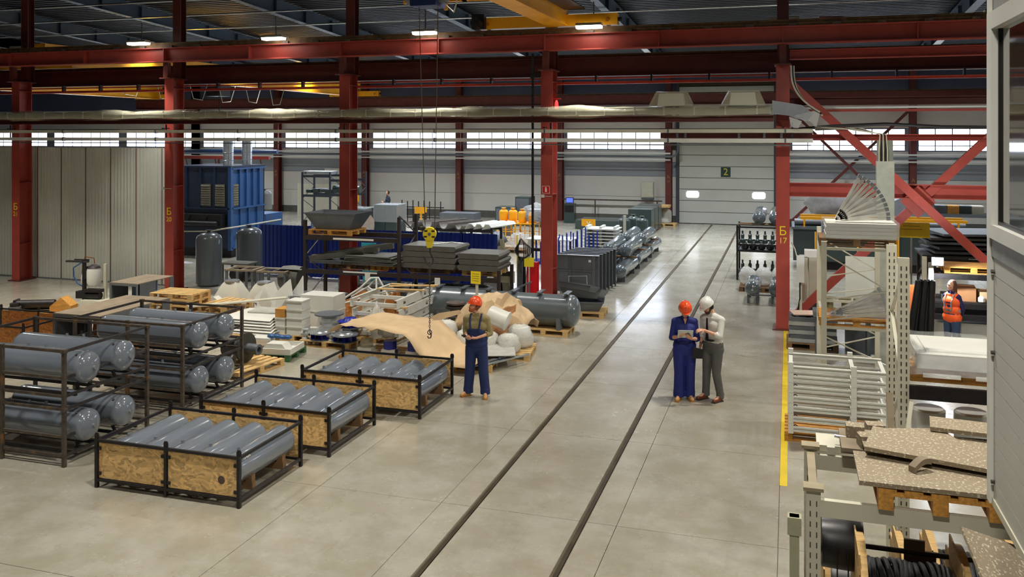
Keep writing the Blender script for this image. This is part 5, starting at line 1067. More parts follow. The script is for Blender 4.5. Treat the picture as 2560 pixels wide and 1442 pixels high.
for x, s_ in ((-.98, 'left'), (-.32, 'right')):
    t = thing('short_tank', 'short grey tank on feet on the floor near pillar Б 17, %s of two' % s_, 'tank', (x, 25.7, .42), 0, 'short tanks near pillar Б 17')
    ob('tank_body', b().tank((0, 0, 0), (0, 1.5, 0), .215, 26, .8), m_tankp, t)
    for yy in (.25, 1.2): ob('foot', b().box(-.15, -.09, yy - .05, yy + .05, -.42, -.14).box(.09, .15, yy - .05, yy + .05, -.42, -.14), m_tankd, t)
    ob('end_boss', b().cyl((0, .02, 0), (0, -.03, 0), .03, 8), m_silver, t)
solo('cross_strut', b().box(-.93, -.37, 25.75, 25.79, .25, .29), m_grey, 'thin grey strut joining the two short tanks', 'strut')
pallet(-.75, 28.2, 0, 0, 'pallet under the white wrapped bundles in front of the stillage', 1.4, .9, m_woodd)
for k in range(3): blob('wrapped_bundle', (-1.22 + .48 * k, 28.2, .42), (.26, .4, .28), m_filmw, 'white wrapped bundle in front of the black stillage, %s' % ['left', 'middle', 'right'][k], 'bundle', 30 + k, .1, grp='white bundles before the stillage')
# beside pillar 17
t = thing('switch_box', 'white switch box with cables right of pillar Б 17', 'box', (.26, 22.6, 1.2)); ob('housing', b().box(-.08, .1, -.08, .08, 0, .64), m_white, t)
ob('cable', b().tube([(-.08, .0, .64), (-.12, .0, .8), (-.2, .1, .95)], .015), m_beige, t); ob('cable', b().tube([(0, 0, 0), (.0, 0, -.4), (-.08, .05, -.9), (-.05, .05, -1.15)], .018), m_rub, t)
solo('mount_post', b().box(-.03, .03, -.03, .03, 0, 1.2), m_beige, 'beige post carrying the white switch box', 'post', (.28, 22.62, 0))
for i, (x, w, z0, z1, l_) in enumerate(((.36, .2, 0, 1.7, 'narrow tall, left'), (.66, .36, .55, 1.68, 'wide, right'))):
    t = thing('beige_cabinet', 'beige steel cabinet behind pillar Б 17, %s' % l_, 'cabinet', (x, 23.7, z0), 0); ob('body', b().box(-w / 2, w / 2, -.2, .2, 0, z1 - z0), m_beige, t); ob('door_leaf', b().box(-w / 2 + .02, w / 2 - .02, -.215, -.2, .04, z1 - z0 - .04), m_beige, t)
solo('cabinet_stand', b().box(-.3, .3, -.22, .22, 0, .55), m_cast, 'dark stand under the wide beige cabinet', 'stand', (.66, 23.7, 0))
solo('carton', b().box(-.22, .2, -.2, .2, 0, .17), m_paperw, 'open white carton on top of the beige cabinets', 'box', (.60, 23.7, 1.685))
pallet(.50, 21.1, 0, 0, 'pallet under the grey grille stack right of pillar Б 17', 1.1, .9, m_woodd)
for k in range(6): 
    t = thing('grille_panel', 'grey slotted grille panel in the stack right of pillar Б 17, %s' % ['lowest', 'second up', 'third up', 'fourth up', 'fifth up', 'topmost'][k], 'panel', (.50 + .02 * (k % 2), 21.1, .15 + .095 * k), .03 * (k % 3 - 1), 'grille panels by pillar Б 17')
    ob('frame_edge', b().box(-.5, .5, -.4, -.38, 0, .09).box(-.5, .5, .38, .4, 0, .09), m_grey if k % 2 else m_silver, t)
    for j in range(5): ob('slat', b().box(-.5 + .22 * j, -.38 + .22 * j, -.38, .38, .02, .07), m_gcab if k == 5 else m_grey, t)
solo('flat_plate', b().cb((0, 0, 0), (.8, .5, .02), .2), M('salmon_plate', (210, 176, 152), .5), 'pale pinkish plate on top of the grille stack', 'plate', (.45, 21.15, .74))
# dark container, yellow rails
t = thing('dark_container', 'long dark container with yellow rails behind pillar Б 17', 'container', (0, 33, 0)); ob('body', b().box(.15, 5.8, 0, 2.0, .3, 1.42), m_gcab, t); ob('top_rim', b().box(.1, 5.85, -.05, 2.05, 1.42, 1.5), m_tankp, t)
for x in (.9, 2.3, 3.6, 4.9): ob('yellow_post', b().box(x - .03, x + .03, -.09, -.05, .1, 1.35), m_yel, t)
ob('skid', b().box(.3, 5.6, .1, .25, 0, .3).box(.3, 5.6, 1.7, 1.85, 0, .3), m_black, t); ob('roller', b().cyl((.2, .6, 1.62), (5.8, .6, 1.62), .12, 12), m_grey, t)
ob('yellow_rail', b().box(.4, 5.8, .2, .28, 1.75, 1.85).box(.4, 5.8, 1.2, 1.28, 1.75, 1.85), m_yel, t); ob('rail_stand', b().box(.5, .56, .2, .28, 1.5, 1.75).box(5.5, 5.56, .2, .28, 1.5, 1.75).box(.5, .56, 1.2, 1.28, 1.5, 1.75).box(5.5, 5.56, 1.2, 1.28, 1.5, 1.75), m_yel, t)
blob('grey_tarp', (1.75, 37.5, 2.1), (1.1, .8, .7), M('tarp_grey', (150, 148, 148), .6), 'grey tarpaulin mound behind the dark container', 'tarpaulin', 41, .15)
solo('tarp_base', b().box(-.8, .8, -.6, .6, 0, 1.5), m_gcab, 'dark machine block under the grey tarpaulin', 'machine', (1.75, 37.5, 0))
t = thing('yellow_notice', 'large yellow notice with brown writing behind the cross brace', 'sign', (2.95, 24.2, 0)); ob('post', b().box(-.02, .02, 0, .04, 0, 2.2), m_silver, t); ob('plate', b().box(-.42, .42, -.02, -.005, 2.2, 2.58), m_yelp, t)
for k in range(2): ob('writing_line', b().box(-.2 - .05 * k, .2 + .05 * k, -.023, -.02, 2.48 - .08 * k, 2.495 - .08 * k), M('ink_brown', (150, 130, 50), .7), t)
ob('post', b().box(-.36, -.32, 0, .03, 0, 2.2), m_yel, t)
# beige rack with louvre fans
m_slat = M('louvre_white', (206, 206, 198), .4)
rk = thing('beige_rack', 'tall beige side-braced rack holding louvre fans right of pillar Б 17', 'rack', (0, 0, 0))
for x in (.59, 1.69):
    for y in (16.4, 19.0): ob('upright', b().box(x - .045, x + .045, y - .04, y + .04, 0, 2.93), m_beige, rk)
for y in (16.4, 19.0):
    for z in (2.78, 1.40, .3): ob('frame_strut', b().box(.635, 1.645, y - .015, y + .015, z, z + .05), m_beige, rk)
    for a, c in (((.62, 2.7), (1.66, 2.1)), ((1.66, 2.1), (.62, 1.9)), ((.62, 1.25), (1.66, .8)), ((1.66, .75), (.62, .45)), ((.62, 1.55), (1.66, 1.72))): ob('diagonal', b().bar((a[0], y, a[1]), (c[0], y, c[1]), .03, .02), m_beige, rk)
for x in (.59, 1.69):
    for z in (2.83, 1.42): ob('shelf_beam', b().box(x - .025, x + .025, 16.44, 18.96, z - .1, z), m_beige, rk)
pallet(1.14, 17.0, 2.832, 0, 'pallet on top of the tall beige rack', 1.25, .9, m_woodd); pallet(1.14, 17.0, 1.422, 0, 'pallet on the middle shelf of the tall beige rack', 1.25, .9, m_woodo)
for k in range(4): solo('wrapped_slab', b().box(-.58, .58, -.42, .42, 0, .062), m_white, 'white slab in film on top of the beige rack, %s' % ['lowest', 'second up', 'third up', 'topmost'][k], 'slab', (1.2 + .01 * (k % 2), 16.95, 2.98 + .066 * k), 0, 'white slabs on the beige rack')
solo('slab_film', b().grid(lambda u, v: (1.2 + (.62 + .03 * noise.noise(Vector((u * 9, v * 6, 1)))) * max(-1, min(1, 1.5 * math.cos(6.283 * u))), 16.95 + (.46 + .02 * noise.noise(Vector((u * 9, v * 9, 4)))) * max(-1, min(1, 1.5 * math.sin(6.283 * u))), 2.97 + .31 * v), 40, 4), m_film, 'clear film wrapped around the white slabs on the beige rack', 'film')
def fanl(px, py, pz, r, a0, a1, n, lab, grp):
    for k in range(n):
        a = a0 + (a1 - a0) * k / (n - 1)
        t = thing('louvre_slat', lab % ['first', 'second', 'third', 'fourth', 'fifth', 'sixth', 'seventh', 'eighth', 'ninth', 'tenth', 'eleventh', 'twelfth'][k], 'slat', (px, py + .02 * (k % 2), pz), 0, grp); t.rotation_euler = (0, -a, 0)
        ob('slat_body', b().box(.02, r, -.05, .05, -.008, .008).box(.1, r, -.055, -.045, -.024, .024), m_slat, t); ob('end_bracket', b().box(r, r + .06, -.06, .06, -.03, .03), m_silver, t); ob('pivot_plate', b().box(.18, .22, -.06, -.0555, -.012, .012), m_black, t)
fanl(.78, 16.75, 3.28, .86, R(62), R(3), 12, 'white louvre slat in the upper fan, %s from the left', 'louvre slats of the upper fan')
fanl(.70, 16.75, 1.60, .92, R(30), R(1), 9, 'film-wrapped louvre slat in the lower fan, %s from the top', 'louvre slats of the lower fan')
solo('fan_film', b().grid(lambda u, v: (.62 + 1.05 * u, 16.58 - .02 * math.sin(9 * u + 5 * v) - .01 * noise.noise(Vector((u * 12, v * 12, 1))), 1.585 + (.06 + .50 * u) * v), 20, 12), m_film, 'clear film hanging over the lower louvre fan', 'film')
solo('blue_box', b().box(-.07, .07, -.1, .1, 0, .12), m_mblue, 'small blue box at the left top corner of the beige rack', 'box', (.66, 17.5, 2.98))
solo('white_sheet', b().box(-.35, .35, -.01, .01, 0, 1.5), m_white, 'white board standing behind the beige rack', 'board', (1.55, 20.9, .6), 0)
solo('sheet_stand', b().box(-.35, .35, -.2, .2, 0, .6), m_grey, 'grey block carrying the white board behind the beige rack', 'block', (1.55, 20.9, 0), 0)
for k in range(3): solo('spool', b().lathe([(.13, 0), (.13, .04), (.07, .05), (.07, .22), (.13, .23), (.13, .27)], n=14), M('brass_wire', (140, 128, 90), .5, .3), 'brass-coloured spool seen through the beige rack, %s' % ['left', 'middle', 'right'][k], 'spool', (.85 + .3 * k, 20.2, 1.02), 0, 'spools behind the beige rack')
solo('spool_table', b().box(-.6, .6, -.3, .3, .9, 1.0).box(-.55, -.48, -.25, .25, 0, .9).box(.48, .55, -.25, .25, 0, .9), m_grey, 'grey table with brass spools behind the beige rack', 'table', (1.1, 20.2, 0))
t = thing('cable_riser', 'tall pale grey cable riser panel beside the cross brace', 'cable riser', (1.9, 19.7, 0)); ob('cover', b().box(-.17, .17, -.1, .1, 0, 4.25), M('riser_grey', (168, 172, 162), .5), t); ob('upper_cover', b().box(-.15, .15, -.06, .1, 4.25, 4.68), M('riser_grey_dark', (120, 126, 116), .5), t)
for k in range(5): ob('cable', b().tube([(-.12 + .04 * k, -.08, 4.0), (-.12 + .04 * k, -.09, 4.5), (-.1 + .03 * k, -.05, 4.8), (-.4 - .1 * k, .6, 4.93), (-1.3, 2.4, 4.9 + .02 * k)], .012, 6), (m_beige, m_black)[k % 2], t)
solo('cable_run', b().tube([(.2, 22.6, 4.93), (1.0, 22.5, 5.0), (2.2, 22.6, 5.05), (3.4, 22.6, 4.98), (5.6, 22.6, 4.95)], .04), m_rub, 'black cable run sagging above the window strip on the right', 'cable')
# stack of white welded frames beside the yellow line
pallet(.66, 14.95, 0, 0, 'pallet under the stack of white welded frames', 1.45, .95, m_woodo)
for k in range(7):
    z = .15 + .158 * k
    t = thing('welded_frame', 'white welded frame beside the yellow line, %s of the stack' % ['lowest', 'second up', 'third up', 'fourth up', 'fifth up', 'sixth up', 'topmost'][k], 'frame', (0, 14.42, z), 0, 'stack of white welded frames')
    for y in (.03, .9): ob('long_member', b().box(.0, 1.42, y - .03, y + .03, .02, .035).box(.0, 1.42, y - .03, y + .03, .075, .09).box(0, 1.42, y - .006, y + .006, .035, .075), m_white, t)
    for x in (.03, .95, 1.39): ob('cross_member', b().box(x - .03, x + .03, .06, .87, .02, .06), m_white, t)
    for x in (.03, .95):
        for y in (0, .93): ob('stacking_post', b().box(x - .04, x + .04, y - .035, y + .035, 0, .155), m_white, t)
    if k < 6: ob('spring_part', b().tube([(.1 + .03 * math.cos(a), .15, .05 + .035 * math.sin(a)) for a in [i * .7 for i in range(9)]], .008, 5), m_black, t)
# near beige rack upright with black beams
rk = thing('beige_rack', 'near beige slotted rack with black beams beside the white cabin', 'rack', (0, 0, 0))
for x in (1.12, 3.9):
    for y in (9.8, 10.9):
        ob('upright', b().box(x - .055, x + .055, y - .03, y + .03, 0, 3.55), m_beige, rk)
        ob('slot_row', (lambda q: [q.box(x + dx - .006, x + dx + .006, y - .032, y - .029, .2 + .075 * k, .24 + .075 * k) for k in range(44) for dx in (-.025, .025)] and q)(b()), m_cast, rk)['kind'] = 'stuff'
    for k in range(5): ob('diagonal', b().bar((x, 9.82 if k % 2 else 10.88, .4 + .6 * k), (x, 10.88 if k % 2 else 9.82, 1.0 + .6 * k), .035, .02), m_beige, rk)
for z in (2.26, 1.32):
    for y in (9.78, 10.92): ob('shelf_beam', b().box(1.17, 3.85, y - .025, y + .025, z - .14, z), m_black if z > 2 else m_beige, rk)
pallet(1.75, 10.35, 2.262, 0, 'pallet under the wrapped white panel on the black beams', 1.1, .85, m_woodo)
t = thing('panel_pack', 'big white panel pack in clear film on a pallet beside the cabin', 'panel', (1.78, 10.35, 2.408)); ob('panel_body', b().box(-.52, .55, -.46, .46, 0, .15).box(-.42, .45, -.36, .36, .15, .165), m_white, t)
ob('film_wrap', b().grid(lambda u, v: ((.6 - .10 * v + .03 * noise.noise(Vector((u * 14, v * 5, 1)))) * max(-1, min(1, 1.5 * math.cos(6.283 * u))), (.52 - .08 * v) * max(-1, min(1, 1.5 * math.sin(6.283 * u))), -.05 + .25 * v + .02 * noise.noise(Vector((u * 20, v * 3, 5)))), 48, 6), m_film, t)
for k in range(4):
    t = thing('white_drum', 'white wrapped drum on the shelf under the black beam, %s from the left' % ORD[k], 'drum', (1.45 + .42 * k, 10.5, 1.322), 0, 'white drums on the near rack'); ob('drum', b().lathe([(.15, 0), (.17, .02), (.17, .5), (.15, .52), (.04, .52)], n=20), m_white, t); ob('film_wrap', b().lathe([(.18, 0), (.185, .25), (.175, .5)], n=12), m_film, t)
for k in range(2): blob('wrapped_bundle', (1.5 + .5 * k, 9.95, 1.43), (.26, .14, .11), m_filmw, 'crumpled white film bundle in front of the white drums, %s' % ['left', 'right'][k], 'bundle', 50 + k, .2)
solo('dark_angle', b().cb((0, 0, 0), (.5, .05, .03), .3, 0, R(-12)).cb((.1, .05, -.04), (.5, .05, .03), -.5, 0, R(15)), m_cast, 'dark crossed metal strips lying on the film bundles', 'strips', (1.75, 9.85, 1.62))
# racks far right, floodlight, rolls
rk = rack('goods_rack', 'goods rack with black beams behind the woman in the orange vest', (3.02, 5.7), 21.5, 22.5, 1.95, [(0, 1, 1.72), (0, 1, 1.08), (0, 1, .82)], m_beige, .1)
for o in rk.children:
    if o.name.startswith('shelf_beam'): o.data.materials[0] = m_black
ob('shelf_board', b().box(3.08, 5.65, 21.5, 22.5, 1.082, 1.1), m_black, rk); ob('shelf_board', b().box(3.08, 5.65, 21.5, 22.5, .822, .84), m_black, rk)
pallet(3.9, 22.0, 1.722, 0, 'pine pallet on the top of the goods rack beside the floodlight', 1.2, .9, m_woodo)
for i, (x, z, w, h, mm, l_) in enumerate(((3.75, 1.10, .45, .3, m_kraftd, 'large brown'), (4.2, 1.10, .35, .22, m_kraft, 'smaller brown'), (4.6, 1.10, .3, .34, m_paperw, 'white'), (3.4, 1.10, .25, .12, m_cast, 'low dark'), (5.0, 1.10, .3, .2, m_dust, 'grey-brown'))):
    solo('carton', b().box(-w / 2, w / 2, -.25, .25, 0, h).box(-w / 2, w / 2, -.02, .02, h, h + .004), mm, '%s carton on the upper shelf of the goods rack' % l_, 'box', (x, 21.9, z + .001), .1 * (i % 3 - 1))
for i in range(5): solo('small_part', b().lathe([(.04, 0), (.07, .02), (.07, .1), (.03, .14)], n=10), (m_paperw, m_cast)[i % 2], 'small part on the goods rack shelf front, %s from the left' % lb[i], 'part', (4.05 + .18 * i, 21.6, 1.10), 0, 'small parts on the goods rack')
for i, (x, y, mm, l_) in enumerate(((3.25, 21.85, m_white, 'left'), (3.95, 21.9, m_white, 'middle, with a blue base'), (4.6, 21.9, m_filmg, 'right'))):
    solo('floor_box', b().box(-.28, .28, -.2, .2, .1, .6), mm, 'white box on the floor under the goods rack, %s' % l_, 'box', (x, y, 0)); solo('box_base', b().box(-.29, .29, -.21, .21, 0, .1), m_blue if i == 1 else m_woodd, 'low base under the white floor box, %s' % l_.split(',')[0], 'base', (x, y, 0))
t = thing('floodlight', 'blazing white floodlight at the top left of the goods rack', 'lamp', (3.12, 21.25, 2.0)); ob('housing', b().box(-.12, .12, .0, .08, -.08, .1), m_black, t); ob('lens', b().box(-.10, .10, -.02, 0, -.06, .08), M('flood_glow', (235, 248, 255), .3, emit=90), t); ob('arm', b().box(-.02, .02, .05, .25, -.12, -.06), m_black, t)
l = bpy.data.lights.new('floodlight_beam', 'POINT'); l.energy = 170; l.color = (.86, .95, 1); l.shadow_soft_size = .05; lo = bpy.data.objects.new('floodlight_beam', l); lo.location = (3.12, 21.12, 2.02); link(lo)
for k in range(5):
    t = thing('black_roll', 'black roll leaning between the beige racks, %s from the left' % ORD[k], 'roll', (2.42 + .11 * k, 20.6 + .05 * (k % 2), .02), 0, 'black rolls'); t.rotation_euler = (R(-6), R(9 - 1.5 * k), 0); ob('roll', b().cyl((0, 0, 0), (0, 0, 1.65 - .1 * (k % 2)), .07, 12), m_rub, t); ob('core', b().cyl((0, 0, 1.5), (0, 0, 1.67), .03, 8), m_black, t)
solo('orange_board', b().box(-.25, .25, -.02, .02, 0, 1.45), M('orange_board', (214, 104, 52), .5), 'orange board standing behind the black rolls', 'board', (2.5, 21.4, 0))
t = thing('grey_cabinet', 'pale grey steel cabinet beyond the near beige rack post', 'cabinet', (2.15, 21.9, 0)); ob('body', b().box(-.3, .3, -.2, .2, 0, 1.85), m_beige, t); ob('door_leaf', b().box(-.27, .27, -.22, -.2, .1, 1.8), M('riser_grey', (168, 172, 162), .5), t)
for k in range(6):
    solo('steel_plate', b().cb((0, 0, 0), (3.0 - .2 * (k % 3), 1.6, .06), .1), (m_cast, m_grey)[k % 2], 'dark steel plate in the raised pile behind the goods rack, %s' % ['lowest', 'second up', 'third up', 'fourth up', 'fifth up', 'topmost'][k], 'plate', (4.9 + .1 * (k % 2), 26.5, 1.55 + .12 * k), .1 * (k % 3 - 1), 'steel plates behind the goods rack')
rack('plate_rack', 'dark rack under the steel plate pile at the right', (3.5, 6.3), 25.8, 27.2, 1.5, [(0, 1, 1.5)], m_rackd)
for i, (x, y, h) in enumerate(((5.2, 36.5, 2.6), (7.3, 36.5, 2.3))): rack('shelf_rack', 'grey shelf rack far behind the cross brace, %s' % ['left', 'right'][i], (x, x + 2.0), y, y + .8, h, [(0, 1, h - .1), (0, 1, h - .8), (0, 1, .8)], m_grey)
for k in range(5): solo('stored_box', b().box(-.2, .2, -.25, .25, 0, .3), (m_grey, m_woodo, m_gcab, m_beige, m_dust)[k], 'box on the far grey shelf rack, %s from the left' % ORD[k], 'box', (5.5 + .42 * k if k < 4 else 7.6, 36.9, 1.802 if k < 4 else 1.502), 0, 'boxes on the far grey racks')
solo('grey_chute', b().prism([(-.8, 0), (.8, 0), (.8, .9), (.3, 1.1), (-.8, .5)], -.5, .5, 'y'), M('chute_grey', (140, 144, 150), .5), 'pale grey sheet chute left of the far shelf racks', 'chute', (4.3, 36.6, 1.6))
solo('chute_stand', b().box(-.7, .7, -.45, .45, 0, 1.6), m_gcab, 'dark stand under the pale grey chute', 'stand', (4.3, 36.6, 0))
solo('wall_heater', b().box(-.45, .45, -.1, 0, 0, .55), m_grey, 'grey wall unit on the far wall right of the numbered door', 'heater', (1.1, 47.92, 1.7))
solo('wall_heater', b().box(-.45, .45, -.1, 0, 0, .55), m_grey, 'grey wall unit on the far wall behind the cross brace', 'heater', (5.0, 47.92, 1.7))

# ---------------------------------------------------------------- front right rack with reels, cabin
rk = thing('front_rack', 'beige rack in the lower right corner with cable reels and boards', 'rack', (0, 0, 0))
for x in (.17, 2.95):
    for y in (6.76, 7.66):
        ob('upright', b().box(x - .05, x + .05, y - .035, y + .035, 0, 2.24), m_beige, rk); ob('post_cap', b().box(x - .07, x + .07, y - .06, y + .06, 2.24, 2.265), M('cap_tan', (150, 138, 112), .7), rk)
        ob('slot_row', (lambda q: [q.box(x + dx - .004, x + dx + .004, y - .037, y - .034, .1 + .075 * k, .14 + .075 * k) for k in range(28) for dx in (-.022, .022)] and q)(b()), m_cast, rk)['kind'] = 'stuff'
    ob('frame_strut', b().box(x - .015, x + .015, 6.8, 7.62, 2.1, 2.14), m_beige, rk); ob('frame_strut', b().box(x - .03, x + .03, 6.8, 7.62, 2.2, 2.22), M('cap_tan', (150, 138, 112), .7), rk)
    for z0, z1, a, c in ((.3, .9, 6.8, 7.62), (.9, 1.5, 7.62, 6.8), (1.5, 2.05, 6.8, 7.62)): ob('diagonal', b().bar((x, a, z0), (x, c, z1), .035, .02), m_beige, rk)
for y in (6.74, 7.68): ob('shelf_beam', b().box(.22, 2.9, y - .025, y + .025, 2.06, 2.18), m_beige, rk)
for y, z in ((7.2, 1.18), (7.5, 1.55)): ob('axle_bar', b().cyl((.17, y, z), (2.95, y, z), .02, 10), m_steelb, rk)
for x in (.17, 2.95):
    for y, z in ((7.2, 1.18), (7.5, 1.55)): ob('axle_holder', b().box(x - .03, x + .03, 6.78, 7.64, z - .05, z - .02), m_steelb, rk)
pallet(1.0, 7.27, 2.182, R(90), 'orange pallet under the speckled boards in the lower right', 1.2, .8, m_woodo)
def speck():
    m = bpy.data.materials.new('speckled_board'); m.use_nodes = True; nt = m.node_tree; p = nt.nodes['Principled BSDF']; N = nt.nodes.new; L = nt.links.new
    tc = N('ShaderNodeTexCoord'); v = N('ShaderNodeTexNoise'); v.inputs['Scale'].default_value = 48; v.inputs['Detail'].default_value = 2; L(tc.outputs['Object'], v.inputs['Vector'])
    r = N('ShaderNodeValToRGB'); r.color_ramp.elements[0].position = .57; r.color_ramp.elements[0].color = lin((142, 128, 105)); r.color_ramp.elements[1].position = .66; r.color_ramp.elements[1].color = lin((198, 188, 164)); L(v.outputs[0], r.inputs[0])
    L(r.outputs[0], p.inputs['Base Color']); p.inputs['Roughness'].default_value = .7; return m
m_speck = speck()
for i, (x, y, z, w, d_, a, rx, ry, l_) in enumerate(((1.35, 6.99, 2.345, 1.75, .62, .0, 0, 0, 'lowest, along the front'), (1.3, 7.55, 2.37, 1.5, .5, .05, 0, 0, 'lower rear'), (1.45, 7.22, 2.42, 1.75, .46, -.22, R(3), R(1), 'broad slanting one on top'), (.98, 7.62, 2.40, .55, .4, .3, 0, 0, 'short, at the left rear'),
                                          (1.7, 7.85, 2.44, 1.2, .3, -.12, 0, 0, 'narrow, at the rear'))):
    o = solo('speckled_board', b().box(-w / 2, w / 2, -d_ / 2, d_ / 2, 0, .02).box(-w / 2, w / 2, -d_ / 2, -d_ / 2 + .012, -.012, 0), m_speck, 'dusty speckled board on the corner pallet, %s' % l_, 'board', (x, y, z), a, 'speckled boards'); o.rotation_euler = (rx, ry, a)
for i, (x, y, l_) in enumerate(((.52, 7.78, 'left'), (.68, 7.86, 'right'), (.60, 7.55, 'front'))): solo('foam_block', b().box(-.07, .07, -.06, .06, 0, .09), m_speck, 'small dusty block at the left end of the boards, %s' % l_, 'block', (x, y, 2.33), .1 * i)
solo('foam_rest', b().box(.40, .80, 7.45, 7.95, 2.30, 2.328), m_dust, 'thin dusty board under the small blocks', 'board')
solo('curved_piece', b().prism([(.02 * k, .05 * math.sin(k * .28)) for k in range(9)] + [(.02 * k, .05 * math.sin(k * .28) + .04) for k in range(8, -1, -1)], -.03, .03, 'y'), m_dust, 'small curved brown piece lying on the front speckled board', 'piece', (.85, 6.95, 2.37), R(40))
solo('thin_profile', b().cb((0, 0, .1), (.05, .03, .34), 0, R(-30)), m_dust, 'thin brown profile sticking up behind the boards', 'profile', (.82, 8.05, 2.36)); solo('thin_profile', b().cb((0, 0, .09), (.03, .03, .3), 0, R(-30), R(12)), m_beige, 'thin pale profile leaning next to the brown one', 'profile', (.95, 7.95, 2.36))
solo('round_bar', b().cyl((.36, 7.75, 2.32), (.72, 7.7, 2.30), .014, 10), m_silver, 'bright round steel bar at the left of the boards', 'bar'); 
solo('bar_shelf', b().box(.22, 2.9, 7.70, 8.0, 2.2, 2.25).box(.3, .36, 7.66, 7.7, 2.19, 2.25), m_beige, 'beige angle ledge behind the corner rack', 'ledge')
def reel(x0, x1, y, z, rf, rc, lab, rope=True, cm=None):
    t = thing('cable_reel', lab, 'reel', (0, y, z))
    for x in (x0, x1 - .05):
        f = ob('flange', b().cyl((x, 0, 0), (x + .05, 0, 0), rf, 40), m_wood, t)
        for k in range(7): ob('flange_board', b().box(x - .012, x, -math.sqrt(max(.01, rf * rf - (-rf + (k + .5) * rf * 2 / 7) ** 2)), math.sqrt(max(.01, rf * rf - (-rf + (k + .5) * rf * 2 / 7) ** 2)), -rf + k * rf * 2 / 7 + .005, -rf + (k + 1) * rf * 2 / 7 - .005), m_wood, f)
    ob('core', b().cyl((x0 + .05, 0, 0), (x1 - .05, 0, 0), rc - .03, 24), m_rub, t)
    if rope:
        n = int((x1 - x0 - .12) / .043)
        for k in range(n):
            xx = x0 + .08 + k * .043; ob('cable_turn', b().tube([(xx + .014 * math.sin(a * 2 + k), (rc + .01 * math.sin(3 * a + k)) * math.cos(a), (rc + .01 * math.sin(3 * a + k)) * math.sin(a)) for a in [i * 6.2832 / 36 for i in range(37)]], .021, 8), M('cable_black', (34, 36, 40), .35, 0, .4, 60, .3, 200), t)
    return t
reel(.50, 1.24, 7.2, 1.18, .56, .38, 'cable reel with thick black cable in the lower right corner')
reel(1.50, 2.2, 7.2, 1.18, .56, .40, 'second wooden cable reel at the far right, mostly hidden')
reel(.30, .98, 8.6, .62, .58, .36, 'wooden reel standing on the floor behind the corner rack', False)
reel(1.2, 1.9, 8.7, .62, .58, .42, 'wooden reel with black cable on the floor behind, right one', True)
t = thing('black_drum', 'black plastic roll hung on the axle beside the corner rack post', 'roll', (0, 7.5, 1.55)); ob('roll', b().lathe([(.16, 0), (.19, .01), (.2, .3), (.19, .32), (.03, .33)], (.24, 0, 0), (1, 0, 0), 28), m_rub, t)
for x in (.36, .44): ob('cord', b().tube([(x, -.20, .05), (x, -.21, -.2), (x + .01, -.20, -.9), (x + .02, -.2, -1.5)], .006, 6), m_rub, t)
t = thing('hanging_plate', 'dark plate hanging on the axle behind the front cable reel', 'plate', (.95, 7.5, 1.32)); ob('plate', b().box(-.09, .06, -.01, .01, -.35, .33).box(.06, .14, -.012, .008, -.4, .25), m_dust, t)
solo('short_post', b().box(-.035, .035, -.035, .035, 0, 1.95).box(-.05, .05, -.05, .05, 1.82, 1.95), M('olive_beige', (168, 166, 138), .5), 'short beige post left of the corner rack', 'post', (.04, 6.95, 0))
solo('speckled_sheet', b().cb((0, 0, 0), (.5, .5, .02), .4, R(30), R(20)), m_speck, 'speckled brown sheet leaning under the white cabin', 'sheet', (1.35, 6.35, 2.0))
solo('sheet_rest', b().box(1.1, 1.7, 6.1, 6.6, .0, 1.78), m_grey, 'grey box column under the speckled sheet below the cabin', 'block')

cb = thing('control_cabin', 'white clad control cabin with dark window at the right edge', 'cabin', (1.14, 0, 0))
YE = 5.8
ob('inner_wall', b().box(.03, .08, -2, YE, 2.66, 4.12), M('cabin_core', (90, 90, 86), .6), cb)
pm = b().box(.0, .03, -2, YE - .06, .0, .104).mesh('cladding_plank')
for k in range(13): ob('cladding_plank', pm, M('cabin_cladding', (186, 186, 178), .45, 0, .03, 3), cb, (0, 0, 2.70 + .108 * k))
ob('bottom_trim', b().box(-.008, .035, -2, YE, 2.655, 2.698), m_beige, cb); ob('end_post', b().box(-.02, .06, YE - .05, YE + .02, 2.66, 6.1), m_white, cb)
ob('sill_band', b().box(-.01, .05, -2, YE - .05, 4.105, 4.22), M('band_grey', (140, 142, 138), .5, .2, .15, 8), cb)
wf_ = ob('window_frame', b().box(-.035, .05, -2, YE - .05, 4.22, 4.30).box(-.035, .05, -2, YE - .05, 5.42, 5.52).box(-.035, .05, YE - .17, YE - .05, 4.30, 5.42).box(-.035, .05, 2.4, 2.5, 4.3, 5.42), m_white, cb)
ob('window_gasket', b().box(.0, .03, 2.5, YE - .17, 4.30, 4.32).box(.0, .03, YE - .19, YE - .17, 4.32, 5.42), m_rub, wf_)
ob('glass', b().box(.012, .02, -2, YE - .17, 4.30, 5.42), M('dark_glass', (70, 62, 54), .04, 0, .05, 1, coat=1), cb)
ob('header_panel', b().box(-.005, .05, -2, YE - .05, 5.52, 6.1), M('band_grey', (140, 142, 138), .5, .2, .15, 8), cb); ob('cabin_box', b().box(.09, 2.4, -2, YE, 2.66, 6.1), M('cabin_core', (90, 90, 86), .6), cb)
for z in (2.8, 3.55, 4.02): ob('bolt', b().cyl((-.02, YE - .09, z), (0.0, YE - .09, z), .012, 8), m_steelb, cb)
for y in (1.0, 5.2): ob('leg', b().box(1.8, 1.95, y - .07, y + .07, 0, 2.66), m_grey, cb)

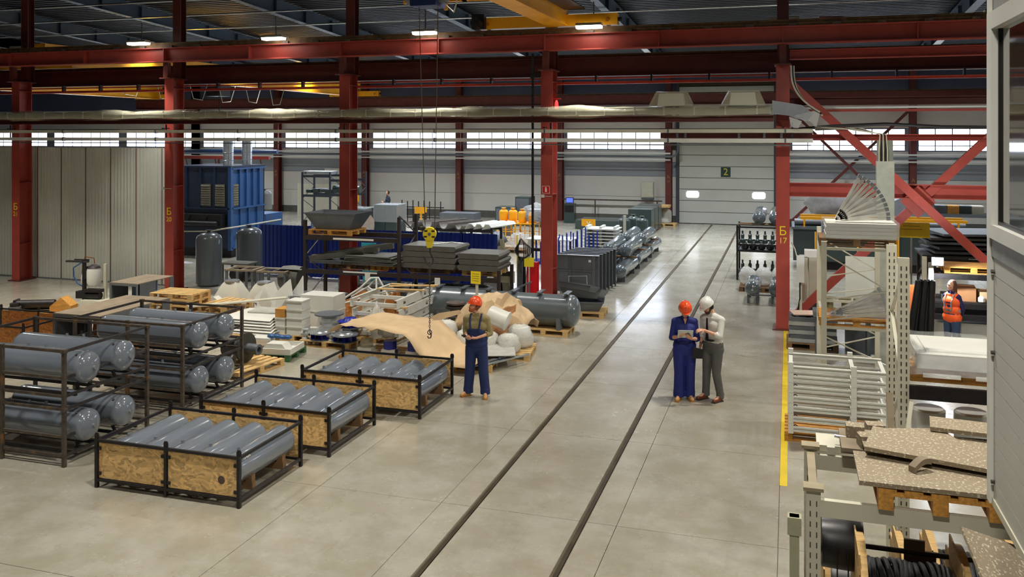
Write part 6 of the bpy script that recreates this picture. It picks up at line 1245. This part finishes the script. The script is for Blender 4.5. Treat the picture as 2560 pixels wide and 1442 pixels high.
# ---------------------------------------------------------------- cranes
def crane(X0, X1, yc, xg, y0, y1, zr, lab, hb=.85, w=.45):
    t = thing('bridge_crane', lab, 'crane', (0, 0, 0))
    for yy in (yc,): ob('end_carriage', b().box(X0, X1, yy - .14, yy + .14, zr + .02, zr + .32), m_yel, t)
    for x in (X0 + .25, X1 - .25):
        ob('wheel', b().cyl((x, yc - .05, zr + .10), (x, yc + .05, zr + .10), .10, 18), m_black, t); ob('wheel_boss', b().cyl((x, yc - .17, zr + .15), (x, yc - .14, zr + .15), .05, 14), M('darker_yellow', (190, 120, 20), .5), t)
    ob('buffer', b().cyl((X0 - .1, yc, zr + .17), (X0, yc, zr + .17), .05, 12), m_black, t); ob('buffer', b().cyl((X1, yc, zr + .17), (X1 + .1, yc, zr + .17), .05, 12), m_black, t)
    ob('main_girder', b().box(xg, xg + w, y0, y1, zr + .06, zr + .06 + hb), m_yel, t); ob('girder_flange', b().box(xg - .05, xg + w + .05, y0, y1, zr + .03, zr + .06), m_yel, t)
    return t
c = crane(-7.97, -4.2, 22.49, -6.0, -3.5, 22.62, 7.605, 'yellow bridge crane spanning the near bay overhead')
ob('drive_motor', b().cyl((-7.9, 22.2, 7.75), (-7.9, 21.85, 7.75), .13, 14).box(-8.1, -7.75, 22.15, 22.33, 7.62, 8.0), m_black, c)
ob('splice_plate', b().box(-5.58, -5.52, 22.33, 22.35, 7.63, 7.93), m_yel, c)
ob('walkway', b().box(-5.5, -4.95, 0, 22.0, 8.0, 8.03), m_black, c); ob('walkway_rail', b().box(-4.97, -4.94, 0, 22, 8.5, 8.54).box(-4.97, -4.94, 0, 22, 8.25, 8.28), m_yel, c)
ob('festoon_bar', b().box(-9.3, -7.6, 20.4, 20.5, 8.10, 8.18).box(-8.2, -8.12, 20.4, 20.5, 7.9, 8.1).box(-7.72, -6.0, 20.4, 20.5, 8.10, 8.16), m_yel, c)
t = thing('hoist', 'blue hoist trolley hanging from the yellow crane', 'hoist', (-6.5, 15.46, 0))
ob('housing', b().box(-.30, .22, -.25, .25, 7.22, 7.62), M('hoist_blue', (34, 54, 110), .4), t); ob('drum', b().cyl((-.45, 0, 7.45), (.35, 0, 7.45), .17, 18), m_grey, t); ob('trolley_arm', b().box(-.1, .5, -.2, .2, 7.625, 7.635).box(-.1, .0, -.2, .2, 7.62, 7.9), m_black, t)
for x0_, x1_ in ((-.22, -.09), (.17, .10)): ob('rope', b().cyl((x0_, 0, 7.3), (x1_, 0, 2.95), .009, 6), M('wire_rope', (110, 96, 78), .5, .4), t)
ob('cable_loop', b().tube([(.2, 0, 7.6), (.3, .1, 7.25), (.45, .1, 7.12), (.55, 0, 7.3), (.5, 0, 7.6)], .015), m_beige, t)
t = thing('hook_block', 'yellow hook block with black stripes on two ropes', 'hook block', (-6.5, 15.46, 0), R(17.46))
ob('sheave_cover', b().cyl((0, -.07, 2.92), (0, .07, 2.92), .125, 28).prism([(-.09, 2.86), (.09, 2.86), (.045, 2.66), (-.045, 2.66)], -.05, .05, 'y'), m_yelp, t)
ob('axle_cap', b().cyl((0, -.085, 2.92), (0, .085, 2.92), .03, 14), m_grey, t)
for a, r_ in ((2.4, .09), (.7, .09), (3.7, .09), (-.6, .09)): ob('stripe', b().cb((r_ * math.cos(a), -.072, 2.92 + r_ * math.sin(a)), (.06, .004, .03), 0, 0, 0), m_black, t)
ob('swivel', b().cyl((.01, 0, 2.56), (.01, 0, 2.68), .022, 10), m_steelb, t)
ob('hook', b().tube([(.01, 0, 2.60), (.03, 0, 2.52), (.07, 0, 2.45), (.06, 0, 2.36), (0, 0, 2.32), (-.06, 0, 2.36), (-.09, 0, 2.45), (-.11, 0, 2.5)], .02, 10), m_steelb, t)
ch = thing('lifting_chain', 'steel chain hanging from the crane hook with an end hook', 'chain', (-6.5, 15.46, 0), R(17.46))
ln = b(); pts = [(.014 * math.cos(a), 0, .026 * math.sin(a)) for a in [i * 6.2832 / 10 for i in range(11)]]; lm = ln.tube(pts, .0055, 5).mesh('chain_link')
for k in range(31): o = ob('chain_link', lm, m_steelb, ch, (0, 0, 2.29 - .040 * k)); o.rotation_euler = (0, 0, (k % 2) * R(90))
ob('end_hook', b().tube([(0, 0, 1.06), (.03, 0, 1.0), (.02, 0, .95), (-.02, 0, .94), (-.04, 0, .98)], .012, 8), m_steelb, ch); ob('end_ring', b().tube([(.04 * math.cos(a), 0, 1.05 + .04 * math.sin(a)) for a in [i * .628 for i in range(11)]], .01, 6), m_steelb, ch)
c = crane(-26.0, -22.8, 46.7, -24.6, 23.8, 46.9, 6.985, 'yellow bridge crane in the far bay seen under the dark runway beam'); ob('end_carriage', b().box(-26.0, -22.8, 23.6, 23.88, 7.01, 7.30), m_yel, c)
for k in range(6): ob('festoon_loop', b().tube([(-23.9, 27 + 2 * k, 7.05), (-23.9, 27.3 + 2 * k, 6.3 - .1 * (k % 2)), (-23.9, 27.9 + 2 * k, 6.25), (-23.9, 28.3 + 2 * k, 7.05)], .015, 6), m_beige, c)
ob('hoist_body', b().box(-24.9, -24.2, 33.5, 34.3, 6.5, 6.98).cyl((-24.5, 33.9, 5.6), (-24.5, 33.9, 6.5), .02, 6), m_black, c)
c = crane(-40.0, -36.8, 46.7, -38.6, 23.8, 46.9, 6.985, 'second yellow bridge crane in the far bay at the far left'); ob('end_carriage', b().box(-40, -36.8, 23.6, 23.88, 7.01, 7.30), m_yel, c)
# ---------------------------------------------------------------- people
m_skin = M('skin', (214, 158, 128), .5, 0, .05, 12)
V = Vector
def hand(q, w, d, n, side, curl=.5, sc=1.0):
    d = V(d).normalized(); n = V(n); n = (n - d * n.dot(d)).normalized(); s = d.cross(n) * side
    w = V(w); q.cap(w, w + d * .055 * sc, .022 * sc, .026 * sc, 10)
    q.cap(w + d * .04 * sc + s * .02 * sc, w + d * .085 * sc + s * .026 * sc, .015 * sc, .014 * sc, 8); q.cap(w + d * .04 * sc - s * .018 * sc, w + d * .08 * sc - s * .026 * sc, .015 * sc, .013 * sc, 8); q.cap(w + d * .05 * sc, w + d * .088 * sc, .017 * sc, .014 * sc, 8)
    for k, (o, l) in enumerate(((.031, .070), (.011, .080), (-.010, .074), (-.029, .058))):
        p = w + d * .09 * sc + s * o * sc; c1 = curl * .7; c2 = curl * 1.5
        a = p + (d * math.cos(c1) + n * math.sin(c1)) * l * .5 * sc; e = a + (d * math.cos(c2) + n * math.sin(c2)) * l * .5 * sc
        q.cap(p, a, .0095 * sc, .009 * sc, 8); q.cap(a, e, .009 * sc, .0075 * sc, 8)
    p = w + d * .025 * sc + s * .028 * sc; a = p + (d * .55 + s * .7 + n * .35).normalized() * .036 * sc; e = a + (d * .8 + s * .25 + n * .5).normalized() * .032 * sc
    q.cap(p, a, .013 * sc, .011 * sc, 8); q.cap(a, e, .011 * sc, .009 * sc, 8)
def person(label, loc, rz, J, top, legs, shoe, skin=m_skin, hgt=1.0, helmet=None, hair=None, beard=None, head=(0, 0), female=False, sleeve='roll', parts=None, group=None, fine=.008, hands=((.5, .5))):
    """J: joints in the figure's own frame; it faces -Y, its left is +X"""
    t = thing('person', label, 'person', loc, rz, group); t.scale = (hgt,) * 3
    g = lambda k: V(J[k])
    yaw, pit = head; Rm = Matrix.Rotation(yaw, 4, 'Z') @ Matrix.Rotation(pit, 4, 'X'); hc = g('head')
    T = lambda p: tuple(hc + (Rm @ V(p)))
    q = b()
    q.ell(T((0, .012, .03)), (.076, .094, .094), rot=Rm); q.ell(T((0, -.018, -.035)), (.060, .070, .080), rot=Rm)          # skull and jaw
    q.ell(T((0, -.066, -.085)), (.028, .022, .02), rot=Rm); q.ell(T((0, -.082, .030)), (.055, .014, .012), rot=Rm)            # chin, brow
    q.cap(T((0, -.082, .012)), T((0, -.106, -.025)), .009, .014, 8); q.ell(T((0, -.088, -.056)), (.024, .010, .009), rot=Rm)   # nose, lips
    for s in (-1, 1): q.ell(T((s * .078, .012, -.008)), (.010, .020, .030), rot=Rm); q.ell(T((s * .04, -.066, -.02)), (.022, .016, .02), rot=Rm)
    nk = g('neck'); ch = g('chest'); pv = g('pelvis'); ws = (ch + pv) / 2
    q.cap(nk, hc + Rm @ V((0, .02, -.05)), .052 if not female else .044, .050 if not female else .042, 12)
    sw = .165 if not female else .140
    q.cap(g('shL') + V((-.01, 0, -.02)), g('shR') + V((.01, 0, -.02)), .045, .045, 12); q.cap(ch + V((-.07, 0, 0)), ch + V((.07, 0, 0)), .10, .10, 14); q.cap(ws + V((-.05, 0, 0)), ws + V((.05, 0, 0)), .09, .09, 12); q.cap(pv + V((-.07, 0, 0)), pv + V((.07, 0, 0)), .10, .10, 12); q.cap(ch, nk, .09, .05, 12); q.cap(ch, pv, .1, .1, 12)
    for s in 'LR':
        q.cap(g('sh' + s), g('el' + s), .046, .037, 12); q.cap(g('el' + s), g('wr' + s), .038, .024, 12)
        q.cap(g('hp' + s), g('kn' + s), .075, .050, 12); q.cap(g('kn' + s), g('an' + s), .050, .035, 12); q.cap(g('an' + s), g('to' + s) + V((0, 0, .0)), .035, .03, 10)
        hd = J.get('hand' + s); d = hd[0] if hd else (g('wr' + s) - g('el' + s)); n = hd[1] if hd else (V((1, 0, 0)) if s == 'R' else V((-1, 0, 0)))
        hand(q, g('wr' + s), d, n, (1 if s == 'L' else -1) * (hd[3] if hd and len(hd) > 3 else 1), hd[2] if hd else .5, .95 if female else 1.02)
    rem(q, 'body', skin, t, fine, 2)
    # eyes, brows
    for s in (-1, 1):
        ob('eye', b().ell(T((s * .031, -.079, .004)), (.012, .006, .007)), m_paperw, t); ob('iris', b().ell(T((s * .031, -.085, .004)), (.005, .003, .005)), M('iris_dark', (60, 44, 34), .3), t)
        ob('eyebrow', b().cap(T((s * .016, -.093, .031)), T((s * .046, -.085, .034)), .004, .003, 6), M('brow_brown', (84, 56, 36), .7), t)
    ob('mouth', b().ell(T((0, -.096, -.057)), (.021, .005, .004), rot=Rm), M('lip', (170, 96, 84), .5), t)
    # top
    q = b(); e = .0 if not female else -.008
    q.cap(g('shL') + V((-.02, 0, -.01)), g('shR') + V((.02, 0, -.01)), .076 + e, .076 + e, 14); q.cap(nk + V((0, .01, -.03)), g('shL') + V((0, 0, -.005)), .068, .072 + e, 12); q.cap(nk + V((0, .01, -.03)), g('shR') + V((0, 0, -.005)), .068, .072 + e, 12); q.cap(ch + V((-.085, 0, .0)), ch + V((.085, 0, 0)), .125 + e, .125 + e, 16); q.cap(ws + V((-.07, 0, 0)), ws + V((.07, 0, 0)), .112 + e * 2, .112 + e * 2, 16)
    q.cap(pv + V((-.075, 0, .03)), pv + V((.075, 0, .03)), .118, .118, 16); q.cap(ch, nk + V((0, 0, -.015)), .11, .066 + e, 14); q.cap(ch, pv + V((0, 0, .05)), .12, .12, 16)
    if female: q.cap(ch + V((-.065, -.07, -.02)), ch + V((.065, -.07, -.02)), .068, .068, 12)
    for s in 'LR':
        q.cap(g('sh' + s), g('el' + s), .066 + e, .056 + e, 14)
        k = {'roll': .22, 'long': .93, 'short': 0}[sleeve] if isinstance(sleeve, str) else sleeve
        if k: q.cap(g('el' + s), g('el' + s).lerp(g('wr' + s), k), .056 + e, (.050 if k < .5 else .036) + e, 14)
    tp = rem(q, 'shirt' if legs else 'coverall_top', top, t, .010, 3)
    for s in (-1, 1): ob('collar', b().prism([(0, 0), (.055 * s, .015), (.06 * s, -.03), (.012 * s, -.055)], -.006, .006, 'y'), top, tp, tuple(nk + V((0.004 * s, -.075, .035))))
    if sleeve == 'roll':
        for s in 'LR':
            a = g('el' + s).lerp(g('wr' + s), .18); c_ = g('el' + s).lerp(g('wr' + s), .30); ob('cuff', b().cyl(a, c_, .054, 16, .052), top, tp)
    # legs
    q = b(); lg = legs or top
    q.cap(pv + V((-.075, .0, -.0)), pv + V((.075, 0, -.0)), .126, .126, 18); q.cap(pv + V((-.08, .01, -.08)), pv + V((.08, .01, -.08)), .125, .125, 16)
    for s in 'LR':
        an = g('an' + s); q.cap(g('hp' + s) + V((0, 0, -.02)), g('kn' + s), .110, J.get('knr', .082), 16); q.cap(g('kn' + s), an + V((0, 0, .03)), J.get('knr', .082), J.get('anr', .070), 16); q.cyl(an + V((0, 0, -.035)), an + V((0, 0, .06)), J.get('anr', .072) + .004, 18)
    rem(q, 'trousers' if legs else 'coverall_trousers', lg, t, .010, 3)
    for s in 'LR':
        an, to = g('an' + s), g('to' + s); q = b(); a0 = V((an.x, an.y, .045)); a1 = V((to.x, to.y, .035)); q.cap(a0, a1, .045, .036, 14); q.cap(V((an.x, an.y, .1)), a0, .045, .047, 12); q.cap(a0.lerp(a1, .4), a0.lerp(a1, .4) + V((0, 0, .02)), .045, .04, 12)
        sh = rem(q, 'shoe', shoe, t, .009, 2); ob('sole', b().bar(a0 - (a1 - a0).normalized() * .04 + V((0, 0, -.037)), a1 + (a1 - a0).normalized() * .03 + V((0, 0, -.027)), .085, .016), m_cast if shoe != M('tan_leather', (204, 150, 84), .6) else M('tan_sole', (170, 118, 60), .7), sh)
    if helmet:
        hm = ob('helmet', b().lathe([(.108, .045), (.118, .047), (.117, .062), (.112, .09), (.104, .125), (.082, .16), (.045, .182), (.001, .19)], (0, 0, 0), (0, 0, 1), 30), helmet, t); hm.matrix_basis = Matrix.Translation(hc) @ Rm @ Matrix.Scale(1.12, 4, (0, 1, 0)) @ Matrix.Translation((0, .0, -.012))
        ob('visor', b().prism([(.100 * math.sin(a), -.100 * math.cos(a) - (.055 * math.cos(a * 1.1))) for a in [-1.25 + .25 * i for i in range(11)]] + [(.09 * math.sin(a), -.09 * math.cos(a)) for a in [1.25 - .25 * i for i in range(11)]], .042, .052, 'z'), helmet, hm)
        ob('ridge', b().tube([(0, -.112 + 0, .075), (0, -.095, .14), (0, -.05, .182), (0, 0, .196), (0, .05, .182), (0, .095, .14), (0, .112, .075)], .012, 8), helmet, hm)
        for s in (-1, 1): ob('ridge', b().tube([(.045 * s, -.10, .085), (.042 * s, -.085, .14), (.038 * s, 0, .184), (.042 * s, .085, .14), (.045 * s, .10, .085)], .007, 6), helmet, hm)
    if hair:
        hq = b(); hm_, ln_ = hair; hq.ell(T((0, .034, .04)), (.084, .09, .090), rot=Rm)
        for s in (-1, 1): hq.ell(T((.070 * s, .025, .0 - (.03 if ln_ else 0))), (.022, .045, .06 + (.05 if ln_ else 0)), rot=Rm)
        if ln_:
            hq.cap(T((0, .07, .0)), T((0, .085, -.20)), .07, .05, 12)
            for s in (-1, 1): hq.cap(T((.062 * s, .03, -.02)), T((.075 * s, .02, -.20)), .034, .022, 10)
        rem(hq, 'hair', hm_, t, .010, 2)
    if beard:
        bq = b(); bq.ell(T((0, -.052, -.082)), (.052, .048, .040), rot=Rm); bq.cap(T((-.058, -.01, -.035)), T((-.035, -.055, -.078)), .022, .022, 8); bq.cap(T((.058, -.01, -.035)), T((.035, -.055, -.078)), .022, .022, 8); bq.cap(T((-.022, -.094, -.044)), T((.022, -.094, -.044)), .009, .009, 8); rem(bq, 'beard', beard, t, .008, 1)
    t['_'] = 1; del t['_']
    return t, T, Rm
def base(**k):
    J = dict(head=(0, -.02, 1.66), neck=(0, .01, 1.50), chest=(0, 0, 1.30), pelvis=(0, 0, .98), shL=(.185, 0, 1.43), shR=(-.185, 0, 1.43), elL=(.23, .02, 1.14), elR=(-.23, .02, 1.14), wrL=(.24, -.05, .90), wrR=(-.24, -.05, .90),
             hpL=(.095, 0, .93), hpR=(-.095, 0, .93), knL=(.11, -.01, .50), knR=(-.11, -.01, .50), anL=(.12, .02, .09), anR=(-.12, .02, .09), toL=(.14, -.14, .04), toR=(-.14, -.14, .04)); J.update(k); return J
m_hor = M('helmet_orange', (240, 84, 30), .28, 0, .03, 4, coat=.6); m_hwh = M('helmet_white', (226, 226, 220), .28, 0, .03, 4, coat=.6)
m_tan = M('tan_leather', (204, 150, 84), .6); m_navy = M('navy_twill', (30, 44, 92), .75, 0, .12, 5, .15, 14); m_khaki = M('khaki_shirt', (150, 136, 92), .75, 0, .08, 5, .2, 12)
m_cover = M('coverall_blue', (26, 38, 116), .7, 0, .12, 5, .2, 12); m_shirt = M('white_shirt', (214, 212, 204), .7, 0, .03, 5, .2, 12); m_trou = M('grey_trousers', (92, 92, 90), .75, 0, .1, 5, .15, 14)
# standing man with hook remote
J = base(head=(-.03, -.02, 1.655), elL=(.255, .03, 1.16), elR=(-.22, .05, 1.17), wrL=(.045, -.20, 1.115), wrR=(-.13, -.22, 1.125), handL=((-.9, -.35, .05), (0, .2, 1), .7, 1), handR=((.35, -.8, .0), (.5, .2, .6), .8, 1),
         hpL=(.10, 0, .93), hpR=(-.10, 0, .93), knL=(.13, -.01, .50), knR=(-.12, -.01, .50), anL=(.165, .0, .09), anR=(-.16, .02, .09), toL=(.20, -.17, .04), toR=(-.25, -.10, .04), knr=.094, anr=.088)
man, T, Rm = person('man in orange helmet, khaki shirt and navy overalls, looking up at left', (-5.47, 15.22, 0), R(17.46 + 2.5 - 14), J, m_khaki, m_navy, m_tan, helmet=m_hor, hair=(M('ginger_hair', (130, 74, 40), .8), False), beard=M('ginger_beard', (170, 92, 48), .85), head=(R(-52), R(-14)), hgt=1.0)
q = b(); q.cap((-.08, -.0, 1.08), (.08, 0, 1.08), .135, .135, 16); q.cap((-.07, -.045, 1.2), (.07, -.045, 1.2), .098, .098, 14); q.cap((-.075, 0, .98), (.075, 0, .98), .135, .135, 16)
bib = rem(q, 'bib', m_navy, man, .010, 2)
for s in (-1, 1): ob('strap', b().tube([(.075 * s, -.150, 1.24), (.09 * s, -.135, 1.34), (.10 * s, -.085, 1.45), (.10 * s, -.01, 1.512), (.085 * s, .08, 1.46), (.05 * s, .125, 1.3), (.02 * s, .13, 1.15)], .016, 8), m_navy, bib)
ob('pocket', b().cb((.0, -.155, 1.16), (.14, .006, .09), 0, R(-4)), m_navy, bib)
for k in range(3): ob('button', b().ell((0, -.128, 1.30 + .05 * k), (.006, .003, .006)), m_woodd, man)
solo('remote_control', b().box(-.03, .03, -.07, .07, -.012, .012).box(-.015, .015, -.02, .03, .012, .02), m_rub, 'small black phone-sized control held in the standing man\'s hands', 'remote', (-5.62, 14.975, 1.15), R(40))
# woman with the tablet
J = base(head=(.0, -.075, 1.555), neck=(0, .0, 1.42), chest=(0, .01, 1.23), pelvis=(0, .02, .93), shL=(.165, .01, 1.355), shR=(-.165, .01, 1.355), elL=(.215, -.02, 1.06), elR=(-.225, -.02, 1.07), wrL=(.10, -.25, 1.11), wrR=(-.11, -.24, 1.14),
         handL=((-.5, -.55, .35), (-.3, .2, .9), .5, 1), handR=((.35, -.6, .45), (.5, .1, .8), .5, 1), hpL=(.095, .02, .88), hpR=(-.095, .02, .88), knL=(.09, .0, .47), knR=(-.095, -.02, .47), anL=(.085, .05, .09), anR=(-.10, .0, .09), toL=(.12, -.10, .04), toR=(-.14, -.14, .04), knr=.086, anr=.092)
wom, T, Rm = person('woman in orange helmet and blue coverall, holding a tablet', (-1.80, 16.15, 0), R(17.46 - 11 + 4), J, m_cover, None, m_tan, helmet=m_hor, hair=(M('blond_hair', (176, 130, 84), .8), False), head=(R(4), R(26)), female=True, sleeve='roll', hgt=1.05)
ob('belt', b().lathe([(.13, -.012), (.138, 0), (.13, .012)], (0, .02, 1.02), (0, .02, 2), 24), m_cover, wom); ob('neck_skin', b().prism([(-.03, 1.43), (.03, 1.43), (0, 1.33)], -.135, -.128, 'y'), m_skin, wom)
t = thing('tablet', 'silver-backed tablet held by the woman in blue', 'tablet', (-1.75, 15.83, 1.265), R(8)); t.rotation_euler = (R(-58), 0, R(10)); ob('case', b().box(-.135, .135, -.09, .09, -.004, .0), m_silver, t); ob('screen', b().box(-.125, .125, -.08, .08, .0, .003), M('tablet_screen', (60, 64, 72), .1), t)
# man in the white shirt
J = base(head=(-.05, -.075, 1.63), neck=(-.01, .0, 1.49), shL=(.18, .01, 1.42), shR=(-.175, -.03, 1.42), elL=(.235, -.10, 1.16), elR=(-.20, -.03, 1.14), wrL=(.07, -.31, 1.27), wrR=(-.19, -.11, .90), handL=((-.3, -.9, .1), (-.5, 0, -.8), .8, 1), handR=((.1, -.3, -.9), (.7, .3, 0), .6, 1),
         hpL=(.095, .0, .93), hpR=(-.095, 0, .93), knL=(.10, -.03, .50), knR=(-.11, -.03, .50), anL=(.12, .05, .09), anR=(-.14, -.02, .09), toL=(.13, -.12, .04), toR=(-.16, -.20, .04), knr=.076, anr=.064)
mn2, T, Rm = person('man in white helmet, white shirt and dark tie, bending towards the tablet', (-1.31, 16.28, 0), R(17.46 - 11 - 42), J, m_shirt, m_trou, M('brown_leather', (112, 58, 36), .45), helmet=m_hwh, hair=(M('black_hair', (34, 26, 22), .8), False), beard=M('short_beard', (70, 48, 38), .85), head=(R(-8), R(30)), hgt=1.04)
ob('belt', b().lathe([(.132, -.018), (.142, -.01), (.142, .01), (.132, .018)], (0, 0, 1.06), (0, 0, 2), 24), m_rub, mn2)
ob('tie', b().prism([(-.012, 1.45), (.012, 1.45), (.016, 1.42), (.03, 1.10), (0, 1.05), (-.03, 1.10), (-.016, 1.42)], -.158, -.150, 'y'), M('dark_tie', (28, 28, 44), .6), mn2)
solo('shoulder_bag', b().prism([(-.1, 0), (.08, 0), (.10, .16), (-.08, .2)], -.02, .02, 'y'), m_rub, 'small dark case held low between the woman and the man', 'case', (-1.555, 16.02, .80), R(10))
# woman in the vest
m_vest = M('vest_orange', (252, 96, 34), .6, 0, .04, 6, .15, 14)
J = base(elL=(.24, .06, 1.14), elR=(-.24, .06, 1.14), wrL=(.10, .19, .95), wrR=(-.10, .19, .95), shL=(.165, 0, 1.41), shR=(-.165, 0, 1.41), knr=.078, anr=.062)
wv, T, Rm = person('woman with long brown hair in an orange safety vest, standing by the racks', (3.36, 20.95, 0), R(17.46 - 26 - 38), J, M('navy_jumper', (34, 30, 84), .8), M('blue_jeans', (48, 66, 94), .8), m_cast, hair=(M('brown_hair', (92, 56, 40), .6), True), head=(R(-8), R(4)), female=True, sleeve='long', hgt=.935, fine=.010)
q = b(); q.cap((-.085, 0, 1.29), (.085, 0, 1.29), .138, .138, 16); q.cap((-.08, 0, 1.1), (.08, 0, 1.1), .135, .135, 16); q.cap((-.08, 0, .93), (.08, 0, .93), .145, .145, 16); q.cap((-.12, 0, 1.42), (.12, 0, 1.42), .072, .072, 12)
vs_ = rem(q, 'safety_vest', m_vest, wv, .012, 2)
ob('reflective_band', b().lathe([(1, -.025), (1, .025)], (0, 0, 1.10), (0, 0, 2), 30), m_silver, vs_).matrix_basis = Matrix.Translation((0, 0, 1.10)) @ Matrix.Diagonal((.218, .142, 1, 1)) @ Matrix.Translation((0, 0, -1.10))
for s in (-1, 1): ob('reflective_band', b().tube([(.085 * s, -.150, 1.12), (.09 * s, -.150, 1.28), (.10 * s, -.09, 1.44), (.10 * s, 0, 1.50), (.09 * s, .10, 1.42), (.085 * s, .148, 1.2)], .016, 6), m_silver, vs_)
# far man, hidden worker
J = base(elR=(-.22, -.06, 1.16), wrR=(-.1, -.25, 1.2), elL=(.22, -.06, 1.16), wrL=(.1, -.25, 1.2))
person('man in dark work clothes standing among the wrapped goods in the far bay', (-20.3, 42.6, 0), R(17.46 + 8 - 75), J, M('dark_jacket', (28, 40, 56), .8), M('dark_trousers', (26, 32, 42), .8), m_cast, hair=(M('black_hair', (34, 26, 22), .8), False), head=(0, R(12)), sleeve='long', fine=.014)
person('worker in orange helmet and orange vest partly hidden behind the louvre fan', (2.05, 35.75, 0), R(17.46 - 20 + 30), base(), m_vest, M('dark_trousers', (26, 32, 42), .8), m_cast, helmet=m_hor, head=(0, R(10)), sleeve='long', fine=.014)
